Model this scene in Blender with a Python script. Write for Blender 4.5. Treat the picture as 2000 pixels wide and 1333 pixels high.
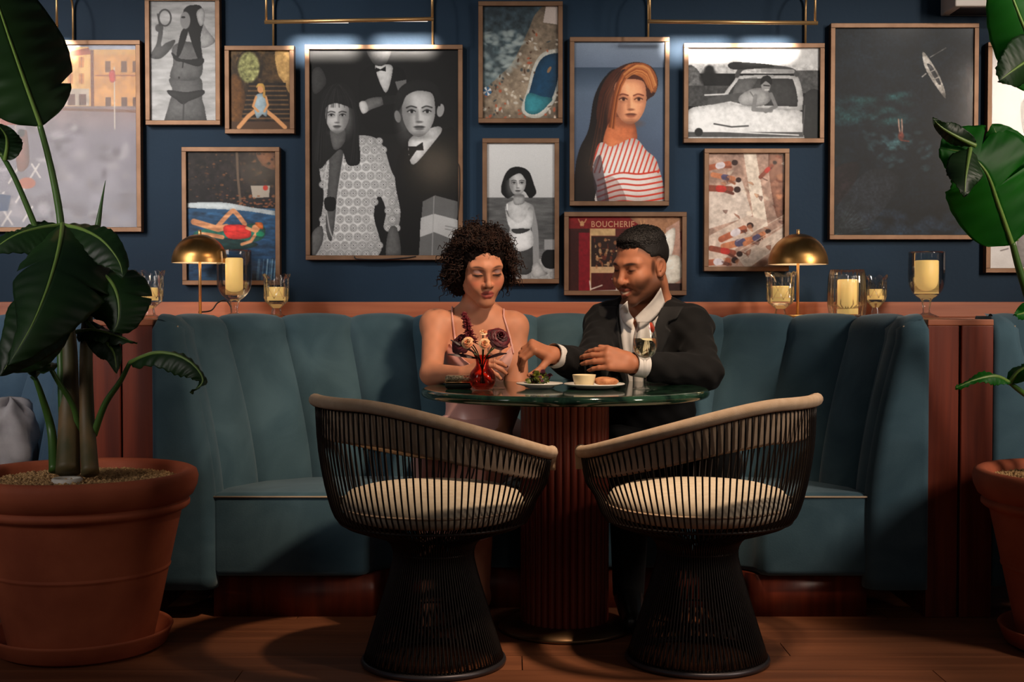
import bpy, bmesh, math, random
import numpy as np
from mathutils import Vector, Matrix

for _o in list(bpy.data.objects):
    bpy.data.objects.remove(_o)
SC = bpy.context.scene
COL = SC.collection
random.seed(7)
RNG = np.random.default_rng(11)

# ------------------------------------------------------------------ camera
F_PX, CAM_H, PITCH = 2500.0, 1.0, math.radians(1.5)
cam_data = bpy.data.cameras.new('camera')
cam_data.sensor_width = 36.0
cam_data.lens = F_PX / 2000.0 * 36.0
cam = bpy.data.objects.new('camera', cam_data)
COL.objects.link(cam)
cam.location = (0, 0, CAM_H)
cam.rotation_euler = (math.pi / 2 - PITCH, 0, 0)
cam_data.dof.use_dof = False
SC.camera = cam

# ------------------------------------------------------------------ colour management
SC.view_settings.view_transform = 'Standard'
SC.view_settings.look = 'None'
SC.view_settings.gamma = 1.0
SC.view_settings.use_curve_mapping = False
SC.view_settings.exposure = 0.0

# ------------------------------------------------------------------ world: dim even room light
world = bpy.data.worlds.new('room_light')
SC.world = world
world.use_nodes = True
world.node_tree.nodes['Background'].inputs[0].default_value = (0.55, 0.62, 0.75, 1)
world.node_tree.nodes['Background'].inputs[1].default_value = 0.05


def area_light(name, loc, aim, size, watts, col, size_y=None, spread=180):
    d = bpy.data.lights.new(name, 'AREA')
    d.energy = watts
    d.color = col
    d.size = size
    if size_y:
        d.shape = 'RECTANGLE'
        d.size_y = size_y
    d.spread = math.radians(spread)
    o = bpy.data.objects.new(name, d)
    COL.objects.link(o)
    o.location = loc
    o.rotation_euler = (Vector(aim) - Vector(loc)).to_track_quat('-Z', 'Y').to_euler()
    return o


def spot_light(name, loc, aim, watts, col, cone, blend=0.6, r=0.05):
    d = bpy.data.lights.new(name, 'SPOT')
    d.energy = watts
    d.color = col
    d.spot_size = math.radians(cone)
    d.spot_blend = blend
    d.shadow_soft_size = r
    o = bpy.data.objects.new(name, d)
    COL.objects.link(o)
    o.location = loc
    o.rotation_euler = (Vector(aim) - Vector(loc)).to_track_quat('-Z', 'Y').to_euler()
    return o


WARM = (1.0, 0.74, 0.52)
area_light('key_light_right', (3.15, 1.9, 2.12), (1.2, 4.6, 0.9), 0.40, 11, (1.0, 0.84, 0.70), 0.8, spread=70)
area_light('soft_light_left', (-3.1, 1.7, 2.2), (-1.4, 4.9, 1.35), 1.4, 9, (0.98, 0.90, 0.85), spread=56)
# gallery spots on the ceiling track, aimed at the pictures
for _x, _tx, _w, _tz in ((-2.7, -1.65, 140, 1.60), (-2.4, -0.75, 165, 1.64), (-1.5, 0.05, 95, 1.55), (2.0, 0.42, 175, 1.48), (2.5, 0.95, 135, 1.62), (3.0, 1.65, 105, 1.62)):
    spot_light('gallery_spot', (_x, 2.0, 2.95), (_tx, 5.0, _tz), _w, (1.0, 0.95, 0.89), 27, 0.9, 0.10)
spot_light('booth_fill_spot', (1.3, 2.5, 2.85), (-0.88, 4.40, 0.86), 120, WARM, 21, 0.9, 0.07)  # added fill spot that brightens the left bench back
spot_light('ceiling_spot_floor', (0.95, 2.85, 2.85), (0.62, 3.45, 0.0), 105, WARM, 25, 0.75, 0.07)
spot_light('ceiling_spot_table', (0.78, 2.85, 2.72), (0.15, 4.0, 0.80), 235, WARM, 48, 0.75, 0.07)

# added point lights behind the camera that put glints in glass and brass
for _p in ((-2.2, -1.2, 2.2), (-0.7, -1.8, 2.3), (0.9, -1.6, 2.3), (2.3, -1.0, 2.2)):
    _d = bpy.data.lights.new('glint_light', 'POINT')
    _d.energy, _d.color, _d.shadow_soft_size = 6, WARM, 0.13
    _o = bpy.data.objects.new('glint_light', _d)
    COL.objects.link(_o)
    _o.location = _p

# ------------------------------------------------------------------ helpers


def at(px, py, Y):
    """world point seen at pixel (px, py) of the 2000x1333 photograph, on the vertical plane y = Y"""
    u = (px - 1000.0) / F_PX
    v = -(py - 666.5) / F_PX
    dy = math.cos(PITCH) + v * math.sin(PITCH)
    dz = -math.sin(PITCH) + v * math.cos(PITCH)
    t = Y / dy
    return Vector((u * t, Y, CAM_H + dz * t))


def srgb(r, g, b):
    def f(c):
        c /= 255.0
        return c / 12.92 if c <= 0.04045 else ((c + 0.055) / 1.055) ** 2.4
    return (f(r), f(g), f(b), 1.0)


def mesh(name, verts, faces, smooth=True, cols=None):
    me = bpy.data.meshes.new(name)
    v = np.asarray(verts, dtype=np.float32).reshape(-1, 3)
    if isinstance(faces, np.ndarray):
        n, k = faces.shape
        me.vertices.add(len(v))
        me.vertices.foreach_set('co', v.ravel())
        me.loops.add(n * k)
        me.loops.foreach_set('vertex_index', faces.astype(np.int32).ravel())
        me.polygons.add(n)
        me.polygons.foreach_set('loop_start', np.arange(0, n * k, k, dtype=np.int32))
        me.polygons.foreach_set('loop_total', np.full(n, k, dtype=np.int32))
        me.update(calc_edges=True)
        me.validate()
    else:
        me.from_pydata([tuple(map(float, p)) for p in v], [], [tuple(int(i) for i in f) for f in faces])
        me.update()
    if smooth:
        me.polygons.foreach_set('use_smooth', np.ones(len(me.polygons), dtype=bool))
    if cols is not None:
        a = me.color_attributes.new('col', 'FLOAT_COLOR', 'POINT')
        c = np.ones((len(v), 4), dtype=np.float32)
        c[:, :3] = cols
        a.data.foreach_set('color', c.ravel())
    return me


def link(name, me, mat, parent=None, loc=None):
    o = bpy.data.objects.new(name, me)
    COL.objects.link(o)
    if mat is not None and me is not None and len(me.materials) == 0:
        me.materials.append(mat)
    if parent is not None:
        o.parent = parent
        o.matrix_parent_inverse = root_matrix(parent).inverted()
    if loc is not None:
        o.location = loc
    return o


def root_matrix(o):
    m = Matrix.LocRotScale(o.location, o.rotation_euler, None)
    if o.parent is not None:
        m = root_matrix(o.parent) @ o.matrix_parent_inverse @ m
    return m


def obj(name, verts, faces, mat, parent=None, smooth=True, cols=None):
    return link(name, mesh(name, verts, faces, smooth, cols), mat, parent)


def tag(o, label=None, cat=None, group=None, kind=None):
    if label:
        o['label'] = label
    if cat:
        o['category'] = cat
    if group:
        o['group'] = group
    if kind:
        o['kind'] = kind
    return o


def thing(name, loc, label, cat, group=None):
    o = bpy.data.objects.new(name, None)
    COL.objects.link(o)
    o.empty_display_size = 0.1
    o.location = loc
    return tag(o, label, cat, group)


class MB:
    """collects verts and faces"""

    def __init__(s):
        s.v, s.f = [], []

    def add(s, v, f):
        n = len(s.v)
        s.v += [tuple(p) for p in v]
        s.f += [tuple(i + n for i in q) for q in f]
        return s

    def box(s, x0, x1, y0, y1, z0, z1):
        v = [(x, y, z) for z in (z0, z1) for y in (y0, y1) for x in (x0, x1)]
        return s.add(v, [(0, 2, 3, 1), (4, 5, 7, 6), (0, 1, 5, 4), (2, 6, 7, 3), (0, 4, 6, 2), (1, 3, 7, 5)])

    def tube(s, pts, r, n=8, caps=True, closed=False):
        pts = [Vector(p) for p in pts]
        m = len(pts)
        rr = r if hasattr(r, '__len__') else [r] * m
        prev = None
        rings = []
        for i, p in enumerate(pts):
            if closed:
                t = pts[(i + 1) % m] - pts[i - 1]
            else:
                t = pts[min(i + 1, m - 1)] - pts[max(i - 1, 0)]
            t = t.normalized() if t.length > 1e-9 else Vector((0, 0, 1))
            if prev is None:
                a = Vector((0, 0, 1)) if abs(t.z) < 0.9 else Vector((1, 0, 0))
                prev = (a - t * a.dot(t)).normalized()
            else:
                prev = (prev - t * prev.dot(t))
                prev = prev.normalized() if prev.length > 1e-6 else t.orthogonal().normalized()
            b = t.cross(prev)
            rings.append([p + (prev * math.cos(2 * math.pi * k / n) + b * math.sin(2 * math.pi * k / n)) * rr[i] for k in range(n)])
        v = [q for ring in rings for q in ring]
        f = []
        for i in range(m if closed else m - 1):
            j = (i + 1) % m
            for k in range(n):
                k2 = (k + 1) % n
                f.append((i * n + k, i * n + k2, j * n + k2, j * n + k))
        if caps and not closed:
            f.append(tuple(range(n - 1, -1, -1)))
            f.append(tuple((m - 1) * n + k for k in range(n)))
        return s.add(v, f)

    def lathe(s, prof, c=(0, 0, 0), n=48, ripple=None, closed=False):
        """prof: (r, z) list; ripple(a, i) multiplies the radius"""
        v, f = [], []
        for i, (r, z) in enumerate(prof):
            for k in range(n):
                a = 2 * math.pi * k / n
                q = ripple(a, i) if ripple else (1.0, 0.0)
                v.append((c[0] + r * q[0] * math.cos(a), c[1] + r * q[0] * math.sin(a), c[2] + z + q[1]))
        m = len(prof)
        for i in range(m if closed else m - 1):
            j = (i + 1) % m
            for k in range(n):
                k2 = (k + 1) % n
                f.append((i * n + k, i * n + k2, j * n + k2, j * n + k))
        return s.add(v, f)

    def grid(s, P):
        """P: list of rows of points"""
        m, n = len(P), len(P[0])
        v = [p for row in P for p in row]
        f = [(i * n + j, i * n + j + 1, (i + 1) * n + j + 1, (i + 1) * n + j) for i in range(m - 1) for j in range(n - 1)]
        return s.add(v, f)

    def build(s, name, mat, parent=None, smooth=True):
        return obj(name, s.v, s.f, mat, parent, smooth)


def bevel(o, w, seg=2, angle=40):
    m = o.modifiers.new('bevel', 'BEVEL')
    m.width = w
    m.segments = seg
    m.limit_method = 'ANGLE'
    m.angle_limit = math.radians(angle)
    return o


def autosmooth(o, deg=40):
    me = o.data
    bm = bmesh.new()
    bm.from_mesh(me)
    a = math.radians(deg)
    for e in bm.edges:
        if len(e.link_faces) == 2:
            e.smooth = e.calc_face_angle(0) < a
    bm.to_mesh(me)
    bm.free()
    return o


def bez(p0, p1, p2, p3, n):
    out = []
    for i in range(n + 1):
        t = i / n
        out.append(Vector(p0) * (1 - t) ** 3 + Vector(p1) * 3 * t * (1 - t) ** 2 + Vector(p2) * 3 * t * t * (1 - t) + Vector(p3) * t ** 3)
    return out


def crom(pts, n, closed=False):
    """Catmull-Rom through the points, n samples per span"""
    pts = [Vector(p) for p in pts]
    m = len(pts)
    out = []
    for i in range(m if closed else m - 1):
        p = [pts[(i + k) % m] if closed else pts[min(max(i + k, 0), m - 1)] for k in (-1, 0, 1, 2)]
        for j in range(n):
            t = j / n
            out.append(0.5 * ((2 * p[1]) + (p[2] - p[0]) * t + (2 * p[0] - 5 * p[1] + 4 * p[2] - p[3]) * t * t + (3 * p[1] - p[0] - 3 * p[2] + p[3]) * t ** 3))
    if not closed:
        out.append(pts[-1])
    return out


# ------------------------------------------------------------------ materials
MATS = {}


def mat(name, col=(0.5, 0.5, 0.5, 1), rough=0.5, metal=0.0, spec=0.5, **kw):
    if name in MATS:
        return MATS[name]
    m = bpy.data.materials.new(name)
    m.use_nodes = True
    nt = m.node_tree
    b = nt.nodes['Principled BSDF']
    b.inputs['Base Color'].default_value = col
    b.inputs['Roughness'].default_value = rough
    b.inputs['Metallic'].default_value = metal
    b.inputs['Specular IOR Level'].default_value = spec
    for k, v in kw.items():
        b.inputs[k.replace('_', ' ')].default_value = v
    MATS[name] = m
    return m


def nd(m, kind, **props):
    n = m.node_tree.nodes.new(kind)
    for k, v in props.items():
        setattr(n, k, v)
    return n


def lk(m, a, b):
    m.node_tree.links.new(a, b)


def tex_coord(m, scale=(1, 1, 1), rot=(0, 0, 0)):
    tc = nd(m, 'ShaderNodeTexCoord')
    mp = nd(m, 'ShaderNodeMapping')
    mp.inputs['Scale'].default_value = scale
    mp.inputs['Rotation'].default_value = rot
    lk(m, tc.outputs['Object'], mp.inputs[0])
    return mp.outputs[0]


def noise_col(m, c0, c1, scale=8.0, detail=6.0, vec=None, lo=0.35, hi=0.65, stretch=(1, 1, 1), bump=0.0, bump_scale=None, rough_var=None, distort=0.0):
    """base colour between two tones along a noise; optional fine bump"""
    b = m.node_tree.nodes['Principled BSDF']
    if vec is None:
        vec = tex_coord(m, stretch)
    n = nd(m, 'ShaderNodeTexNoise')
    n.inputs['Scale'].default_value = scale
    n.inputs['Detail'].default_value = detail
    n.inputs['Distortion'].default_value = distort
    lk(m, vec, n.inputs['Vector'])
    r = nd(m, 'ShaderNodeValToRGB')
    r.color_ramp.elements[0].position = lo
    r.color_ramp.elements[1].position = hi
    r.color_ramp.elements[0].color = c0
    r.color_ramp.elements[1].color = c1
    lk(m, n.outputs['Fac'], r.inputs[0])
    lk(m, r.outputs[0], b.inputs['Base Color'])
    if bump:
        n2 = nd(m, 'ShaderNodeTexNoise')
        n2.inputs['Scale'].default_value = bump_scale or scale * 6
        n2.inputs['Detail'].default_value = 4
        lk(m, vec, n2.inputs['Vector'])
        bp = nd(m, 'ShaderNodeBump')
        bp.inputs['Strength'].default_value = bump
        bp.inputs['Distance'].default_value = 0.004
        lk(m, n2.outputs['Fac'], bp.inputs['Height'])
        lk(m, bp.outputs[0], b.inputs['Normal'])
    return m


def wood_mat(name, dark, light, axis, rough=0.4, scale=1.0):
    """long grain along the given axis"""
    if name in MATS:
        return MATS[name]
    m = mat(name, rough=rough)
    st = [22.0 * scale] * 3
    st['xyz'.index(axis)] = 1.1 * scale
    noise_col(m, dark, light, 1.0, 9, stretch=tuple(st), lo=0.3, hi=0.72, bump=0.12, bump_scale=3.0, distort=0.6)
    return m


def clear_glass(name, rough=0.03, tint=(1, 1, 1, 1), ior=1.45, gloss=1.0):
    """thin clear glass: transparent with fresnel reflection"""
    if name in MATS:
        return MATS[name]
    m = bpy.data.materials.new(name)
    m.use_nodes = True
    nt = m.node_tree
    nt.nodes.clear()
    out = nd(m, 'ShaderNodeOutputMaterial')
    t = nd(m, 'ShaderNodeBsdfTransparent')
    t.inputs[0].default_value = tint
    g = nd(m, 'ShaderNodeBsdfGlossy')
    g.inputs['Roughness'].default_value = rough
    f = nd(m, 'ShaderNodeFresnel')
    f.inputs[0].default_value = ior
    mu = nd(m, 'ShaderNodeMath', operation='MULTIPLY')
    mu.inputs[1].default_value = gloss
    mx = nd(m, 'ShaderNodeMixShader')
    lk(m, f.outputs[0], mu.inputs[0])
    lk(m, mu.outputs[0], mx.inputs[0])
    lk(m, t.outputs[0], mx.inputs[1])
    lk(m, g.outputs[0], mx.inputs[2])
    lk(m, mx.outputs[0], out.inputs[0])
    MATS[name] = m
    return m


def attr_mat(name, rough=0.5, spec=0.5, **kw):
    """base colour from the mesh's own colour attribute"""
    if name in MATS:
        return MATS[name]
    m = mat(name, rough=rough, spec=spec, **kw)
    a = nd(m, 'ShaderNodeVertexColor', layer_name='col')
    lk(m, a.outputs[0], m.node_tree.nodes['Principled BSDF'].inputs['Base Color'])
    return m


M_WALL = noise_col(mat('navy_wall_paint', rough=0.62, spec=0.22), srgb(17, 41, 61), srgb(22, 47, 68), 2.2, 5, bump=0.12, bump_scale=60)
M_TRIM = wood_mat('oiled_wood_trim', srgb(140, 72, 46), srgb(196, 120, 82), 'x', 0.42, 0.8)
M_PANEL = wood_mat('red_wood_panel', srgb(84, 30, 18), srgb(132, 56, 34), 'z', 0.38, 1.2)
M_FLUTE = wood_mat('fluted_wood', srgb(82, 30, 22), srgb(128, 52, 36), 'z', 0.36, 1.4)
M_FLOOR = wood_mat('floor_wood', srgb(112, 66, 42), srgb(158, 98, 64), 'x', 0.5, 0.7)
M_DARKGAP = mat('dark_joint', srgb(26, 18, 14), 0.9)
M_VELVET = noise_col(mat('teal_velvet', rough=0.85, spec=0.15, Sheen_Weight=0.4, Sheen_Roughness=0.45, Sheen_Tint=(0.6, 0.72, 0.78, 1)), srgb(57, 83, 96), srgb(72, 99, 112), 5.5, 7, bump=0.1, bump_scale=220, distort=0.8)
M_VELVET_B = noise_col(mat('blue_velvet', rough=0.85, spec=0.15, Sheen_Weight=0.5, Sheen_Roughness=0.45, Sheen_Tint=(0.5, 0.68, 0.8, 1)), srgb(62, 86, 108), srgb(80, 104, 124), 5.5, 7, bump=0.1, bump_scale=220)
M_PIPING = mat('pale_piping', srgb(176, 156, 132), 0.8)
M_BRONZE = noise_col(mat('bronze_frame', rough=0.48, metal=0.6), srgb(116, 86, 64), srgb(134, 102, 78), 14, 4)
M_BRASS = mat('brass_rod', srgb(222, 178, 122), 0.38, 0.85)
M_DOME = noise_col(mat('brushed_brass', rough=0.3, metal=1.0, Anisotropic=0.6), srgb(168, 122, 66), srgb(190, 142, 84), 30, 6, stretch=(1, 1, 0.05))
M_DOME_IN = mat('white_enamel', srgb(236, 226, 210), 0.5)
M_TERRA = noise_col(mat('terracotta', rough=0.7, spec=0.3), srgb(156, 78, 52), srgb(184, 98, 66), 5, 8, bump=0.2, bump_scale=50)
M_GLASSP = clear_glass('picture_glass', 0.11, ior=1.45, gloss=0.6)
M_CRYSTAL = clear_glass('crystal_glass', 0.06, (0.995, 0.995, 0.99, 1), 1.5, 0.75)
M_GOBLET = clear_glass('goblet_glass', 0.03, (0.995, 0.995, 0.99, 1), 1.5, 0.7)
M_BEIGE = noise_col(mat('beige_fabric', rough=0.85, spec=0.2), srgb(196, 168, 140), srgb(208, 182, 156), 40, 4, bump=0.15, bump_scale=400)
M_ROD = mat('dark_bronze_wire', srgb(44, 37, 34), 0.42, 0.6)
M_RING = mat('steel_base_ring', srgb(92, 88, 92), 0.4, 0.8)
M_BLACK = mat('black_rubber', srgb(24, 24, 25), 0.6)
# ================================================================== the room
WALL_Y = 5.0
w = tag(MB().box(-5.5, 5.5, WALL_Y, WALL_Y + 0.15, 0, 3.4).build('wall_back', M_WALL, smooth=False), kind='structure')
tag(w, 'plain navy blue painted wall behind the framed pictures')

# floor: boards running along the wall, each a piece of its own
fl = tag(MB().box(-5.5, 5.5, -2.0, 5.0, -0.05, -0.012).build('floor', M_DARKGAP, smooth=False), 'brown wooden board floor in shadow', kind='structure')
PLANK_W = 0.145
_pm = {}
for row in range(20):
    y0 = 2.2 + row * PLANK_W
    off = -3.1 + (row * 0.77) % 1.9
    x = off - 1.9
    while x < 3.3:
        x1 = x + 1.9
        if x1 > -3.2:
            if 'm' not in _pm:
                _pm['m'] = mesh('plank', MB().box(0, 1.897, 0, PLANK_W - 0.003, -0.014, 0).v, MB().box(0, 1, 0, 1, 0, 1).f, False)
                _pm['m'].materials.append(M_FLOOR)
            link('plank', _pm['m'], None, fl, (x, y0, 0.0))
        x = x1

# shelf behind the banquettes and wooden upstand on the wall
SHELF_Z = 0.962
s = MB().box(-4.0, 4.0, 4.735, WALL_Y, SHELF_Z - 0.03, SHELF_Z).build('shelf', M_TRIM, smooth=False)
tag(bevel(s, 0.004), 'long wooden shelf between the banquette backs and the navy wall', 'shelf')
zt = at(1000, 590, WALL_Y - 0.02).z
u = MB().box(-4.0, 4.0, WALL_Y - 0.02, WALL_Y - 0.001, SHELF_Z, zt).build('trim_1', M_TRIM, smooth=False)
tag(bevel(u, 0.003), 'reddish wooden trim strip along the foot of the navy wall', kind='structure')

# dividers between the booths: plain upright boards with a cap of the same wood


def divider(label, boards, y0):
    x0, x1 = boards[0][0], boards[-1][1]
    t = thing('booth_divider', ((x0 + x1) / 2, y0, 0), label, 'divider', 'wooden dividers between the booths')
    core = MB().box(x0 + 0.004, x1 - 0.004, y0 + 0.012, 4.72, 0, SHELF_Z - 0.022).build('core', M_DARKGAP, t, False)
    for a, b in boards:
        bevel(MB().box(a, b, y0, y0 + 0.02, 0.0, SHELF_Z - 0.02).build('board', M_PANEL, t, False), 0.003)
    bevel(MB().box(x0, x1, y0 - 0.001, 4.735, SHELF_Z - 0.02, SHELF_Z).build('cap', M_TRIM, t, False), 0.003)
    MB().box(x0 - 0.0, x0 + 0.004, y0 + 0.02, 4.70, 0, SHELF_Z - 0.02).build('side_panel', M_PANEL, t, False)
    MB().box(x1 - 0.004, x1, y0 + 0.02, 4.70, 0, SHELF_Z - 0.02).build('side_panel', M_PANEL, t, False)
    return t


def X(px, Y):
    return (px - 1000.0) * Y / F_PX


DIV_Y = 4.10
divider('reddish wood divider of two upright boards left of the blue-grey velvet booth', [(X(180, DIV_Y), X(236, DIV_Y) - 0.003), (X(236, DIV_Y) + 0.003, X(299, DIV_Y))], DIV_Y)
divider('reddish wood divider of two upright boards right of the blue-grey velvet booth', [(X(1812, DIV_Y), X(1876, DIV_Y) - 0.004), (X(1876, DIV_Y) + 0.004, X(1941, DIV_Y))], DIV_Y)

# white wall unit at the top right
t = thing('wall_unit', (at(1880, 0, 4.8).x, 4.85, 2.2), 'white box unit fixed high on the wall above the canoe picture', 'wall unit')
zb = at(1900, 12, 4.83).z
bevel(MB().box(at(1866, 0, 4.83).x, at(2040, 0, 4.83).x, 4.83, WALL_Y - 0.001, zb, zb + 0.22).build('casing', mat('white_plastic', srgb(232, 222, 212), 0.5), t, False), 0.005, 3)
MB().box(at(1880, 0, 4.83).x, at(2015, 0, 4.83).x, 4.85, 4.97, zb - 0.003, zb + 0.002).build('underside_shade', mat('shaded_underside', srgb(30, 30, 34), 0.7), t, False)  # dark sheet: shade of the unlit underside put into colour
# ================================================================== curved velvet booth
BX = 0.091
WING_OUT = 1.236


def u_path(s, half, R, yb):
    """inner face of the booth back, s measured from the middle (negative = left); returns x, y, inward normal"""
    a = abs(s)
    st = half - R
    if a < st:
        x, y, n = a, yb, (0.0, -1.0)
    elif a < st + R * math.pi / 2:
        th = (a - st) / R
        x, y, n = st + R * math.sin(th), yb - R * (1 - math.cos(th)), (-math.sin(th), -math.cos(th))
    else:
        x, y, n = half, yb - R - (a - st - R * math.pi / 2), (-1.0, 0.0)
    sg = 1 if s >= 0 else -1
    return x * sg, y, n[0] * sg, n[1]


BACK_Z0, BACK_Z1 = 0.36, 0.972
TOPP = dict(half=1.145, R=0.50, yb=4.63)
BOTP = dict(half=1.045, R=0.40, yb=4.50)
S_END_T = TOPP['half'] - TOPP['R'] + TOPP['R'] * math.pi / 2 + 0.05
S_END_B = BOTP['half'] - BOTP['R'] + BOTP['R'] * math.pi / 2 + 0.02


def back_point(k, v, bulge, cx):
    """k: signed distance along the top path; v: 0 seat .. 1 crown .. 1.3 back of the roll"""
    fr = k / S_END_T
    xt, yt, nxt, nyt = u_path(k, **TOPP)
    xb, yb, nxb, nyb = u_path(fr * S_END_B, **BOTP)
    if v <= 1.0:
        e = v ** 1.5
        x = xb + (xt - xb) * e
        y = yb + (yt - yb) * e
        nx, ny = nxb + (nxt - nxb) * v, nyb + (nyt - nyb) * v
        z = BACK_Z0 + (BACK_Z1 - 0.075 - BACK_Z0) * v
        b = bulge
        return (cx + x + nx * b, y + ny * b, z)
    a = (v - 1.0) / 0.5 * math.pi * 0.5
    r = 0.075
    x = xt - nxt * r * (1 - math.cos(a)) + nxt * bulge * math.cos(a)
    y = yt - nyt * r * (1 - math.cos(a)) + nyt * bulge * math.cos(a)
    z = BACK_Z1 - r + (r + bulge * 0.5) * math.sin(a)
    return (cx + x, y, z)


def channel_back(parent, seams, cx, material, kmin=-9, kmax=9):
    vs = [i / 14 for i in range(15)] + [1 + 0.5 * i / 8 for i in range(1, 9)]
    for a, b in zip(seams[:-1], seams[1:]):
        m = MB()
        rows = []
        for v in vs:
            row = []
            for j in range(13):
                u = j / 12
                q = max(0.0, 1 - (2 * u - 1) ** 2)
                bl = 0.034 * q ** 0.55 - 0.018
                row.append(back_point(a + (b - a) * u, v, bl, cx))
            rows.append(row)
        m.grid(rows)
        m.build('back_channel', material, parent)


booth = thing('banquette', (BX, 4.3, 0), 'curved blue-grey velvet banquette with channelled back around the green table', 'banquette')
SP = 0.2255
pos = [0, SP, 2 * SP, 3 * SP, 4 * SP, 5 * SP, 6 * SP, S_END_T]
seams = [-p for p in pos[::-1]] + pos[1:]
channel_back(booth, seams, BX, M_VELVET)


# wings: end of the arms, softly rounded
def wing(parent, side, cx, material, name='wing_end', yf=4.05):
    # cross-section in plan lofted up: inner face follows the back, outer face vertical
    rows = []
    ny = 15
    for i in range(22):
        v = i / 21
        z = 0.10 + (BACK_Z1 - 0.10) * v
        vv = max(0.0, (z - BACK_Z0) / (BACK_Z1 - 0.075 - BACK_Z0))
        inner = BOTP['half'] + (TOPP['half'] - BOTP['half']) * min(1, vv) ** 1.5 - 0.006
        outer = WING_OUT
        y0, y1 = yf, 4.30
        # crown
        if z > BACK_Z1 - 0.06:
            q = (z - (BACK_Z1 - 0.06)) / 0.06
            sh = 0.05 * (1 - math.sqrt(max(0, 1 - q * q)))
            inner += sh
            outer -= sh * 0.25
            y0 += sh
        r = min(0.045, (outer - inner) / 2.2)
        pts = []
        # rounded rectangle, inner-back -> inner-front -> outer-front -> outer-back
        pts.append((inner, y1))
        for k in range(7):
            a = math.pi / 2 * k / 6
            pts.append((inner + r * (1 - math.cos(a)), y0 + r * (1 - math.sin(a))))
        for k in range(7):
            a = math.pi / 2 * k / 6
            pts.append((outer - r * 0.5 * (1 - math.sin(a)), y0 + r * 0.5 * (1 - math.cos(a))))
        pts.append((outer, y1))
        rows.append([(cx + side * x, y, z) for x, y in pts])
    m = MB()
    m.grid(rows)
    n = len(rows[0])
    base = (len(rows) - 1) * n
    m.f.append(tuple(base + i for i in range(n)))
    m.f.append(tuple(range(n))[::-1])
    o = m.build(name, material, parent)
    # outer side block that closes the arm behind
    pts = []
    for i in range(22):
        v = i / 21
        z = 0.42 + (BACK_Z1 - 0.03 - 0.42) * v
        vv = max(0.0, (z - BACK_Z0) / (BACK_Z1 - 0.075 - BACK_Z0))
        inner = BOTP['half'] + (TOPP['half'] - BOTP['half']) * min(1, vv) ** 1.5
        pts.append((cx + side * (inner + 0.012), yf + 0.03, z))
    MB().tube(pts, 0.0028, 6).build('piping', M_PIPING, parent)
    return o


wing(booth, -1, BX, M_VELVET)
wing(booth, 1, BX, M_VELVET)
# hidden backing of the back (closes the roll behind)
rows = []
for j in range(41):
    k = -S_END_T + 2 * S_END_T * j / 40
    x, y, nx, ny = u_path(k, **TOPP)
    rows.append([(BX + x - nx * 0.07, min(y - ny * 0.07, 4.698), z) for z in (0.1, BACK_Z1 - 0.03)])
MB().grid(rows).build('backing', M_VELVET, booth)

# seat: U shape with a cut-out for the table
SEAT_Y = 4.08
SEAT_Z, SEAT_B = at(600, 964, SEAT_Y).z, at(600, 1128, SEAT_Y).z
TX = 0.164   # table centre


def seat_outline(y_front, inset=0.0):
    o = []
    xl, xr = BX - 1.055, BX + 1.055
    cl, cr = -0.46 + inset, 0.79 - inset
    yc = 4.21 + inset
    o += [(xl, y_front), (cl - 0.03, y_front), (cl, y_front + 0.03)]
    for k in range(1, 8):
        a = math.pi * 0.5 * k / 8
        o.append((cl + 0.13 * (1 - math.cos(a)), y_front + 0.03 + (yc - y_front - 0.03) * math.sin(a)))
    for k in range(8):
        a = math.pi * 0.5 * (8 - k) / 8
        o.append((cr - 0.13 * (1 - math.cos(a)), y_front + 0.03 + (yc - y_front - 0.03) * math.sin(a)))
    o += [(cr, y_front + 0.03), (cr + 0.03, y_front), (xr, y_front)]
    for k in range(0, 17):
        s = S_END_B * (1 - k / 8)
        x, y, nx, ny = u_path(s, **BOTP)
        if y < y_front + 0.05:
            continue
        o.append((BX + x - nx * 0.02, y - ny * 0.02))
    return o


def extrude_outline(name, out, z0, z1, material, parent, bev=0.0, seg=4):
    n = len(out)
    v = [(x, y, z0) for x, y in out] + [(x, y, z1) for x, y in out]
    f = [tuple(range(n))[::-1], tuple(range(n, 2 * n))] + [(i, (i + 1) % n, n + (i + 1) % n, n + i) for i in range(n)]
    o = obj(name, v, f, material, parent, True)
    bm = bmesh.new()
    bm.from_mesh(o.data)
    bmesh.ops.recalc_face_normals(bm, faces=bm.faces)
    bm.to_mesh(o.data)
    bm.free()
    if bev:
        bevel(o, bev, seg, 55)
    return o


seat_o = seat_outline(SEAT_Y)
extrude_outline('seat', seat_o, SEAT_B, SEAT_Z, M_VELVET, booth, 0.022)
extrude_outline('plinth', seat_outline(4.115, 0.03), 0.0, SEAT_B, M_PANEL, booth)
# pale piping along the front edge of the seat
pp = [p for p in seat_o if p[1] < 4.24]
pts = [(x, y - 0.002, SEAT_Z - 0.012) for x, y in pp]
MB().tube(pts, 0.0032, 6).build('seat_piping', M_PIPING, booth)

# neighbouring booths, only their near arms are in view


def neighbour(label, cx, side, material):
    t = thing('banquette', (cx, 4.3, 0), label, 'banquette')
    wing(t, side, cx, material, yf=4.105)
    ss = sorted([side * (S_END_T - 0.07), side * 6 * SP, side * 5 * SP, side * 4 * SP, side * 3 * SP])
    channel_back(t, ss, cx, material)
    y0 = SEAT_Y + 0.04
    x0, x1 = sorted((cx + side * 0.45, cx + side * 1.05))
    o = []
    o = [(x0, y0), (x1, y0), (x1, 4.25), ((x0 + x1) / 2, 4.45), (x0, 4.5)]
    extrude_outline('seat', o, SEAT_B, SEAT_Z, M_VELVET_B, t, 0.02)
    return t


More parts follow.
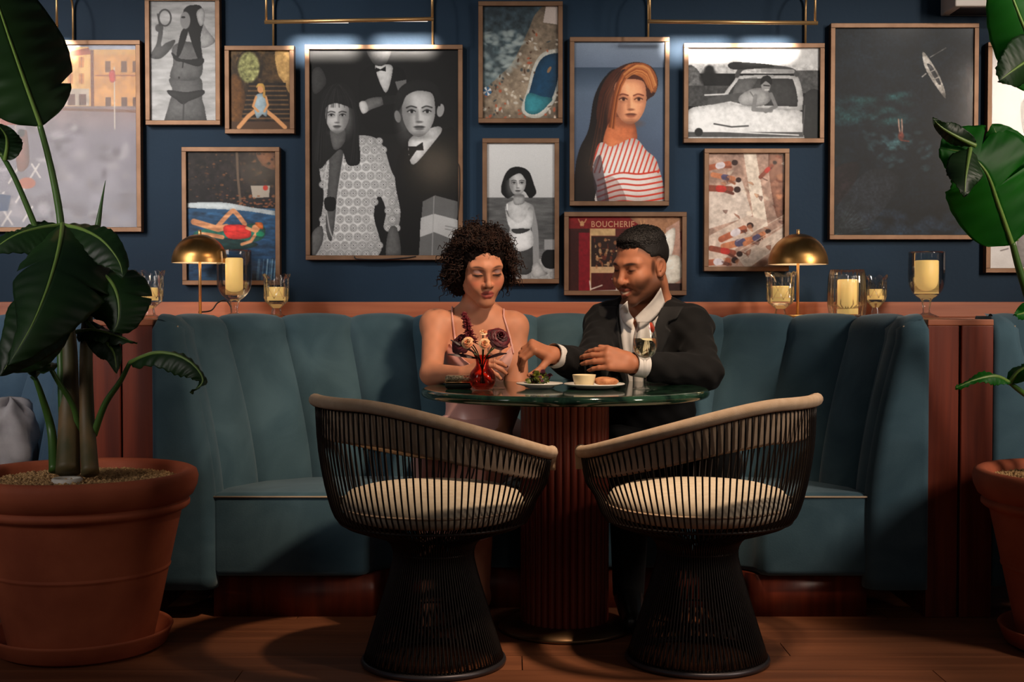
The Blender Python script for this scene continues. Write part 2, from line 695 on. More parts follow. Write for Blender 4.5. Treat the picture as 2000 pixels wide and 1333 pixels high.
neighbour('blue velvet banquette end in the next booth behind the tall left plant', X(180, DIV_Y) - WING_OUT - 0.002, 1, M_VELVET_B)
neighbour('blue-grey velvet banquette end in the next booth behind the right plant', X(1941, DIV_Y) + WING_OUT + 0.002, -1, M_VELVET)
# ================================================================== round table
TABLE_Y, TABLE_R, TABLE_Z = 3.97, 0.445, 0.752
M_MARBLE = mat('green_marble', rough=0.07, spec=0.6)
_v = tex_coord(M_MARBLE, (1, 1, 1))
noise_col(M_MARBLE, srgb(11, 27, 21), srgb(36, 66, 50), 9, 12, vec=_v, lo=0.38, hi=0.7, distort=1.6)
table = thing('round_table', (TX, TABLE_Y, 0), 'round green marble table on a fluted wooden drum base', 'table')
c = (TX, TABLE_Y, 0)
prof = [(0.0, TABLE_Z - 0.03), (TABLE_R - 0.05, TABLE_Z - 0.03), (TABLE_R - 0.012, TABLE_Z - 0.028)]
for k in range(9):
    a = -math.pi / 2 + math.pi * k / 8
    prof.append((TABLE_R - 0.014 + 0.014 * math.cos(a), TABLE_Z - 0.014 + 0.014 * math.sin(a)))
prof += [(TABLE_R - 0.02, TABLE_Z), (0.0, TABLE_Z)]
autosmooth(MB().lathe(prof, c, 128).build('table_top', M_MARBLE, table), 50)
MB().lathe([(0, 0.012), (0.125, 0.012), (0.125, TABLE_Z - 0.03)], c, 48).build('drum', M_FLUTE, table)
NF = 36
fm = None
for k in range(NF):
    a = 2 * math.pi * k / NF
    if fm is None:
        m = MB()
        rows = []
        for z in (0.03, TABLE_Z - 0.031):
            rows.append([(0.127 + 0.0105 * math.cos(b), 0.0112 * math.sin(b), z) for b in [math.pi * (-0.5 + i / 8) for i in range(9)]])
        m.grid(rows)
        fm = mesh('flute', m.v, m.f)
        fm.materials.append(M_FLUTE)
    o = link('flute', fm, None, table, (TX, TABLE_Y, 0))
    o.rotation_euler = (0, 0, a)
MB().lathe([(0.0, 0.001), (0.205, 0.001), (0.208, 0.006), (0.205, 0.014), (0.14, 0.03), (0.0, 0.03)], c, 72).build('base_plate', mat('aged_brass', srgb(120, 92, 66), 0.35, 0.9), table)

# ================================================================== wire chairs


def rim_z(f):
    """height of the rim by angle from the middle of the back"""
    a = abs(f)
    q = min(1.0, max(0.0, (a - 0.35) / 2.18))
    q = q * q * (3 - 2 * q)
    return 0.742 - 0.150 * q


def rim_r(f):
    return 0.335 - 0.012 * math.cos(2 * f)


ARM = math.radians(145)


def wire_chair(label, loc, face):
    """face: angle in plan of the direction the sitter looks"""
    t = thing('wire_armchair', loc, label, 'chair', 'wire armchairs drawn up to the round table')
    cx, cy, _ = loc
    back = face + math.pi

    def P(f, r, z):
        a = back + f
        return Vector((cx + r * math.cos(a), cy + r * math.sin(a), z))

    # profile knots of a rod: (radius, height) from floor ring to the rim
    NR = 108
    for i in range(NR):
        f = -math.pi + 2 * math.pi * (i + 0.5) / NR
        arm = abs(f) <= ARM
        top_z = rim_z(f) - 0.012 if arm else 0.405
        top_r = rim_r(f) - 0.002 if arm else 0.262
        tw = 0.10
        kn = [(0.196, 0.014, 0), (0.160, 0.13, .1), (0.124, 0.25, .2), (0.112, 0.315, .3), (0.135, 0.355, .4), (0.200, 0.378, .55), (0.262, 0.405, .7)]
        if arm:
            kn += [(0.292, 0.47, .82), (0.318, 0.40 + (top_z - 0.40) * 0.62, .92), (top_r, top_z, 1.0)]
        pts = crom([P(f + tw * (1 - q), r, z) for r, z, q in kn], 3)
        MB().tube(pts, 0.0027, 5, True).build('wire_rod', M_ROD, t)
    # inner basket rods of the base
    NB = 48
    for i in range(NB):
        f = 2 * math.pi * (i + 0.25) / NB
        pts = crom([P(f - 0.35, 0.188, 0.014), P(f - 0.2, 0.135, 0.15), P(f - 0.05, 0.104, 0.28), P(f + 0.1, 0.118, 0.345)], 4)
        MB().tube(pts, 0.0023, 5, True).build('base_rod', M_ROD, t)

    def ring(name, r, z, tr, m=M_ROD, n=72):
        MB().tube([P(2 * math.pi * k / n, r, z) for k in range(n)], tr, 8, closed=True).build(name, m, t)
    ring('floor_ring', 0.196, 0.009, 0.009, M_RING)
    ring('brace_ring', 0.150, 0.135, 0.003)
    ring('waist_ring', 0.110, 0.315, 0.004)
    ring('seat_ring', 0.262, 0.405, 0.004)
    ring('inner_ring', 0.186, 0.016, 0.004)
    # lower edge wire of the back
    n = 60
    pts = [P(-ARM + 2 * ARM * k / n, rim_r(-ARM + 2 * ARM * k / n) - 0.006, rim_z(-ARM + 2 * ARM * k / n) - 0.012) for k in range(n + 1)]
    MB().tube(pts, 0.005, 6).build('rim_wire', M_ROD, t)
    # padded rim roll: ends bend down
    pts = []
    pts.append(P(-ARM - 0.035, rim_r(ARM) - 0.004, rim_z(ARM) - 0.05))
    pts.append(P(-ARM - 0.045, rim_r(ARM) - 0.002, rim_z(ARM) - 0.018))
    for k in range(n + 1):
        f = -ARM + 2 * ARM * k / n
        pts.append(P(f, rim_r(f), rim_z(f) + 0.004))
    pts.append(P(ARM + 0.045, rim_r(ARM) - 0.002, rim_z(ARM) - 0.018))
    pts.append(P(ARM + 0.035, rim_r(ARM) - 0.004, rim_z(ARM) - 0.05))
    MB().tube(crom(pts, 2), 0.0175, 12).build('rim_pad', M_BEIGE, t)
    # padded band inside the rods
    rows_o, rows_i = [], []
    m = MB()
    rows = []
    for k in range(n + 1):
        f = -ARM + 0.03 + 2 * (ARM - 0.03) * k / n
        h = 0.10 - 0.045 * (abs(f) / ARM) ** 2
        z1 = rim_z(f) - 0.004
        r = rim_r(f) - 0.010
        z0 = z1 - h
        sh = 0.010 * h / 0.1
        row = []
        for (dr, z) in ((0, z1), (-sh * 0.5, z1 - h * 0.5), (-sh, z0 + 0.008), (-sh - 0.006, z0), (-sh - 0.016, z0 + 0.004), (-sh - 0.022, z0 + 0.02), (-0.026, z1 - h * 0.4), (-0.018, z1)):
            row.append(P(f, r + dr, z))
        rows.append(row + [row[0]])
    m.grid(rows)
    nn = len(rows[0])
    m.f.append(tuple(range(nn - 1)))
    m.f.append(tuple((len(rows) - 1) * nn + i for i in range(nn - 1))[::-1])
    m.build('back_pad', M_BEIGE, t)
    # round seat cushion
    zc = 0.452
    prof = [(0.0, -0.045), (0.15, -0.045), (0.215, -0.043), (0.240, -0.034), (0.253, -0.016), (0.256, 0.0), (0.252, 0.016), (0.238, 0.032), (0.20, 0.043), (0.12, 0.048), (0.0, 0.05)]
    cu = MB().lathe(prof, (cx, cy, zc), 64).build('seat_cushion', noise_col(mat('cream_fabric', rough=0.85, spec=0.2), srgb(206, 190, 166), srgb(216, 202, 180), 40, 4, bump=0.15, bump_scale=400), t)
    MB().tube([(cx + 0.257 * math.cos(a), cy + 0.257 * math.sin(a), zc - 0.006) for a in [2 * math.pi * k / 64 for k in range(64)]], 0.003, 6, closed=True).build('cushion_welt', M_BEIGE, cu)
    return t


wire_chair('wire armchair with beige rim pad, left of the two at the table', (X(846, 3.585), 3.585, 0), math.radians(35))
wire_chair('wire armchair with beige rim pad, right of the two at the table', (X(1364, 3.61), 3.61, 0), math.radians(145))
# ================================================================== brass dome lamps


def dome_lamp(label, px, rim_py, half_px, Y):
    b = at(px, 612, Y)
    t = thing('table_lamp', (b.x, Y, SHELF_Z), label, 'lamp', 'brass dome lamps on the shelf')
    rz = at(px, rim_py, Y).z
    R = half_px * Y / F_PX
    c = (b.x, Y, 0)
    out = [(R * math.cos(a), rz + R * 1.04 * math.sin(a)) for a in [math.pi / 2 * k / 20 for k in range(21)]]
    MB().lathe(out, c, 64).build('lamp_shade', M_DOME, t)
    inn = [((R - 0.003) * math.cos(a), rz + (R * 1.04 - 0.003) * math.sin(a)) for a in [math.pi / 2 * k / 20 for k in range(21)]]
    MB().lathe([(R, rz), (R - 0.003, rz)] + inn[::-1][20:] + inn, c, 64).build('shade_lining', M_DOME_IN, t)
    MB().tube([(b.x, Y, SHELF_Z + 0.008), (b.x, Y, rz + R * 1.03)], 0.0055, 12).build('pole', M_BRASS, t)
    MB().lathe([(0, 0), (0.055, 0), (0.056, 0.006), (0.05, 0.010), (0, 0.012)], (b.x, Y, SHELF_Z), 40).build('base', M_BRASS, t)
    MB().lathe([(0.0, 0.016), (0.006, 0.015), (0.0065, 0.0), (0.005, -0.004)], (b.x, Y, rz + R * 1.045), 16).build('finial', M_BRASS, t)
    bulb = MB().lathe([(0.0, -0.02), (0.015, -0.014), (0.02, 0), (0.015, 0.014), (0.0, 0.02)], (b.x, Y + 0.03, rz + R * 0.45), 16)
    m = mat('lamp_bulb', (1, 0.9, 0.7, 1), 0.5)
    m.node_tree.nodes['Principled BSDF'].inputs['Emission Color'].default_value = (1, 0.78, 0.5, 1)
    m.node_tree.nodes['Principled BSDF'].inputs['Emission Strength'].default_value = 30
    bulb.build('bulb', m, t)
    return t


dome_lamp('brass dome lamp beside the swimming pool picture', 391, 514, 54, 4.80)
dome_lamp('brass dome lamp in front of the sunbathers picture', 1558, 517, 58, 4.80)

# ================================================================== candles in glass holders
M_WAX = mat('yellow_wax', srgb(246, 208, 124), 0.5, Subsurface_Weight=0.3)
M_WAX.node_tree.nodes['Principled BSDF'].inputs['Subsurface Radius'].default_value = (0.03, 0.02, 0.008)
M_WAX.node_tree.nodes['Principled BSDF'].inputs['Emission Color'].default_value = (1.0, 0.64, 0.22, 1)
M_WAX.node_tree.nodes['Principled BSDF'].inputs['Emission Strength'].default_value = 0.36


def candle(label, c, r, h, group='pillar candles in the glass holders'):
    t = thing('candle', c, label, 'candle', group)
    MB().lathe([(0, 0), (r, 0), (r, h - 0.004), (r - 0.004, h), (r * 0.75, h - 0.002), (r * 0.55, h - 0.006), (0, h - 0.007)], c, 32).build('wax', M_WAX, t)
    MB().tube([(c[0], c[1], c[2] + h - 0.008), (c[0] + 0.001, c[1], c[2] + h + 0.005)], 0.0012, 6).build('wick', M_BLACK, t)
    return t


def goblet(label, clabel, px, Y, top, bot, half_px, c_top, c_bot, c_half, zbase=None):
    k = Y / F_PX
    z0 = SHELF_Z if zbase is None else zbase
    zt = at(px, top, Y).z
    R = half_px * k
    x = X(px, Y)
    t = thing('hurricane_glass', (x, Y, z0), label, 'candle holder', 'footed glass hurricanes on the shelf')
    H = zt - z0
    zb = at(px, c_bot, Y).z - z0 - 0.004
    prof = [(0.0, 0.004), (R * 0.62, 0.002), (R * 0.66, 0.006), (R * 0.35, 0.014), (R * 0.2, 0.022), (R * 0.24, zb * 0.6), (R * 0.34, zb * 0.8), (R * 0.55, zb * 0.92), (R * 0.82, zb + 0.014), (R * 0.97, zb + 0.04), (R, zb + 0.075), (R, H * 0.8), (R * 0.99, H), (R * 0.965, H), (R * 0.965, zb + 0.075), (R * 0.93, zb + 0.042), (R * 0.78, zb + 0.018), (R * 0.5, zb + 0.003), (0.0, zb)]
    MB().lathe(crom2(prof), (x, Y, z0), 56).build('glass_body', M_GOBLET, t)
    cz = z0 + zb + 0.004
    candle(clabel, (x, Y, cz), c_half * k, at(px, c_top, Y).z - cz)


def crom2(prof):
    return [(p.x, p.y) for p in crom([(r, z, 0) for r, z in prof], 3)]


def crystal(label, clabel, px, Y, top, half_px, c_top, c_half, c_bot):
    k = Y / F_PX
    z0 = SHELF_Z
    zt = at(px, top, Y).z
    R = half_px * k
    x = X(px, Y)
    H = zt - z0
    zb = at(px, c_bot, Y).z - z0
    t = thing('cut_crystal_holder', (x, Y, z0), label, 'candle holder', 'cut crystal candle holders on the shelf')
    prof = [(0.0, 0.003), (R * 0.75, 0.002), (R * 0.78, 0.006), (R * 0.4, 0.013), (R * 0.3, zb * 0.6), (R * 0.6, zb * 0.85), (R * 0.8, zb), (R * 0.84, zb + 0.02), (R * 0.86, zb + (H - zb) * 0.3), (R * 0.88, zb + (H - zb) * 0.5), (R * 0.89, zb + (H - zb) * 0.7), (R * 0.92, H * 0.92), (R, H), (R * 0.95, H), (R * 0.85, H * 0.92), (R * 0.8, zb + (H - zb) * 0.5), (R * 0.78, zb + 0.02), (0, zb + 0.004)]
    m = len(prof)

    def rip(a, i):
        if 7 <= i <= 11:      # diamond cuts
            return (1 + 0.035 * math.cos(16 * a + (i % 2) * math.pi), 0)
        if i in (12, 13):     # scalloped lip
            return (1 + 0.03 * math.cos(8 * a), 0.006 * math.cos(8 * a))
        return (1, 0)
    MB().lathe(prof, (x, Y, z0), 64, rip).build('crystal_body', M_CRYSTAL, t, False)
    # raised diamond ribs
    for d in (-1, 1):
        for q in range(8):
            pts = []
            for j in range(7):
                a = 2 * math.pi * q / 8 + d * 0.75 * j / 6
                pts.append((x + R * 0.885 * math.cos(a), Y + R * 0.885 * math.sin(a), z0 + zb + 0.012 + (H - zb) * 0.62 * j / 6))
            MB().tube(pts, 0.0016, 4).build('cut_rib', M_CRYSTAL, t)
    candle(clabel, (x, Y, z0 + zb + 0.005), c_half * k, at(px, c_top, Y).z - (z0 + zb + 0.005))


def ribbed(label, clabel, px, Y, top, half_px, c_top, c_half):
    k = Y / F_PX
    z0 = SHELF_Z
    x, R, H = X(px, Y), half_px * k, at(px, top, Y).z - z0
    t = thing('ribbed_glass_cylinder', (x, Y, z0), label, 'candle holder')
    prof = [(0, 0.004), (R * 0.8, 0.002), (R * 0.92, 0.012), (R, 0.05), (R, H * 0.6), (R * 0.96, H * 0.85), (R * 0.86, H), (R * 0.83, H), (R * 0.93, H * 0.85), (R * 0.96, H * 0.6), (R * 0.96, 0.05), (0, 0.012)]
    MB().lathe(prof, (x, Y, z0), 120, lambda a, i: (1 + 0.022 * math.cos(24 * a), 0)).build('ribbed_body', M_GOBLET, t)
    candle(clabel, (x + 0.003, Y, z0 + 0.013), c_half * k, at(px, c_top, Y).z - z0 - 0.013)


crystal('cut crystal holder half hidden behind the left plant leaf', 'yellow candle in the crystal holder behind the left plant leaf', 292, 4.42, 531, 30, 562, 17, 590)
goblet('tall footed glass hurricane beside the left brass lamp', 'tall yellow candle in the footed glass beside the left brass lamp', 458, 4.78, 493, 612, 34, 504, 576, 17)
crystal('small cut crystal holder below the poolside picture, right of the tall glass', 'short yellow candle in the crystal holder right of the tall glass', 540, 4.78, 538, 27, 561, 18, 590)
crystal('small cut crystal holder left of the right brass lamp', 'short yellow candle in the crystal holder left of the right brass lamp', 1524, 4.76, 534, 30, 559, 19, 592)
ribbed('ribbed glass cylinder right of the right brass lamp', 'wide yellow candle inside the ribbed glass cylinder', 1654, 4.76, 527, 37, 546, 20)
crystal('small cut crystal holder right behind the ribbed glass cylinder', 'short yellow candle in the crystal holder behind the ribbed glass', 1710, 4.84, 540, 23, 565, 16, 588)
goblet('tall footed glass hurricane on the right divider end of the shelf', 'orange-yellow candle in the footed glass above the right divider', 1809, 4.72, 496, 618, 35, 509, 574, 23)

# lamp cable looping over the trim
pts = crom([at(388, 610, 4.86), at(412, 607, 4.9), at(425, 592, 4.93), at(440, 587, 4.95), at(450, 598, 4.95), at(452, 611, 4.95)], 6)
for p in pts:
    p.z = max(p.z, SHELF_Z + 0.003)
tag(MB().tube(pts, 0.003, 6).build('lamp_cable', M_BLACK), 'thin black cable looping behind the left tall glass', 'cable')

# ================================================================== brass picture lights


def picture_light(label, pxl, pxr, pyl, pyr, legs, spots, watts=0.75):
    """bar held off the wall by two bent rods that run down behind the frame"""
    Y = 4.80
    a, b = at(pxl, pyl, Y), at(pxr, pyr, Y)
    t = thing('picture_light', ((a.x + b.x) / 2, WALL_Y, a.z), label, 'wall light', 'brass rod picture lights')
    MB().tube([a, b], 0.0075, 12).build('bar', M_BRASS, t)
    for px, wx in legs:
        f = (px - pxl) / (pxr - pxl)
        p = a + (b - a) * f
        wxp = at(wx, 90, WALL_Y - 0.012)
        zt = p.z + 0.13
        pts = [p, Vector((p.x, Y, zt - 0.03))]
        for k in range(1, 8):
            an = math.pi * k / 8
            q = (1 - math.cos(an)) / 2
            pts.append(Vector((p.x + (wxp.x - p.x) * q, Y + (WALL_Y - 0.012 - Y) * q, zt - 0.03 + 0.07 * math.sin(an))))
        pts += [Vector((wxp.x, WALL_Y - 0.012, zt - 0.03)), Vector((wxp.x, WALL_Y - 0.012, wxp.z - 0.06))]
        MB().tube(pts, 0.0045, 8).build('support_rod', M_BRASS, t)
    m = mat('lit_strip', (1, 1, 1, 1), 0.5)
    m.node_tree.nodes['Principled BSDF'].inputs['Emission Color'].default_value = (1, 0.93, 0.84, 1)
    m.node_tree.nodes['Principled BSDF'].inputs['Emission Strength'].default_value = 1.0
    for s0, s1 in spots:
        p0 = a + (b - a) * ((s0 - pxl) / (pxr - pxl))
        p1 = a + (b - a) * ((s1 - pxl) / (pxr - pxl))
        MB().box(p0.x, p1.x, Y + 0.0055, Y + 0.0095, p0.z - 0.004, p0.z + 0.001).build('lit_strip', m, t, False)
        mid = (p0 + p1) / 2
        d = bpy.data.lights.new('picture_light_glow', 'AREA')
        d.shape = 'RECTANGLE'
        d.size, d.size_y = (p1 - p0).length, 0.012
        d.energy = watts
        d.color = (1, 0.92, 0.82)
        d.spread = math.radians(38)
        lo = bpy.data.objects.new('picture_light_glow', d)
        COL.objects.link(lo)
        lo.parent = t
        lo.matrix_parent_inverse = root_matrix(t).inverted()
        lo.location = (mid.x, Y + 0.013, mid.z - 0.004)
        lo.rotation_euler = (Vector((mid.x, WALL_Y, mid.z - 0.065)) - lo.location).to_track_quat('-Z', 'Y').to_euler()
    return t


picture_light('long brass picture light above the large couple photograph', 517, 847, 43, 37, [(520, 534), (844, 845)], [(560, 680), (725, 835)])
picture_light('long brass picture light above the white car photograph', 1265, 1597, 42, 45, [(1269, 1266), (1592, 1573)], [(1320, 1440), (1470, 1560)])
picture_light('brass picture light above the harbour town picture at far left', -190, 113, 50, 50, [(-180, -170), (111, 143)], [(-140, -20), (25, 100)])
picture_light('brass picture light behind the right plant at the edge', 1982, 2300, 48, 48, [(1984, 1980), (2290, 2300)], [(2020, 2140)])
# ================================================================== framed pictures
# every print is a finely divided sheet whose colours are drawn here stroke by stroke (generic motifs)


def val_noise(h, w, cell, rng, octaves=3):
    out = np.zeros((h, w), np.float32)
    amp, tot = 1.0, 0.0
    for _ in range(octaves):
        gh, gw = int(h / cell) + 3, int(w / cell) + 3
        g = rng.random((gh, gw)).astype(np.float32)
        yy, xx = np.arange(h) / cell, np.arange(w) / cell
        yi, xi = yy.astype(int), xx.astype(int)
        fy, fx = (yy - yi)[:, None], (xx - xi)[None, :]
        fy, fx = fy * fy * (3 - 2 * fy), fx * fx * (3 - 2 * fx)
        a = g[yi][:, xi] * (1 - fx) + g[yi][:, xi + 1] * fx
        b = g[yi + 1][:, xi] * (1 - fx) + g[yi + 1][:, xi + 1] * fx
        out += amp * (a * (1 - fy) + b * fy)
        tot += amp
        amp *= 0.55
        cell = max(1.0, cell / 2)
    return out / tot


class Canvas:
    """coordinates are photograph pixels relative to the frame's box"""

    def __init__(s, box, seed=1, ss=1.15):
        s.x0, s.y0, s.x1, s.y1 = box
        s.ss = ss
        s.w, s.h = int((s.x1 - s.x0) * ss), int((s.y1 - s.y0) * ss)
        s.a = np.zeros((s.h, s.w, 3), np.float32)
        s.rng = np.random.default_rng(seed)
        s.Y, s.X = np.mgrid[0:s.h, 0:s.w].astype(np.float32)
        s.PX, s.PY = s.X / ss + s.x0, s.Y / ss + s.y0
        s.N1 = val_noise(s.h, s.w, 7.0, s.rng, 3)

    def c(s, col):
        return np.array(col if not isinstance(col, (int, float)) else (col, col, col), np.float32)

    def put(s, mask, col):
        s.a += (s.c(col) - s.a) * np.clip(mask, 0, 1)[..., None]

    def grad(s, c0, c1, y0=None, y1=None, horiz=False):
        y0 = (s.x0 if horiz else s.y0) if y0 is None else y0
        y1 = (s.x1 if horiz else s.y1) if y1 is None else y1
        P = s.PX if horiz else s.PY
        t = np.clip((P - y0) / (y1 - y0), 0, 1)[..., None]
        m = ((P >= y0) & (P <= y1))[..., None]
        s.a = np.where(m, s.c(c0) * (1 - t) + s.c(c1) * t, s.a)

    def poly(s, pts, col, smooth=True, al=1.0, nz=0.10):
        if smooth:
            pts = [(p.x, p.y) for p in crom([(x, y, 0) for x, y in pts], 5, True)]
        q = np.array(pts, np.float32)
        ix0, ix1 = max(0, int((q[:, 0].min() - s.x0) * s.ss) - 1), min(s.w, int((q[:, 0].max() - s.x0) * s.ss) + 2)
        iy0, iy1 = max(0, int((q[:, 1].min() - s.y0) * s.ss) - 1), min(s.h, int((q[:, 1].max() - s.y0) * s.ss) + 2)
        if ix1 <= ix0 or iy1 <= iy0:
            return
        xx, yy = s.PX[iy0:iy1, ix0:ix1], s.PY[iy0:iy1, ix0:ix1]
        inside = np.zeros(xx.shape, bool)
        n = len(q)
        for i in range(n):
            xa, ya = q[i]
            xb, yb = q[i - 1]
            if ya == yb:
                continue
            cr = ((ya > yy) != (yb > yy)) & (xx < (xb - xa) * (yy - ya) / (yb - ya) + xa)
            inside ^= cr
        if not smooth:
            sub = s.a[iy0:iy1, ix0:ix1]
            sub += (s.c(col) - sub) * (inside * al)[..., None]
            return inside
        m = inside.astype(np.float32)
        r = max(2, int(0.16 * min(m.shape)))
        g = m
        for _ in range(2):
            for ax in (0, 1):
                pad = [(0, 0), (0, 0)]
                pad[ax] = (r + 1, r)
                cs = np.cumsum(np.pad(g, pad), axis=ax)
                n_ = g.shape[ax]
                g = (np.take(cs, range(2 * r + 1, 2 * r + 1 + n_), ax) - np.take(cs, range(0, n_), ax)) / (2 * r + 1)
        sh_ = (0.66 + 0.46 * np.clip(g, 0, 1)) * (1.08 - 0.18 * (xx - q[:, 0].min()) / max(1e-3, np.ptp(q[:, 0])))
        sh_ = sh_ * (1 + nz * 2 * (s.N1[iy0:iy1, ix0:ix1] - 0.5))
        sub = s.a[iy0:iy1, ix0:ix1]
        sub += (s.c(col) * sh_[..., None] - sub) * (inside * al)[..., None]
        return inside

    def rect(s, x0, y0, x1, y1, col, al=1.0):
        s.poly([(x0, y0), (x1, y0), (x1, y1), (x0, y1)], col, False, al)

    def ell(s, cx, cy, rx, ry, col, rot=0.0, soft=0.12, al=1.0):
        ca, sa = math.cos(rot), math.sin(rot)
        dx, dy = s.PX - cx, s.PY - cy
        u, v = (dx * ca + dy * sa) / rx, (-dx * sa + dy * ca) / ry
        d = np.sqrt(u * u + v * v)
        s.put(np.clip((1 - d) / soft + 0.5, 0, 1) * al, col)

    def line(s, pts, wd, col, al=1.0, smooth=False):
        if smooth:
            pts = [(p.x, p.y) for p in crom([(x, y, 0) for x, y in pts], 5)]
        mask = np.zeros((s.h, s.w), np.float32)
        for (xa, ya), (xb, yb) in zip(pts[:-1], pts[1:]):
            dx, dy = xb - xa, yb - ya
            L = dx * dx + dy * dy + 1e-9
            t = np.clip(((s.PX - xa) * dx + (s.PY - ya) * dy) / L, 0, 1)
            d = np.hypot(s.PX - xa - t * dx, s.PY - ya - t * dy)
            mask = np.maximum(mask, np.clip(wd / 2 - d + 0.5, 0, 1))
        s.put(mask * al, col)

    def tex(s, amt, cell, region=None, stretch=1.0, tint=None, octaves=3):
        """brightness mottling; region = pixel box"""
        n = val_noise(s.h, max(4, int(s.w / stretch)), cell * s.ss, s.rng, octaves)
        if stretch != 1.0:
            n = n[:, np.clip((np.arange(s.w) / stretch).astype(int), 0, n.shape[1] - 1)]
        f = (n - 0.5) * 2 * amt
        if region is not None:
            x0, y0, x1, y1 = region
            f = f * ((s.PX >= x0) & (s.PX <= x1) & (s.PY >= y0) & (s.PY <= y1))
        if tint is None:
            s.a *= np.clip(1 + f, 0, 3)[..., None]
        else:
            s.put(np.clip(f, 0, 1), tint)

    def face(s, cx, cy, r, skin, dark, hair=None, turn=0.0):
        """plain generic face: jaw, side shade, brows, eyes, nose, mouth; no likeness"""
        sk, dk = s.c(skin), s.c(dark)
        s.poly([(cx - .70 * r, cy - .35 * r), (cx - .50 * r, cy - .9 * r), (cx + .5 * r, cy - .9 * r), (cx + .70 * r, cy - .35 * r), (cx + .66 * r, cy + .25 * r), (cx + .40 * r, cy + .78 * r), (cx, cy + 1.0 * r), (cx - .40 * r, cy + .78 * r), (cx - .66 * r, cy + .25 * r)], sk, True, 1.0, 0.04)
        sd = -1 if turn >= 0 else 1
        s.ell(cx + sd * r * 0.58, cy + r * 0.15, r * 0.36, r * 0.9, sk * 0.62 + dk * 0.1, soft=1.0, al=0.65)
        s.ell(cx, cy + r * 0.97, r * 0.5, r * 0.16, sk * 0.5, soft=1.0, al=0.5)
        for e in (-1, 1):
            ex = cx + (e * 0.33 + turn * 0.25) * r
            s.ell(ex, cy - r * .10, r * .23, r * .16, sk * 0.68, soft=1.0, al=.7)
            s.line([(ex - r * .21, cy - r * .24), (ex - r * .02, cy - r * .31), (ex + r * .21, cy - r * .25)], max(1.0, r * .06), dk, 0.7, True)
            s.ell(ex, cy - r * .085, r * .15, r * .062, np.clip(sk * 1.12, 0, .95), soft=0.4, al=.8)
            s.ell(ex + turn * r * .12, cy - r * .085, r * .068, r * .068, dk * 0.7, soft=0.4, al=.9)
            s.line([(ex - r * .17, cy - r * .08), (ex, cy - r * .155), (ex + r * .17, cy - r * .09)], max(.9, r * .045), dk * .8, 0.85, True)
        nx = cx + turn * r * .32
        s.ell(nx + sd * r * .09, cy + r * .16, r * .09, r * .30, sk * 0.68, soft=1.0, al=.6)
        s.ell(nx - sd * r * .02, cy + r * .14, r * .05, r * .24, np.clip(sk * 1.15, 0, 1), soft=1.0, al=.5)
        s.ell(nx, cy + r * .36, r * .15, r * .05, sk * 0.5, soft=0.8, al=.75)
        mx = cx + turn * r * .28
        lip = dk * 0.45 + sk * 0.38
        s.ell(mx, cy + r * .575, r * .24, r * .06, lip * 0.8, soft=0.5, al=.9)
        s.ell(mx, cy + r * .655, r * .19, r * .06, np.clip(lip * 1.25, 0, 1), soft=0.6, al=.8)
        s.ell(mx, cy + r * .77, r * .16, r * .045, sk * 0.7, soft=1.0, al=.5)

    def strands(s, A, B, n, wd, cols, al=0.5):
        """hair strokes swept between two edge curves"""
        A = crom([(x, y, 0) for x, y in A], 4)
        B = crom([(x, y, 0) for x, y in B], 4)
        for i in range(n):
            t = s.rng.random()
            off = s.rng.normal(0, 1.2)
            s.line([(A[j].x * (1 - t) + B[j].x * t + off, A[j].y * (1 - t) + B[j].y * t) for j in range(0, len(A), 2)], wd, cols[i % len(cols)], al)

    def finish(s, grain=0.03):
        s.a *= (1 + (s.rng.random((s.h, s.w, 1)).astype(np.float32) - 0.5) * 2 * grain)
        a = np.clip(s.a, 0, 1)
        a = np.clip(a + 0.22 * (a - 0.45) * 4 * a * (1 - a), 0, 1)      # photographic contrast
        b = a.copy()       # light blur
        b[1:-1, 1:-1] = (a[1:-1, 1:-1] * 4 + a[:-2, 1:-1] + a[2:, 1:-1] + a[1:-1, :-2] + a[1:-1, 2:]) / 8
        return np.where(b <= 0.04045, b / 12.92, ((b + 0.055) / 1.055) ** 2.4)


M_PRINT = attr_mat('photo_print', 0.55, 0.3)
M_BACKING = mat('frame_backing', srgb(40, 34, 30), 0.8)
PAPER = 0.95   # prints never reach full white


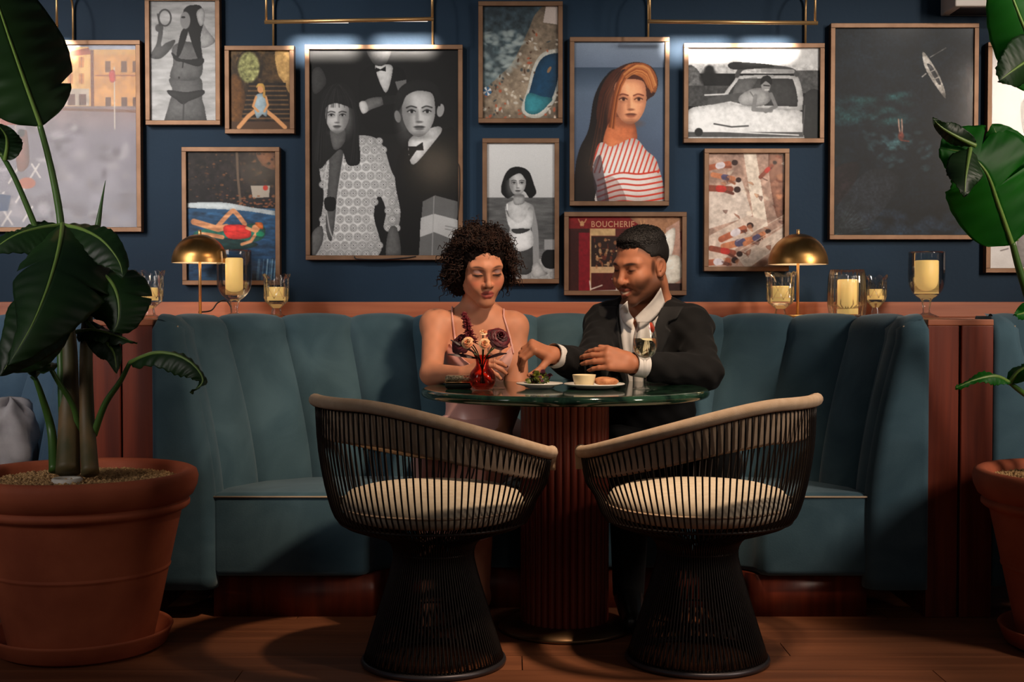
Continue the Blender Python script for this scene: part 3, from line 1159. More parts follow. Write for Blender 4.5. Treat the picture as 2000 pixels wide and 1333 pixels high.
def framed(label, box, draw, seed, fw=9.0, frame_mat=None, step=1.15):
    """box: outer frame in photograph pixels at the wall plane"""
    YF = WALL_Y - 0.036
    x0, y0, x1, y1 = box
    k = YF / F_PX
    a, b = at(x0, y0, YF), at(x1, y1, YF)
    t = thing('framed_picture', ((a.x + b.x) / 2, WALL_Y, b.z), label, 'picture', 'framed pictures on the navy wall')
    f = fw * k
    fm = frame_mat or M_BRONZE
    for nm, q in (('frame_rail', (a.x, b.x, a.z - f, a.z)), ('frame_rail', (a.x, b.x, b.z, b.z + f)), ('frame_stile', (a.x, a.x + f, b.z + f, a.z - f)), ('frame_stile', (b.x - f, b.x, b.z + f, a.z - f))):
        bevel(MB().box(q[0], q[1], YF, WALL_Y - 0.002, q[2], q[3]).build(nm, fm, t, False), 0.0012, 1)
    MB().box(a.x + f * .5, b.x - f * .5, WALL_Y - 0.022, WALL_Y - 0.003, b.z + f * .5, a.z - f * .5).build('backing', M_BACKING, t, False)
    # print
    cv = Canvas((x0 + fw, y0 + fw, x1 - fw, y1 - fw), seed, step)
    draw(cv)
    img = cv.finish()
    h, w = img.shape[:2]
    xs = np.linspace(a.x + f, b.x - f, w)
    zs = np.linspace(a.z - f, b.z + f, h)
    V = np.zeros((h, w, 3), np.float32)
    V[..., 0] = xs[None, :]
    V[..., 1] = WALL_Y - 0.0235
    V[..., 2] = zs[:, None]
    idx = np.arange(h * w).reshape(h, w)
    Fq = np.stack([idx[:-1, :-1], idx[1:, :-1], idx[1:, 1:], idx[:-1, 1:]], -1).reshape(-1, 4)
    obj('print', V.reshape(-1, 3), Fq, M_PRINT, t, False, (img * PAPER).reshape(-1, 3))
    g = WALL_Y - 0.029
    obj('glass_pane', [(a.x + f, g, b.z + f), (b.x - f, g, b.z + f), (b.x - f, g, a.z - f), (a.x + f, g, a.z - f)], [(0, 1, 2, 3)], M_GLASSP, t, False)
    return t


R255 = lambda r, g, b: (r / 255, g / 255, b / 255)


def d_harbour(c):
    c.grad(R255(150, 160, 185), R255(206, 196, 190), 80, 130)
    c.rect(-80, 95, 300, 225, R255(214, 164, 104))
    c.rect(60, 90, 172, 225, R255(226, 176, 112))
    c.poly([(80, 108), (172, 92), (178, 104), (80, 116)], R255(168, 92, 60), False)
    c.rect(180, 106, 270, 220, R255(206, 150, 92))
    c.rect(176, 96, 182, 220, R255(120, 70, 44))
    for x in (100, 130, 152, 20, -20):
        for y in (110, 142):
            c.rect(x, y, x + 11, y + 20, R255(198, 132, 74))
            c.line([(x + 5.5, y), (x + 5.5, y + 20)], 1.2, R255(130, 80, 50))
    for x in (204, 236, 258):
        c.rect(x, 118, x + 11, 140, R255(120, 84, 58))
        c.rect(x, 188, x + 11, 210, R255(104, 70, 50))
    c.line([(185, 146), (270, 146)], 2, R255(150, 90, 60))
    c.rect(92, 172, 172, 205, R255(188, 172, 158))
    for x in (98, 130, 152):
        c.rect(x, 182, x + 14, 204, R255(110, 72, 58))
    c.tex(0.13, 9)
    c.grad(R255(140, 120, 118), R255(128, 122, 132), 206, 262)
    c.grad(R255(128, 122, 132), R255(142, 142, 152), 262, 470)
    c.line([(75, 210), (270, 216)], 5, R255(120, 84, 66))
    c.line([(222, 130), (222, 250)], 2.2, R255(200, 190, 180))
    c.poly([(212, 140), (222, 136), (224, 156), (214, 158)], R255(180, 70, 60))
    c.line([(26, 150), (26, 260)], 2, R255(196, 176, 160))
    c.poly([(-60, 232), (40, 226), (70, 240), (-60, 246)], R255(150, 82, 62), False)
    for i in range(70):
        x, y = c.rng.uniform(-50, 262), c.rng.uniform(238, 440)
        c.ell(x, y, c.rng.uniform(5, 20), c.rng.uniform(4, 14), R255(*(c.rng.uniform(70, 190) + np.array([8, 3, 8]))), soft=0.9, al=0.5)
    for i in range(8):
        x, y = -40 + i * 14, 300 + (i * 37) % 120
        c.line([(x, y), (x + 16, y + 26)], 4, R255(206, 200, 196), .8)
        c.line([(x + 14, y), (x - 4, y + 28)], 4, R255(206, 200, 196), .8)
    c.poly([(28, 268), (44, 252), (50, 262), (52, 320), (30, 330)], R255(120, 84, 74))
    c.ell(38, 258, 7, 8, R255(40, 34, 38))
    c.ell(48, 356, 17, 11, R255(180, 110, 84))
    c.poly([(-20, 376), (16, 380), (10, 410), (-20, 412)], R255(50, 78, 112), False)
    c.tex(0.12, 30)


def d_beach_woman(c):
    c.grad(0.66, 0.74)
    c.tex(0.22, 9, stretch=4)
    sk, dk = 0.40, 0.08
    c.poly([(330, 150), (388, 150), (392, 190), (398, 215), (394, 245), (322, 245), (326, 205), (334, 176)], sk)
    c.poly([(334, 92), (352, 80), (376, 82), (392, 96), (388, 150), (332, 152), (336, 120)], sk)
    c.poly([(340, 76), (333, 92), (312, 112), (294, 112), (292, 104), (303, 84), (308, 58), (316, 60), (312, 88), (322, 82)], 0.36)   # raised arm
    c.ell(309, 53, 8, 8, 0.3)
    c.poly([(380, 84), (396, 92), (414, 84), (418, 76), (404, 58), (392, 40), (384, 44), (394, 66)], 0.6)
    c.poly([(356, 26), (362, 12), (376, 8), (392, 12), (396, 40), (390, 70), (392, 110), (386, 116), (374, 86), (366, 60)], dk)
    c.poly([(352, 60), (366, 56), (352, 100), (342, 110)], dk)
    c.ell(360, 38, 10, 17, 0.55)
    c.ell(356, 32, 4, 2, 0.1)
    c.poly([(382, 24), (392, 14), (398, 22), (396, 44), (388, 48)], 0.62)
    c.poly([(332, 100), (348, 112), (358, 114), (374, 114), (394, 112), (396, 120), (384, 128), (356, 120), (340, 116)], 0.16)
    c.line([(356, 116), (354, 130)], 2, 0.15)
    c.poly([(326, 174), (360, 178), (394, 174), (394, 184), (366, 196), (354, 202), (340, 192), (326, 182)], 0.22)
    c.line([(356, 200), (354, 245)], 3, 0.3, 0.8)
    c.ell(347, 150, 1.6, 2.4, 0.2)
    c.line([(305 + 17 * math.cos(a), 33 - 17 * math.sin(a)) if False else (320 + 12 * math.cos(a), 33 + 16 * math.sin(a)) for a in [k * .3 for k in range(22)]], 3, 0.22)
    c.line([(306, 26), (310, 48)], 3, 0.2)


def d_stairs(c):
    c.grad(R255(92, 74, 48), R255(46, 34, 26))
    c.tex(0.5, 9)
    c.ell(486, 128, 26, 34, R255(60, 48, 34), soft=.1)
    c.ell(484, 130, 21, 30, R255(150, 150, 104), soft=.2)
    c.tex(0.4, 5, (460, 96, 510, 164))
    c.poly([(536, 98), (562, 98), (566, 180), (552, 160), (540, 140)], R255(196, 158, 106))
    c.poly([(448, 150), (470, 156), (478, 220), (448, 240)], R255(104, 74, 40))
    for i in range(8):
        y = 160 + i * 9
        c.rect(484 - i * 2, y, 556 + i * 1.4, y + 5.4, R255(46, 38, 32))
        c.rect(484 - i * 2, y + 5.4, 556 + i * 1.4, y + 8.2, R255(112, 88, 62))
    c.tex(0.22, 6)
    c.rect(440, 236, 572, 255, R255(90, 68, 50))
    sk = R255(222, 160, 112)
    c.line([(500, 212), (482, 226), (464, 247)], 8, sk)
    c.line([(516, 214), (534, 228), (554, 247)], 8, sk)
    c.poly([(498, 184), (517, 184), (520, 206), (518, 226), (510, 222), (500, 230), (494, 210)], R255(150, 168, 178))
    c.line([(498, 188), (492, 206), (502, 216)], 4.5, sk)
    c.line([(517, 188), (521, 204), (514, 216)], 4.5, sk)
    c.ell(507, 172, 6.5, 8.5, sk)
    c.poly([(498, 170), (502, 162), (512, 162), (516, 176), (516, 190), (511, 186), (512, 172), (506, 166)], R255(216, 170, 96))


def d_pool(c):
    c.grad(R255(52, 44, 40), R255(34, 30, 34), 280, 412)
    c.tex(0.55, 10)
    c.poly([(500, 296), (540, 296), (540, 330), (512, 322)], R255(120, 84, 62))
    for i in range(160):
        x, y = c.rng.uniform(362, 540), c.rng.uniform(296, 400)
        c.ell(x, y, c.rng.uniform(1, 4), c.rng.uniform(1, 3), R255(*[(112, 74, 44), (30, 26, 22), (82, 66, 50), (150, 104, 66)][i % 4]), al=.6)
    c.line([(461, 294), (463, 345), (468, 398)], 5, R255(108, 92, 78))
    c.poly([(488, 362), (526, 362), (524, 384), (492, 386)], R255(172, 162, 150), False)
    c.ell(517, 366, 5, 5, R255(190, 60, 48))
    for i in range(60):
        c.ell(c.rng.uniform(440, 540), c.rng.uniform(380, 412), 3, 1.5, R255(146, 96, 66), al=.8)
    c.grad(R255(52, 92, 124), R255(26, 60, 88), 406, 560)
    c.poly([(360, 396), (430, 394), (490, 404), (540, 412), (540, 420), (470, 410), (360, 404)], R255(190, 200, 204))
    c.tex(0.3, 8, (360, 412, 545, 560), 2)
    c.poly([(378, 452), (440, 440), (500, 436), (516, 446), (506, 468), (440, 476), (390, 470)], R255(40, 104, 92))
    c.poly([(374, 470), (420, 462), (500, 474), (470, 486), (400, 482)], R255(30, 66, 66))
    sk = R255(208, 146, 108)
    c.line([(376, 432), (424, 446), (440, 442)], 12, sk)
    c.line([(420, 444), (448, 414), (458, 414), (476, 436)], 9, sk, smooth=True)
    c.poly([(436, 440), (480, 440), (486, 462), (444, 464)], R255(196, 56, 50))
    c.line([(480, 444), (500, 452), (488, 470), (470, 476)], 6, sk)
    c.line([(432, 462), (410, 458), (392, 456)], 8, sk)
    c.ell(498, 444, 8, 7, sk)
    c.poly([(496, 434), (510, 434), (512, 446), (504, 444)], R255(200, 110, 52))
    c.ell(506, 456, 8, 5, R255(28, 130, 98))
    for i in range(14):
        x = c.rng.uniform(500, 540)
        c.line([(x, 505), (x - 4, 548)], 1.3, R255(150, 178, 196), .6)
    # dim reflection on water at left
    c.tex(0.3, 5, (362, 412, 545, 560), 3)


def d_couple(c):
    c.a[:] = 0.085
    c.tex(0.3, 40)
    # man standing behind with a small camera
    c.poly([(700, 150), (722, 128), (745, 122), (770, 128), (790, 144), (796, 230), (770, 260), (716, 250), (702, 216)], 0.05)
    c.poly([(731, 128), (752, 124), (766, 132), (752, 180)], 0.78)
    c.poly([(732, 130), (742, 134), (752, 128), (752, 138), (742, 136), (733, 140)], 0.04, False)
    c.poly([(716, 92), (760, 92), (756, 118), (742, 128), (726, 120)], 0.3)
    c.poly([(704, 206), (716, 192), (744, 188), (748, 202), (724, 212), (712, 218)], 0.42)
    c.poly([(700, 200), (712, 196), (718, 214), (706, 220)], 0.75)
    c.poly([(744, 186), (774, 184), (776, 200), (748, 204)], 0.12, False)
    c.poly([(770, 158), (792, 154), (792, 170), (776, 176)], 0.45, False)
    c.poly([(608, 140), (624, 130), (636, 160), (612, 182)], 0.26)
    # woman: long straight hair with fringe, lace jacket
    c.poly([(628, 280), (648, 262), (690, 262), (728, 266), (748, 286), (762, 330), (780, 372), (776, 442), (748, 446), (752, 410), (738, 380), (728, 420), (736, 500), (612, 500), (622, 440), (630, 380), (622, 330)], 0.80)
    n = 0
    for gy in range(274, 500, 17):
        for gx in range(620, 784, 17):
            ox = gx + (8 if (gy // 17) % 2 else 0)
            ix, iy = int((ox - c.x0) * c.ss), int((gy - c.y0) * c.ss)
            if 0 <= ix < c.w and 0 <= iy < c.h and c.a[iy, ix, 0] > 0.5:
                c.ell(ox, gy, 7.4, 7.4, 0.52, soft=.3)
                c.ell(ox, gy, 6.0, 6.0, 0.86, soft=.3)
                for kk in range(8):
                    c.ell(ox + 4.2 * math.cos(kk * .785), gy + 4.2 * math.sin(kk * .785), 1.1, 1.1, 0.5, soft=.5)
                c.ell(ox, gy, 1.7, 1.7, 0.45, soft=.4)
    c.tex(0.10, 4, (610, 262, 790, 500))
    c.poly([(646, 268), (672, 262), (664, 330), (656, 380), (652, 430), (644, 470), (634, 440), (640, 340)], 0.36)   # open front
    c.line([(648, 270), (632, 350), (640, 440), (652, 470)], 2.5, 0.85, .7, True)
    c.line([(676, 264), (660, 360), (652, 440)], 2.5, 0.85, .6, True)
    c.poly([(632, 386), (650, 384), (654, 396), (650, 410), (634, 408)], 0.08)
    c.poly([(606, 456), (626, 440), (628, 470), (612, 500), (606, 500)], 0.4)
    c.poly([(758, 446), (774, 446), (780, 500), (752, 500)], 0.38)
    c.poly([(622, 220), (628, 182), (646, 164), (666, 160), (684, 172), (694, 200), (698, 260), (702, 312), (690, 322), (676, 318), (664, 290), (640, 310), (622, 328), (610, 300)], 0.13)
    c.poly([(643, 240), (668, 240), (672, 275), (650, 290)], 0.4)
    c.face(657, 226, 33, 0.74, 0.08, turn=-0.05)
    c.poly([(630, 214), (634, 182), (656, 168), (680, 180), (690, 210), (676, 206), (656, 200), (640, 204)], 0.13)
    c.strands([(650, 164), (630, 200), (620, 260), (614, 310)], [(656, 164), (640, 190), (634, 250), (634, 320)], 16, 1.2, [0.05, 0.26, 0.16], .5)
    c.strands([(660, 164), (684, 196), (690, 250), (680, 316)], [(668, 164), (694, 200), (700, 260), (702, 312)], 16, 1.2, [0.05, 0.26, 0.16], .5)
    c.strands([(648, 172), (638, 190), (634, 208)], [(666, 170), (680, 188), (686, 208)], 16, 1.2, [0.06, 0.24], .5)
    # man in dinner jacket looking aside
    c.poly([(778, 300), (800, 280), (830, 262), (862, 252), (892, 270), (894, 500), (790, 500), (782, 420), (770, 350)], 0.05)
    c.poly([(796, 290), (802, 266), (848, 246), (862, 252), (846, 276), (806, 320)], 0.8)
    c.poly([(796, 284), (812, 284), (824, 276), (826, 292), (812, 292), (798, 312)], 0.05, False)
    c.ell(859, 214, 7, 13, 0.6, 0.2)
    c.ell(775, 226, 6, 12, 0.55, -0.2)
    c.face(816, 220, 46, 0.72, 0.08, turn=0.12)
    c.poly([(776, 214), (770, 190), (784, 166), (812, 154), (842, 158), (860, 180), (858, 206), (850, 196), (842, 176), (812, 176), (792, 186), (784, 204)], 0.15)
    # carton
    c.poly([(824, 392), (848, 380), (892, 392), (892, 500), (816, 498), (820, 440)], 0.42, False)
    c.poly([(820, 424), (846, 416), (892, 428), (892, 470), (846, 452), (818, 462)], 0.7, False)
    c.line([(846, 382), (842, 498)], 1.5, 0.6)
    c.tex(0.06, 30, (816, 380, 894, 500))
    for y in (440, 446):
        c.line([(868, y), (890, y + 4)], 1.6, 0.4, .7)


def d_aerial(c):
    c.grad(R255(64, 78, 86), R255(110, 122, 122))
    c.tex(0.3, 12)
    c.poly([(935, 190), (960, 160), (1000, 120), (1030, 60), (1050, 20), (1095, 2), (1095, 240), (935, 240)], R255(142, 128, 112))
    c.tex(0.22, 8)
    for i in range(70):
        x = c.rng.uniform(940, 1020)
        y = c.rng.uniform(60, 150)
        if x + y < 1130:
            c.ell(x, y, c.rng.uniform(4, 12), c.rng.uniform(2, 6), R255(176, 186, 184), c.rng.uniform(-.6, .6), .9, .5)
    c.poly([(1066, 8), (1088, 8), (1088, 46), (1060, 42)], R255(200, 186, 178), False)
    c.poly([(1018, 210), (1030, 170), (1040, 130), (1056, 104), (1080, 94), (1094, 100), (1094, 160), (1080, 200), (1056, 226), (1032, 226)], R255(206, 204, 194))
    c.poly([(1024, 208), (1034, 174), (1046, 132), (1060, 110), (1082, 102), (1092, 108), (1088, 156), (1074, 196), (1052, 218), (1034, 220)], R255(30, 72, 98))
    c.poly([(1024, 208), (1031, 180), (1058, 186), (1078, 190), (1070, 202), (1052, 218), (1034, 220)], R255(62, 128, 138))
    for i in range(150):
        x, y = c.rng.uniform(938, 1092), c.rng.uniform(60, 236)
        ix, iy = int((x - c.x0) * c.ss), int((y - c.y0) * c.ss)
        if 0 <= ix < c.w and 0 <= iy < c.h and c.a[iy, ix, 0] > c.a[iy, ix, 2] * 1.02:
            col = [(206, 200, 190), (88, 66, 52), (180, 96, 70), (222, 212, 196), (70, 80, 84)][i % 5]
            c.ell(x, y, c.rng.uniform(1.5, 5), c.rng.uniform(1.2, 3), R255(*col), c.rng.uniform(0, 3), .4, .8)
    for i in range(8):
        a = i * math.pi / 4
        c.poly([(951, 176), (951 + 9 * math.cos(a), 176 + 9 * math.sin(a)), (951 + 9 * math.cos(a + .6), 176 + 9 * math.sin(a + .6))], R255(220, 224, 228) if i % 2 else R255(60, 110, 150), False)
    c.ell(1072, 134, 3, 7, R255(150, 120, 92), .5)


def d_swimsuit(c):
    c.grad(0.86, 0.78, 270, 385)
    c.grad(0.42, 0.36, 385, 470)
    c.grad(0.40, 0.5, 470, 505)
    c.grad(0.68, 0.6, 505, 560)
    c.tex(0.22, 4, (940, 386, 1095, 505), 5)
    c.tex(0.2, 4, (940, 505, 1095, 556))
    sk, sh = 0.72, 0.42
    c.poly([(1000, 470), (1040, 460), (1046, 490), (1036, 530), (1010, 534), (990, 520)], 0.3)
    c.poly([(988, 400), (1002, 390), (1012, 384), (1024, 392), (1042, 404), (1036, 440), (1034, 470), (996, 470), (996, 430)], sk)
    c.line([(1036, 408), (1044, 450), (1046, 520)], 12, 0.6, smooth=True)
    c.poly([(1040, 514), (1052, 512), (1060, 526), (1068, 534), (1040, 540)], 0.66)
    c.poly([(1004, 380), (1022, 380), (1022, 396), (1004, 398)], 0.6)
    c.poly([(986, 400), (992, 420), (1010, 434), (1024, 426), (1032, 408), (1040, 412), (1034, 446), (1000, 446), (990, 430)], 0.93)
    c.poly([(1002, 450), (1034, 446), (1040, 478), (1014, 490), (1004, 480)], 0.9)
    c.line([(990, 398), (990, 408)], 3, .93)
    c.poly([(1000, 446), (1034, 446), (1020, 454), (1004, 454)], 0.25)
    c.poly([(978, 372), (984, 344), (996, 328), (1014, 325), (1032, 334), (1042, 360), (1046, 376), (1034, 386), (1022, 372), (1004, 380), (990, 386)], 0.1)
    c.face(1010, 358, 23, 0.74, 0.1, turn=.1)
    c.poly([(988, 352), (994, 336), (1012, 330), (1028, 338), (1034, 356), (1026, 350), (1016, 338), (1002, 342)], 0.1)
    c.poly([(1062, 490), (1082, 486), (1084, 520), (1066, 522), (1056, 508)], 0.08)
    c.rect(1062, 466, 1084, 486, 0.62)


def d_stripes(c):
    c.grad(R255(140, 152, 168), R255(112, 124, 142), 70, 130)
    c.grad(R255(66, 82, 100), R255(104, 118, 136), 130, 180)
    c.grad(R255(104, 118, 136), R255(74, 86, 108), 180, 410)
    c.tex(0.05, 60)
    hair = R255(84, 44, 26)
    c.poly([(1122, 392), (1124, 330), (1132, 290), (1150, 250), (1160, 190), (1180, 150), (1206, 136), (1230, 200), (1200, 260), (1180, 300), (1172, 392)], R255(34, 22, 20))
    c.poly([(1166, 236), (1172, 176), (1196, 138), (1236, 120), (1270, 128), (1284, 156), (1278, 182), (1262, 196), (1236, 240), (1190, 262)], hair)
    c.poly([(1204, 146), (1228, 124), (1262, 124), (1281, 148), (1280, 178), (1266, 172), (1252, 150), (1226, 142)], R255(188, 118, 70))
    c.strands([(1206, 140), (1178, 180), (1166, 240), (1150, 320)], [(1220, 134), (1192, 190), (1182, 260), (1172, 360)], 34, 1.6, [R255(120, 66, 36), R255(50, 28, 20), R255(26, 18, 16)], .6)
    c.poly([(1196, 230), (1236, 234), (1240, 284), (1186, 300), (1178, 274)], R255(200, 118, 80))
    c.face(1230, 196, 45, R255(240, 166, 128), R255(80, 36, 26), turn=0.14)
    c.strands([(1240, 124), (1214, 142), (1200, 180), (1190, 246)], [(1252, 128), (1224, 150), (1207, 190), (1200, 250)], 26, 1.8, [R255(150, 84, 46), R255(96, 52, 30), R255(196, 124, 74)], .65)
    c.strands([(1216, 140), (1240, 122), (1268, 128), (1282, 160)], [(1222, 152), (1242, 140), (1262, 150), (1270, 180)], 26, 1.6, [R255(216, 150, 96), R255(150, 86, 48)], .6)
    # shirt
    shirt = [(1158, 330), (1166, 286), (1178, 276), (1196, 284), (1238, 268), (1262, 292), (1284, 318), (1290, 400), (1172, 400), (1166, 362)]
    before = c.a.copy()
    c.poly(shirt, R255(240, 226, 218), nz=.05)
    mask = np.abs(c.a - before).sum(2) > 1e-4
    m = c.a.copy()
    for i in range(22):
        x = 1150 + i * 9.5
        c.line([(x + 16, 262), (x + 4, 300), (x - 8, 336)], 2.8, R255(206, 62, 38))
    up = c.PY < 336
    c.a = np.where(up[..., None], c.a, m)
    for i in range(8):
        y = 340 + i * 11
        c.line([(1168, y + 10), (1210, y - 4), (1250, y - 2), (1296, y - 10)], 3.2, R255(206, 60, 38), 1, True)
    c.a = np.where(mask[..., None], c.a, before)
    c.poly([(1158, 330), (1172, 300), (1180, 340), (1190, 400), (1170, 400)], R255(60, 50, 60), True, .7)
    c.poly([(1200, 345), (1218, 372), (1222, 400), (1186, 400), (1182, 350)], R255(80, 50, 50), True, .35)


def d_butcher(c):
    c.a[:] = R255(92, 40, 32)
    c.rect(1110, 420, 1335, 446, R255(128, 34, 34))
    c.poly([(1235, 420), (1335, 420), (1335, 446), (1300, 462), (1250, 440)], R255(150, 112, 86))
    c.rect(1110, 446, 1150, 572, R255(70, 32, 26))
    c.rect(1131, 454, 1152, 572, R255(132, 26, 40))
    c.rect(1152, 446, 1202, 460, R255(196, 162, 120))
    c.rect(1153, 462, 1212, 530, R255(58, 38, 30))
    c.rect(1152, 520, 1215, 532, R255(206, 168, 130))
    c.rect(1152, 446, 1155, 572, R255(200, 160, 118))
    for i in range(60):
        c.ell(c.rng.uniform(1158, 1212), c.rng.uniform(466, 520), c.rng.uniform(1, 4), c.rng.uniform(1, 5), R255(*[(170, 120, 84), (120, 60, 40), (206, 170, 130)][i % 3]), al=.7)
    c.rect(1156, 532, 1300, 572, R255(90, 34, 30))
    c.line([(1152, 548), (1154, 564), (1176, 556)], 2.4, R255(220, 206, 190))
    c.line([(1152, 568), (1212, 566)], 2.4, R255(214, 200, 186))
    c.line([(1196, 544), (1206, 546), (1204, 566)], 2.4, R255(214, 200, 186))
    c.poly([(1300, 446), (1326, 430), (1335, 572), (1296, 572)], R255(176, 140, 124), False)
    c.poly([(1296, 460), (1318, 446), (1312, 496), (1296, 492)], R255(226, 216, 202))
    c.poly([(1298, 505), (1326, 500), (1332, 540), (1304, 552)], R255(216, 206, 190))
    c.rect(1298, 552, 1335, 572, R255(70, 46, 40))
    # small pale animal-head emblem on the fascia
    col = R255(196, 150, 110)
    c.ell(1137, 437, 4, 6, col)
    c.line([(1130, 428), (1133, 434), (1142, 434), (1145, 428)], 2, col)
    c.ell(1137, 443, 2.6, 2, R255(128, 50, 40))
    c.line([(1251, 432), (1254, 443), (1258, 432)], 2.4, col)
    c.tex(0.12, 5)


def d_car(c):
    c.grad(0.88, 0.8, 80, 142)
    c.poly([(1344, 128), (1366, 138), (1376, 178), (1344, 182)], 0.42)
    c.ell(1386, 150, 17, 16, 0.12, soft=.5)
    c.ell(1410, 156, 18, 12, 0.14, soft=.5)
    c.ell(1386, 134, 9, 8, 0.15, soft=.5)
    c.rect(1556, 136, 1602, 180, 0.34)
    c.rect(1344, 166, 1430, 206, 0.3)
    c.tex(0.3, 5, (1344, 124, 1602, 206))
    c.poly([(1344, 216), (1380, 204), (1440, 198), (1560, 214), (1580, 240), (1572, 268), (1344, 270)], 0.84)
    c.poly([(1420, 200), (1434, 156), (1452, 146), (1540, 146), (1560, 152), (1570, 200), (1562, 214)], 0.8)
    c.poly([(1428, 196), (1440, 158), (1456, 152), (1536, 152), (1550, 158), (1558, 200), (1540, 206)], 0.26)
    c.poly([(1440, 158), (1456, 152), (1480, 152), (1450, 194), (1430, 194)], 0.5, True, .6)
    c.line([(1440, 146), (1450, 132), (1480, 128), (1540, 134), (1556, 144)], 9, 0.32, smooth=True)
    c.poly([(1430, 120), (1500, 124), (1506, 130), (1432, 134)], 0.16)
    c.line([(1490, 136), (1548, 138)], 8, 0.62)
    c.rect(1344, 256, 1570, 266, 0.35)
    c.line([(1344, 252), (1560, 262)], 2, 0.95)
    c.line([(1396, 240), (1430, 246), (1462, 244)], 3, 0.3)
    c.ell(1366, 256, 8, 8, 0.2)
    c.poly([(1570, 186), (1602, 180), (1602, 270), (1572, 270)], 0.2)
    c.line([(1572, 204), (1568, 262)], 1.6, 0.4)
    c.line([(1378, 184), (1420, 182)], 3, 0.85)
    sk = 0.6
    c.tex(0.08, 6)
    c.line([(1390, 196), (1420, 190), (1450, 186)], 14, 0.36)
    c.poly([(1444, 188), (1464, 174), (1484, 170), (1500, 176), (1506, 192), (1492, 204), (1470, 206), (1448, 202)], sk)
    c.line([(1466, 178), (1478, 196), (1470, 204)], 2, 0.35, .7)
    c.line([(1476, 186), (1472, 212), (1506, 214)], 8, sk * .9)
    c.line([(1506, 182), (1516, 206), (1496, 216)], 7, sk * .85)
    c.ell(1496, 166, 9, 12, 0.58)
    c.poly([(1486, 164), (1488, 150), (1500, 146), (1508, 154), (1506, 164), (1496, 157)], 0.1)
    c.line([(1492, 165), (1503, 166)], 2, 0.1)
    c.line([(1494, 174), (1502, 174)], 1.5, 0.9)
    c.tex(0.08, 8)


def d_sunbathers(c):
    c.a[:] = R255(168, 140, 126)
    c.tex(0.3, 18)
    c.poly([(1386, 370), (1450, 352), (1470, 420), (1386, 446)], R255(206, 190, 178), False)
    c.poly([(1452, 296), (1476, 296), (1500, 440), (1476, 450)], R255(216, 200, 184), False)
    c.poly([(1386, 460), (1460, 420), (1500, 430), (1400, 520), (1386, 520)], R255(200, 180, 166), False)
    c.poly([(1440, 500), (1534, 440), (1534, 470), (1460, 526)], R255(196, 178, 164), False)
    c.poly([(1500, 300), (1534, 300), (1534, 400), (1516, 420)], R255(132, 96, 80))
    c.tex(0.14, 10)
    skins = [R255(164, 100, 74), R255(186, 124, 92), R255(134, 78, 60)]
    for i, (x, y, a, s) in enumerate([(1410, 322, -.2, 1), (1420, 346, .2, .9), (1412, 368, .05, 1.1), (1440, 452, -.45, 1.1), (1450, 472, -.25, 1.2), (1420, 490, .2, 1), (1408, 510, -.1, 1.1), (1480, 462, -.5, .9), (1500, 330, -.8, .7)]):
        ca, sa = math.cos(a), math.sin(a)
        sk = skins[i % 3]
        c.line([(x - 30 * s * ca, y - 30 * s * sa), (x, y), (x + 14 * s * ca, y + 14 * s * sa)], 11 * s, sk)
        c.line([(x, y + 3), (x + 22 * s * ca - 4, y + 22 * s * sa + 8)], 5 * s, np.array(sk) * .8)
        c.ell(x + 26 * s * ca, y + 26 * s * sa, 6 * s, 5.5 * s, R255(60, 38, 32))
        c.line([(x - 6 * s * ca, y - 6 * s * sa), (x + 1 * s * ca, y + 1 * s * sa)], 12 * s, [R255(206, 196, 200), R255(90, 84, 110), R255(176, 60, 50)][i % 3])
    for i in range(40):
        x, y = c.rng.uniform(1386, 1534), c.rng.uniform(300, 520)
        c.poly([(x, y), (x + c.rng.uniform(6, 18), y + c.rng.uniform(-6, 6)), (x + c.rng.uniform(4, 14), y + c.rng.uniform(5, 12))], R255(*[(120, 70, 52), (214, 196, 178), (90, 62, 56), (188, 132, 100)][i % 4]), True, .6)
    for i in range(5):
        y = 440 + i * 18
        c.line([(1440 + i * 6, y + 30), (1530, y - 20)], 1.5, R255(226, 210, 194), .6)
    c.tex(0.15, 6)


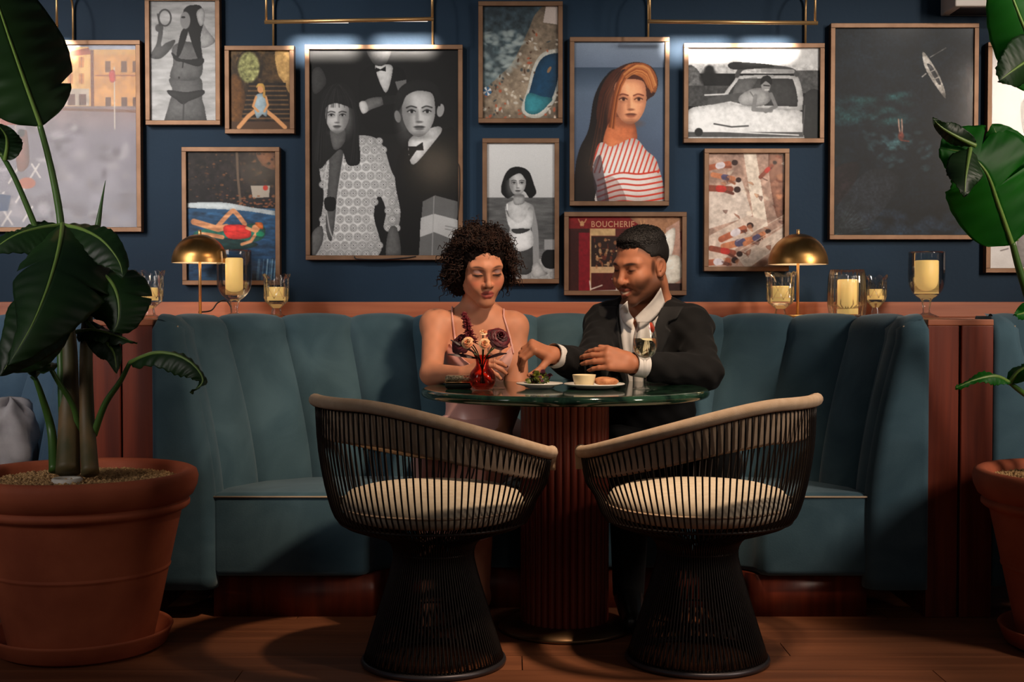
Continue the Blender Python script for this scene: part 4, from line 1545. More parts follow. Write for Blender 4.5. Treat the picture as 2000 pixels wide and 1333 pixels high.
def d_canoe(c):
    c.grad(R255(26, 36, 44), R255(18, 26, 32))
    c.tex(0.25, 14, stretch=2)
    for i in range(34):
        x, y = c.rng.uniform(1630, 1770), c.rng.uniform(182, 240)
        c.ell(x, y, 20, 6, R255(50, 92, 92), c.rng.uniform(-.4, .4), .9, .35)
    for i in range(46):
        x, y = c.rng.normal(1750, 26), c.rng.normal(280, 18)
        c.ell(x, y, 8, 4, R255(84, 120, 124), c.rng.uniform(-.8, .8), .9, .35)
    for i in range(50):
        x, y = c.rng.uniform(1680, 1900), c.rng.normal(440, 14)
        c.ell(x, y, 14, 8, R255(48, 66, 84), c.rng.uniform(-.8, .8), .9, .4)
    c.poly([(1632, 330), (1680, 316), (1670, 360), (1632, 400)], R255(40, 32, 34))
    for i in range(9):
        c.line([(1634, 455), (1660 + i * 5, 395 + i * 6)], 3, R255(24, 34, 34), .8)
        c.line([(1636, 457), (1662 + i * 5, 397 + i * 6)], 1, R255(96, 112, 112), .5)
    c.poly([(1640, 400), (1700, 330), (1760, 350), (1700, 440), (1640, 456)], R255(64, 66, 72), True, .5)
    # canoe
    c.poly([(1801, 100), (1812, 110), (1832, 142), (1844, 172), (1846, 190), (1834, 176), (1814, 146), (1804, 124)], R255(196, 190, 182))
    c.poly([(1810, 124), (1820, 128), (1836, 158), (1834, 164), (1824, 150)], R255(86, 86, 88))
    c.line([(1818, 138), (1826, 134)], 2, R255(190, 184, 178))
    c.line([(1826, 152), (1834, 148)], 2, R255(190, 184, 178))
    c.line([(1816, 110), (1846, 92)], 1.6, R255(150, 146, 142))
    c.line([(1808, 142), (1801, 148)], 2.4, R255(180, 174, 168))
    c.line([(1756, 231), (1757, 246), (1759, 258)], 3, R255(150, 124, 112))
    c.line([(1762, 231), (1763, 246), (1763, 258)], 3, R255(150, 124, 112))
    c.ell(1761, 264, 6, 8, R255(116, 66, 56), soft=.6)
    c.line([(1761, 272), (1776, 274)], 3, R255(130, 76, 62))
    c.tex(0.35, 4)
    c.tex(0.3, 22)


def d_overlit(c):
    c.a[:] = R255(236, 230, 226)  # glare and overexposure painted into the print as near white
    c.tex(0.05, 20)
    for p in ([(1990, 470), (2004, 430), (2030, 400), (2050, 440), (2040, 500), (1996, 520)], [(1996, 200), (2040, 180), (2050, 260), (2010, 280)]):
        c.poly(p, R255(140, 134, 132))
    c.line([(1960, 488), (1974, 484)], 2, R255(120, 110, 108))


framed('large picture of a sunlit harbour town square at far left', (-66, 78, 276, 453), d_harbour, 1)
framed('black-and-white photo of a woman in a bikini holding a ring', (282, -8, 430, 244), d_beach_woman, 2)
framed('small colour photo of a woman sitting on garden stairs', (438, 89, 575, 261), d_stairs, 3)
framed('colour photo of a swimmer in red lying on a pool float', (354, 287, 547, 557), d_pool, 4)
framed('largest black-and-white photo of a woman in lace and a man in evening dress', (595, 87, 904, 508), d_couple, 5)
framed('aerial colour photo of a pool on a rocky shore', (934, 2, 1099, 240), d_aerial, 6)
framed('black-and-white photo of a woman in a white swimsuit on a beach', (942, 270, 1092, 554), d_swimsuit, 7)
framed('colour portrait of a woman in a red striped shirt', (1113, 72, 1307, 402), d_stripes, 8)
bp = framed('colour photo of a red butcher shop front behind the man', (1102, 414, 1341, 577), d_butcher, 9)
framed('black-and-white photo of a man lying on a white car', (1336, 84, 1610, 279), d_car, 10)
framed('colour photo of sunbathers on a terrace above the right lamp', (1376, 290, 1541, 530), d_sunbathers, 11)
framed('large dark sea picture with a white canoe at right', (1623, 45, 1909, 468), d_canoe, 12)
framed('overlit white picture behind the right plant at the edge', (1930, 82, 2110, 533), d_overlit, 13)

# lettering on the shop front print
tc = bpy.data.curves.new('lettering', 'FONT')
tc.body = 'BOUCHERIE'
tc.size = 0.026
tc.space_character = 1.12
tc.offset = 0.0004
to = bpy.data.objects.new('tmp', tc)
COL.objects.link(to)
bpy.context.view_layer.update()
me = bpy.data.meshes.new_from_object(to.evaluated_get(bpy.context.evaluated_depsgraph_get()))
bpy.data.objects.remove(to)
vv = np.array([v.co[:] for v in me.vertices])
p0 = at(1155, 444, WALL_Y - 0.0242)
p1 = at(1239, 432, WALL_Y - 0.0242)
sx = (p1.x - p0.x) / (vv[:, 0].max() - vv[:, 0].min())
sz = (p1.z - p0.z) / (vv[:, 1].max() - vv[:, 1].min())
nv = np.stack([p0.x + (vv[:, 0] - vv[:, 0].min()) * sx, np.full(len(vv), WALL_Y - 0.0242), p0.z + (vv[:, 1] - vv[:, 1].min()) * sz], -1)
obj('lettering', nv, [tuple(p.vertices) for p in me.polygons], mat('print_gold', srgb(196, 140, 104), 0.6), bp, False)
# ================================================================== pots and plants
M_LEAF = mat('leaf_green', rough=0.32, spec=0.5, Subsurface_Weight=0.0)


def leaf_material(name, c0, c1, trans, tr=0.35, ro=0.42):
    m = bpy.data.materials.new(name)
    m.use_nodes = True
    b = m.node_tree.nodes['Principled BSDF']
    b.inputs['Roughness'].default_value = ro
    noise_col(m, c0, c1, 7, 5)
    tl = nd(m, 'ShaderNodeBsdfTranslucent')
    tl.inputs[0].default_value = trans
    mx = nd(m, 'ShaderNodeMixShader')
    mx.inputs[0].default_value = tr
    out = m.node_tree.nodes['Material Output']
    lk(m, b.outputs[0], mx.inputs[1])
    lk(m, tl.outputs[0], mx.inputs[2])
    lk(m, mx.outputs[0], out.inputs[0])
    return m


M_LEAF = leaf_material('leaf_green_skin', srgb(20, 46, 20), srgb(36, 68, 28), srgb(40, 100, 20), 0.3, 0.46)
M_LEAF_R = leaf_material('leaf_backlit_skin', srgb(14, 92, 14), srgb(30, 118, 22), srgb(40, 190, 12), 0.5, 0.55)  # backlight put into the colour: brighter green than the other leaves
M_STEM = noise_col(mat('plant_stem', rough=0.4), srgb(52, 88, 34), srgb(74, 108, 44), 12, 5, stretch=(1, 1, 0.2))
M_SHEATH = noise_col(mat('brown_sheath', rough=0.55), srgb(74, 72, 42), srgb(122, 96, 62), 14, 7, stretch=(1, 1, 0.1))
M_MIDRIB = mat('leaf_midrib', srgb(110, 140, 66), 0.4)


def leaf(parent, rib, width, material, n_dir, fold=0.5, splits=(), ripple=0.004, prof=None, seed=0, taper=0.9):
    """rib: points from leaf base to tip; width: max half width (left, right); n_dir: rough facing of the upper side;
    splits: (side, t0, depth) tears between lateral veins"""
    rng = random.Random(seed)
    rib = crom(rib, 10)
    m = len(rib)
    nd_ = Vector(n_dir).normalized()
    N = 13
    wl, wr = width if hasattr(width, '__len__') else (width, width)
    mb = MB()
    for side, wmax in ((-1, wl), (1, wr)):
        rows = []
        for i, p in enumerate(rib):
            t = i / (m - 1)
            tg = (rib[min(i + 1, m - 1)] - rib[max(i - 1, 0)]).normalized()
            up = (nd_ - tg * nd_.dot(tg)).normalized()
            sd = tg.cross(up).normalized() * side
            wd = wmax * (math.sin(math.pi * min(1, t ** 0.62 * 0.985 + 0.015)) ** taper if prof is None else prof(t))
            for (s_, t0, dep) in splits:
                if s_ == side:
                    q = abs(t - t0) / 0.022
                    if q < 1:
                        wd *= 1 - dep * (1 - q)
            row = []
            for j in range(N):
                u = j / (N - 1)
                ang = -fold * (0.35 + 0.9 * u)
                # arc away from the facing side
                x = wd * u
                off = sd * (x * math.cos(ang * 0.7)) + up * (x * math.sin(ang) * 0.8)
                fw = tg * (x * 0.22 * (1 - t))
                rp = ripple * math.sin(t * 70 + u * 5) * u + ripple * 2.0 * math.sin(t * 11 + seed + side) * u * u
                row.append(p + off + fw + up * rp)
            rows.append(row)
        mb.grid(rows)
    o = mb.build('leaf', material, parent)
    so = o.modifiers.new('thickness', 'SOLIDIFY')
    so.thickness = 0.0012
    so.offset = 0
    up0 = nd_
    rr = [0.0075 * (1 - 0.85 * i / (m - 1)) for i in range(m)]
    MB().tube([p - up0 * 0.001 for p in rib], rr, 6).build('midrib', M_MIDRIB, o)
    return o


def stem(parent, pts, r0, r1, material=None, name='stem'):
    c = crom(pts, 8)
    n = len(c)
    return MB().tube(c, [r0 + (r1 - r0) * i / (n - 1) for i in range(n)], 10).build(name, material or M_STEM, parent)


def pot(label, c, R, H, scale_low=0.71):
    t = thing('terracotta_pot', c, label, 'plant pot', 'large terracotta pots')
    z = c[2]
    pr = [(0.0, 0.022), (R * 0.60, 0.022), (R * 0.615, 0.03), (R * 0.617, 0.036), (R * 0.68, H * 0.25), (R * 0.740, H * 0.436), (R * 0.742, H * 0.442), (R * 0.754, H * 0.450), (R * 0.758, H * 0.458), (R * 0.752, H * 0.466), (R * 0.754, H * 0.472), (R * 0.80, H * 0.61), (R * 0.850, H * 0.755), (R * 0.853, H * 0.765),
          (R * 0.86, H * 0.772), (R * 0.90, H * 0.785), (R * 0.925, H * 0.80), (R * 0.925, H * 0.82), (R * 0.90, H * 0.832), (R * 0.91, H * 0.838), (R * 0.955, H * 0.86), (R * 0.99, H * 0.91), (R, H * 0.955), (R * 0.985, H * 0.988), (R * 0.95, H), (R * 0.90, H * 0.995), (R * 0.87, H * 0.97), (R * 0.85, H * 0.90), (R * 0.80, H * 0.75), (0, H * 0.74)]
    MB().lathe(pr, c, 96).build('pot_body', M_TERRA, t)
    sr = [(0, 0.002), (R * 0.66, 0.002), (R * 0.72, 0.012), (R * 0.765, 0.052), (R * 0.775, 0.058), (R * 0.765, 0.062), (R * 0.74, 0.056), (R * 0.66, 0.02), (0, 0.018)]
    MB().lathe(sr, c, 96).build('saucer', M_TERRA, t)
    # gravel
    g = MB()
    rng = random.Random(5)
    ico = [(0, 0, 1), (0.9, 0, 0.2), (0.28, 0.85, 0.2), (-0.72, 0.53, 0.2), (-0.72, -0.53, 0.2), (0.28, -0.85, 0.2)]
    icf = [(0, 1, 2), (0, 2, 3), (0, 3, 4), (0, 4, 5), (0, 5, 1)]
    zl = H * 0.935
    for i in range(4200):
        a, q = rng.uniform(0, 2 * math.pi), math.sqrt(rng.random()) * R * 0.855
        s = rng.uniform(0.0048, 0.0085)
        ca, sa = math.cos(a * 7), math.sin(a * 7)
        el = rng.uniform(0.7, 1.5)
        px, py, pz = c[0] + q * math.cos(a), c[1] + q * math.sin(a), z + zl + rng.uniform(-0.006, 0.002) + 0.012 * (1 - (q / (R * .85)) ** 2)
        g.add([(px + (vx * el * ca - vy * sa) * s, py + (vx * el * sa + vy * ca) * s, pz + vz * s) for vx, vy, vz in ico], icf)
    go = g.build('gravel', noise_col(mat('tan_gravel', rough=0.8), srgb(120, 84, 48), srgb(206, 166, 112), 90, 2), t, False)
    go['kind'] = 'stuff'
    MB().lathe([(R * 0.85, zl - 0.006), (0, zl + 0.004)], c, 48).build('soil', mat('dark_soil', srgb(74, 52, 34), 0.9), t)
    return t


PLY = 3.80
PC = (X(155, 3.75), 3.75, 0)
pot('large terracotta pot with saucer and gravel at the left', PC, 0.337, 0.522)
PR = (X(2140, 3.74), 3.74, 0)
pot('terracotta pot cut off by the right edge', PR, 0.337, 0.522)

# ---- left plant
lp = thing('bird_of_paradise_plant', (PC[0], PC[1], 0.48), 'tall dark green large-leaved plant in the left terracotta pot', 'plant')
A = lambda px, py, Y=PLY: at(px, py, Y)
FR = (0.15, -0.9, 0.35)
UP = (0.05, -0.55, 0.85)
stem(lp, [A(133, 922, 3.68), A(135, 800, 3.78), A(136, 690), A(128, 560, 3.84), A(122, 440, 3.86)], 0.036, 0.011, M_SHEATH, 'main_stem')
stem(lp, [A(176, 925, 3.66), A(170, 820, 3.75), A(168, 700, 3.76), A(172, 600, 3.77), A(180, 520, 3.78)], 0.026, 0.012, M_SHEATH, 'main_stem')
stem(lp, [A(106, 920, 3.69), A(100, 840, 3.77), A(80, 770, 3.74), A(66, 733, 3.72)], 0.016, 0.006)
stem(lp, [A(158, 880, 3.76), A(145, 800, 3.74), A(110, 740, 3.7), A(82, 688, 3.68)], 0.010, 0.006)
stem(lp, [A(128, 900, 3.77), A(122, 760, 3.78), A(118, 660), A(112, 560, 3.82)], 0.017, 0.009)
stem(lp, [A(183, 850, 3.74), A(205, 790, 3.72), A(235, 745, 3.7), A(254, 708, 3.68)], 0.011, 0.006)
stem(lp, [A(118, 500, 3.86), A(118, 430, 3.87), A(100, 330, 3.86), A(78, 245, 3.84)], 0.013, 0.009)
stem(lp, [A(100, 520, 3.84), A(66, 435, 3.82), A(30, 350, 3.8), A(2, 300, 3.78)], 0.010, 0.007)
# rolled new leaf
MB().tube(crom([A(186, 560, 3.85), A(188, 470, 3.87), A(196, 410, 3.88), A(206, 353, 3.9)], 6), [0.008] * 4 + [0.009] * 6 + [0.008, 0.007, 0.006, 0.005, 0.004, 0.003, 0.002, 0.0015, 0.001], 8).build('rolled_leaf', M_STEM, lp)
# top leaf
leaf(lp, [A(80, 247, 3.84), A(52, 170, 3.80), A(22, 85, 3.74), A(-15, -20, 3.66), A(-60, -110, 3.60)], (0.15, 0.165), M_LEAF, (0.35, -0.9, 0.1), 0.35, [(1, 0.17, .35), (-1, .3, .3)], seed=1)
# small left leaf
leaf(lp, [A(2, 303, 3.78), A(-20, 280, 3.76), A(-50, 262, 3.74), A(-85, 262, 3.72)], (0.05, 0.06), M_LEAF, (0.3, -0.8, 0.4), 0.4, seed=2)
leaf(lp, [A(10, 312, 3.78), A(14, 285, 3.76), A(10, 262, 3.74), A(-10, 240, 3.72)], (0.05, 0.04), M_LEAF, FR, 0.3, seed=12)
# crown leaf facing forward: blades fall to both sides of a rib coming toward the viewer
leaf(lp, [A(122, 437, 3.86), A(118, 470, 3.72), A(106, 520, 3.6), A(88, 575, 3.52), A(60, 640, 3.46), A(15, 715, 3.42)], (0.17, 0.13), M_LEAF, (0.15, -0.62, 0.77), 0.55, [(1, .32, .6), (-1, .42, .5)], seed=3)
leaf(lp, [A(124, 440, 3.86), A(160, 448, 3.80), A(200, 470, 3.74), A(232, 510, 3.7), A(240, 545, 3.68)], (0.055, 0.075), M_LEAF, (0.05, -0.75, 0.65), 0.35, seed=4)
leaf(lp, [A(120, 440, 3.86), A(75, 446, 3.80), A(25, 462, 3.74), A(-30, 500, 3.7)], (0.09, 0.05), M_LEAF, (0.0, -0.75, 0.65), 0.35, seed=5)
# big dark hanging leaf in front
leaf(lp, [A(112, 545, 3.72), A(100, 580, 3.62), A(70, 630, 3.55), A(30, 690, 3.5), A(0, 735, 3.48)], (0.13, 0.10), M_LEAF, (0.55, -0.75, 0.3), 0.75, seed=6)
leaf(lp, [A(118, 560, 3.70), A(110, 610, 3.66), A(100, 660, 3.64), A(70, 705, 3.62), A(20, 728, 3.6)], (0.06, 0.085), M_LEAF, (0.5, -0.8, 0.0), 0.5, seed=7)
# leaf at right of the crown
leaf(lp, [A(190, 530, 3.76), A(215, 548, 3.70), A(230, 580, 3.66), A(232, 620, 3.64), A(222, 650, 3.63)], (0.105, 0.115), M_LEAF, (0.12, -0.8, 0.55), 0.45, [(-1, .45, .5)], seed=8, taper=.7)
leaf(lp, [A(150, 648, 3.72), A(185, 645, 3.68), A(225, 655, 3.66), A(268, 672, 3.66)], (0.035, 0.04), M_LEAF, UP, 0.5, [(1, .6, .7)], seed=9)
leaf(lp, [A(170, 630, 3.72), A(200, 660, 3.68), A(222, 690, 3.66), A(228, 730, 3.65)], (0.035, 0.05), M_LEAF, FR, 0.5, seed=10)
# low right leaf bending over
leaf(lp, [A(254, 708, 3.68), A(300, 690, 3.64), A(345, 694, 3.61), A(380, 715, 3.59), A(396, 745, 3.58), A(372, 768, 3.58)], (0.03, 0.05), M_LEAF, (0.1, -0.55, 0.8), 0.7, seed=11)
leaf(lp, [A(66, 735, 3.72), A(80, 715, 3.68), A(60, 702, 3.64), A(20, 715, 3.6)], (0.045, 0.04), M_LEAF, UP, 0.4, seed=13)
# white plastic collar around a stem
MB().lathe([(0.038, 0), (0.042, 0.004), (0.043, 0.02), (0.038, 0.024), (0.034, 0.02), (0.034, 0.0)], (A(131, 918, 3.66).x, 3.66, 0.488), 32).build('white_collar', mat('white_plastic_pot', srgb(206, 200, 190), 0.5), lp)

# ---- right plant
rp = thing('bird_of_paradise_plant', (PR[0], PR[1], 0.48), 'backlit bright green large-leaved plant at the right edge', 'plant')
B = lambda px, py, Y=3.78: at(px, py, Y)
stem(rp, [B(2140, 925), B(2110, 860), B(2040, 800), B(1990, 762, 3.7), B(1972, 748, 3.68)], 0.013, 0.006)
stem(rp, [B(2150, 925), B(2100, 800), B(2030, 640), B(1995, 540, 3.76), B(1977, 474, 3.74)], 0.018, 0.009)
stem(rp, [B(2160, 925), B(2140, 600), B(2090, 300), B(2060, 160)], 0.02, 0.01)
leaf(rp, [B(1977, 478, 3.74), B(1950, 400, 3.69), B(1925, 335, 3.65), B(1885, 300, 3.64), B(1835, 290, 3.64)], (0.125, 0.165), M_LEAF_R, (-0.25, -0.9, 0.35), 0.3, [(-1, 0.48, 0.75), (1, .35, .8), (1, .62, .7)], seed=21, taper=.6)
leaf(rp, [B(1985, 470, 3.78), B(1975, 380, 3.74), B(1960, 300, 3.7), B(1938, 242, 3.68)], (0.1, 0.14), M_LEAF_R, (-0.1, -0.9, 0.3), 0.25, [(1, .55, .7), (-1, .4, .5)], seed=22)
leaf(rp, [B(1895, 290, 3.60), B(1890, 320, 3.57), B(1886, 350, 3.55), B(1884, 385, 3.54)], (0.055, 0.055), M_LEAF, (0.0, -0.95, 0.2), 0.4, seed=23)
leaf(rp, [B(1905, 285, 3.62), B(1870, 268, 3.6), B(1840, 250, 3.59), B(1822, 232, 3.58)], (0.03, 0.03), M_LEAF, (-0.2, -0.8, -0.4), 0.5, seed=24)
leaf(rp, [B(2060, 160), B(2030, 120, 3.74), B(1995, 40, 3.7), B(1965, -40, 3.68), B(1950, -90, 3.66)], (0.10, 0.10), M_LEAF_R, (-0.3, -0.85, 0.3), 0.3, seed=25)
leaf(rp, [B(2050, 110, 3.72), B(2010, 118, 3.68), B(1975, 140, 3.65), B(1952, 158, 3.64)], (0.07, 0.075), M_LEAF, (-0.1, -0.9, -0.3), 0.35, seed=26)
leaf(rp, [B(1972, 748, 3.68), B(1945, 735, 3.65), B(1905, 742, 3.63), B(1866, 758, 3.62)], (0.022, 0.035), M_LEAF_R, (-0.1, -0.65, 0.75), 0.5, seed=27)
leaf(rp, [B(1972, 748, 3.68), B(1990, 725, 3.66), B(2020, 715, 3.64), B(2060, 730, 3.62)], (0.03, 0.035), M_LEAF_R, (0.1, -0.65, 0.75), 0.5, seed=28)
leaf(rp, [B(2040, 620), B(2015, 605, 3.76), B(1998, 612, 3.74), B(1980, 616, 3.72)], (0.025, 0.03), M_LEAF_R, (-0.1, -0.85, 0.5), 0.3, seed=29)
# ================================================================== implicit-surface modelling for the two guests


def vec(p):
    return np.array(p, np.float32)


class Prim:
    def __init__(s, fn, c, rad, k=0.01, op='u'):
        s.fn, s.c, s.rad, s.k, s.op = fn, vec(c), float(rad), k, op


def cap(a, b, ra, rb, k=0.012, op='u'):
    a, b = vec(a), vec(b)
    ab = b - a
    L = float(ab @ ab) + 1e-12

    def fn(p):
        t = np.clip(((p - a) @ ab) / L, 0, 1)
        return np.linalg.norm(p - a - t[:, None] * ab, axis=1) - (ra + (rb - ra) * t)
    return Prim(fn, (a + b) / 2, math.sqrt(L) / 2 + max(ra, rb), k, op)


def ell(c, r, R=None, k=0.012, op='u'):
    c, r = vec(c), vec(r)
    Rm = np.eye(3, dtype=np.float32) if R is None else np.asarray(R, np.float32)

    def fn(p):
        q = (p - c) @ Rm
        k0 = np.linalg.norm(q / r, axis=1)
        k1 = np.linalg.norm(q / (r * r), axis=1) + 1e-9
        return k0 * (k0 - 1) / k1
    return Prim(fn, c, float(r.max()), k, op)


def sph(c, r, k=0.012, op='u'):
    return cap(c, c, r, r, k, op)


def ev(prims, p, cen=None, rad=None):
    d = np.full(len(p), 0.25, np.float32)
    for q in prims:
        if cen is not None and np.linalg.norm(q.c - cen) - q.rad - rad > q.k + 0.02:
            continue
        e = q.fn(p).astype(np.float32)
        if q.op == 'u':
            h = np.clip(0.5 + 0.5 * (d - e) / q.k, 0, 1)
            d = d + (e - d) * h - q.k * h * (1 - h)
        else:
            h = np.clip(0.5 - 0.5 * (d + e) / q.k, 0, 1)
            d = d + (-e - d) * h + q.k * h * (1 - h)
    return d


def sdf_grid(field, lo, hi, h, B=20):
    """field(p, centre, radius) -> distance. Returns verts, quads of the zero surface inside the box."""
    lo, hi = vec(lo), vec(hi)
    n = np.ceil((hi - lo) / h).astype(int) + 1
    nb = np.ceil(n / B).astype(int)
    val = np.full(tuple(nb * B), 1.0, np.float32)
    rad = B * h * 0.87
    loc = np.stack(np.meshgrid(*[np.arange(B)] * 3, indexing='ij'), -1).reshape(-1, 3).astype(np.float32) * h
    cs = np.stack(np.meshgrid(*[np.arange(m) for m in nb], indexing='ij'), -1).reshape(-1, 3)
    cen = lo + (cs * B + (B - 1) / 2) * h
    dc = field(cen.astype(np.float32), None, None)
    for ci, c0, d0 in zip(cs, cen, dc):
        i, j, k = ci * B
        if abs(d0) > rad * 1.6 + 0.01:
            val[i:i + B, j:j + B, k:k + B] = d0
            continue
        p = (lo + ci * B * h).astype(np.float32) + loc
        val[i:i + B, j:j + B, k:k + B] = field(p, c0, rad).reshape(B, B, B)
    val = val[:n[0], :n[1], :n[2]]
    s = val < 0
    cnt = np.zeros(tuple(n - 1), np.int8)
    for a in (0, 1):
        for b in (0, 1):
            for c in (0, 1):
                cnt += s[a:n[0] - 1 + a, b:n[1] - 1 + b, c:n[2] - 1 + c]
    act = (cnt > 0) & (cnt < 8)
    idx = np.argwhere(act)
    if len(idx) == 0:
        return np.zeros((0, 3)), np.zeros((0, 4), int)
    vid = np.full(act.shape, -1, np.int32)
    vid[act] = np.arange(len(idx))
    acc = np.zeros((len(idx), 3), np.float32)
    m = np.zeros(len(idx), np.float32)
    I, J, K = idx.T
    for ax in range(3):
        o1, o2 = [q for q in range(3) if q != ax]
        for u in (0, 1):
            for w_ in (0, 1):
                d0 = np.zeros(3, int)
                d0[o1], d0[o2] = u, w_
                d1 = d0.copy()
                d1[ax] = 1
                va = val[I + d0[0], J + d0[1], K + d0[2]]
                vb = val[I + d1[0], J + d1[1], K + d1[2]]
                cr = (va < 0) != (vb < 0)
                t = np.where(cr, va / np.where(cr, va - vb, 1), 0)
                pt = np.tile(d0.astype(np.float32), (len(idx), 1))
                pt[:, ax] = t
                acc += pt * cr[:, None]
                m += cr
    V = lo + (idx + acc / np.maximum(m, 1)[:, None]) * h
    quads = []
    for ax in range(3):
        o1, o2 = [(1, 2), (2, 0), (0, 1)][ax]
        sl0 = [slice(None)] * 3
        sl1 = [slice(None)] * 3
        sl0[ax] = slice(0, n[ax] - 1)
        sl1[ax] = slice(1, n[ax])
        a, b = s[tuple(sl0)], s[tuple(sl1)]
        e = np.argwhere(a != b)
        ok = (e[:, o1] > 0) & (e[:, o2] > 0) & (e[:, o1] < n[o1] - 1) & (e[:, o2] < n[o2] - 1)
        e = e[ok]
        fl = a[e[:, 0], e[:, 1], e[:, 2]]
        def g(u, w_):
            q = e.copy()
            q[:, o1] -= u
            q[:, o2] -= w_
            return vid[q[:, 0], q[:, 1], q[:, 2]]
        Q = np.stack([g(1, 1), g(0, 1), g(0, 0), g(1, 0)], -1)
        Q[~fl] = Q[~fl][:, ::-1]
        quads.append(Q)
    Q = np.concatenate(quads)
    Q = Q[(Q >= 0).all(1)]
    return V, Q


def relax(V, Q, it=2, f=0.5):
    for _ in range(it):
        acc = np.zeros_like(V)
        m = np.zeros(len(V), np.float32)
        for a, b in ((0, 1), (1, 2), (2, 3), (3, 0)):
            np.add.at(acc, Q[:, a], V[Q[:, b]])
            np.add.at(acc, Q[:, b], V[Q[:, a]])
            np.add.at(m, Q[:, a], 1)
            np.add.at(m, Q[:, b], 1)
        ok = m > 0
        V[ok] += (acc[ok] / m[ok][:, None] - V[ok]) * f
    return V


def rot_frame(yaw, pitch, roll):
    """head axes: face looks to -y, x to the viewer's right; yaw > 0 turns to the viewer's right, pitch > 0 looks down"""
    m = Matrix.Rotation(yaw, 3, 'Z') @ Matrix.Rotation(pitch, 3, 'X') @ Matrix.Rotation(roll, 3, 'Y')
    return np.array(m, np.float32)


class Frame:
    def __init__(s, o, R, sc=1.0):
        s.o, s.R, s.sc = vec(o), R, sc

    def w(s, p):
        return s.o + s.R @ (vec(p) * s.sc)

    def local(s, P):
        return ((P - s.o) @ s.R) / s.sc

    def cap(s, a, b, ra, rb, k=0.012, op='u'):
        return cap(s.w(a), s.w(b), ra * s.sc, rb * s.sc, k, op)

    def sph(s, a, r, k=0.012, op='u'):
        return s.cap(a, a, r, r, k, op)

    def ell(s, c, r, k=0.012, op='u', R=None):
        return ell(s.w(c), vec(r) * s.sc, s.R if R is None else s.R @ np.asarray(R, np.float32), k, op)


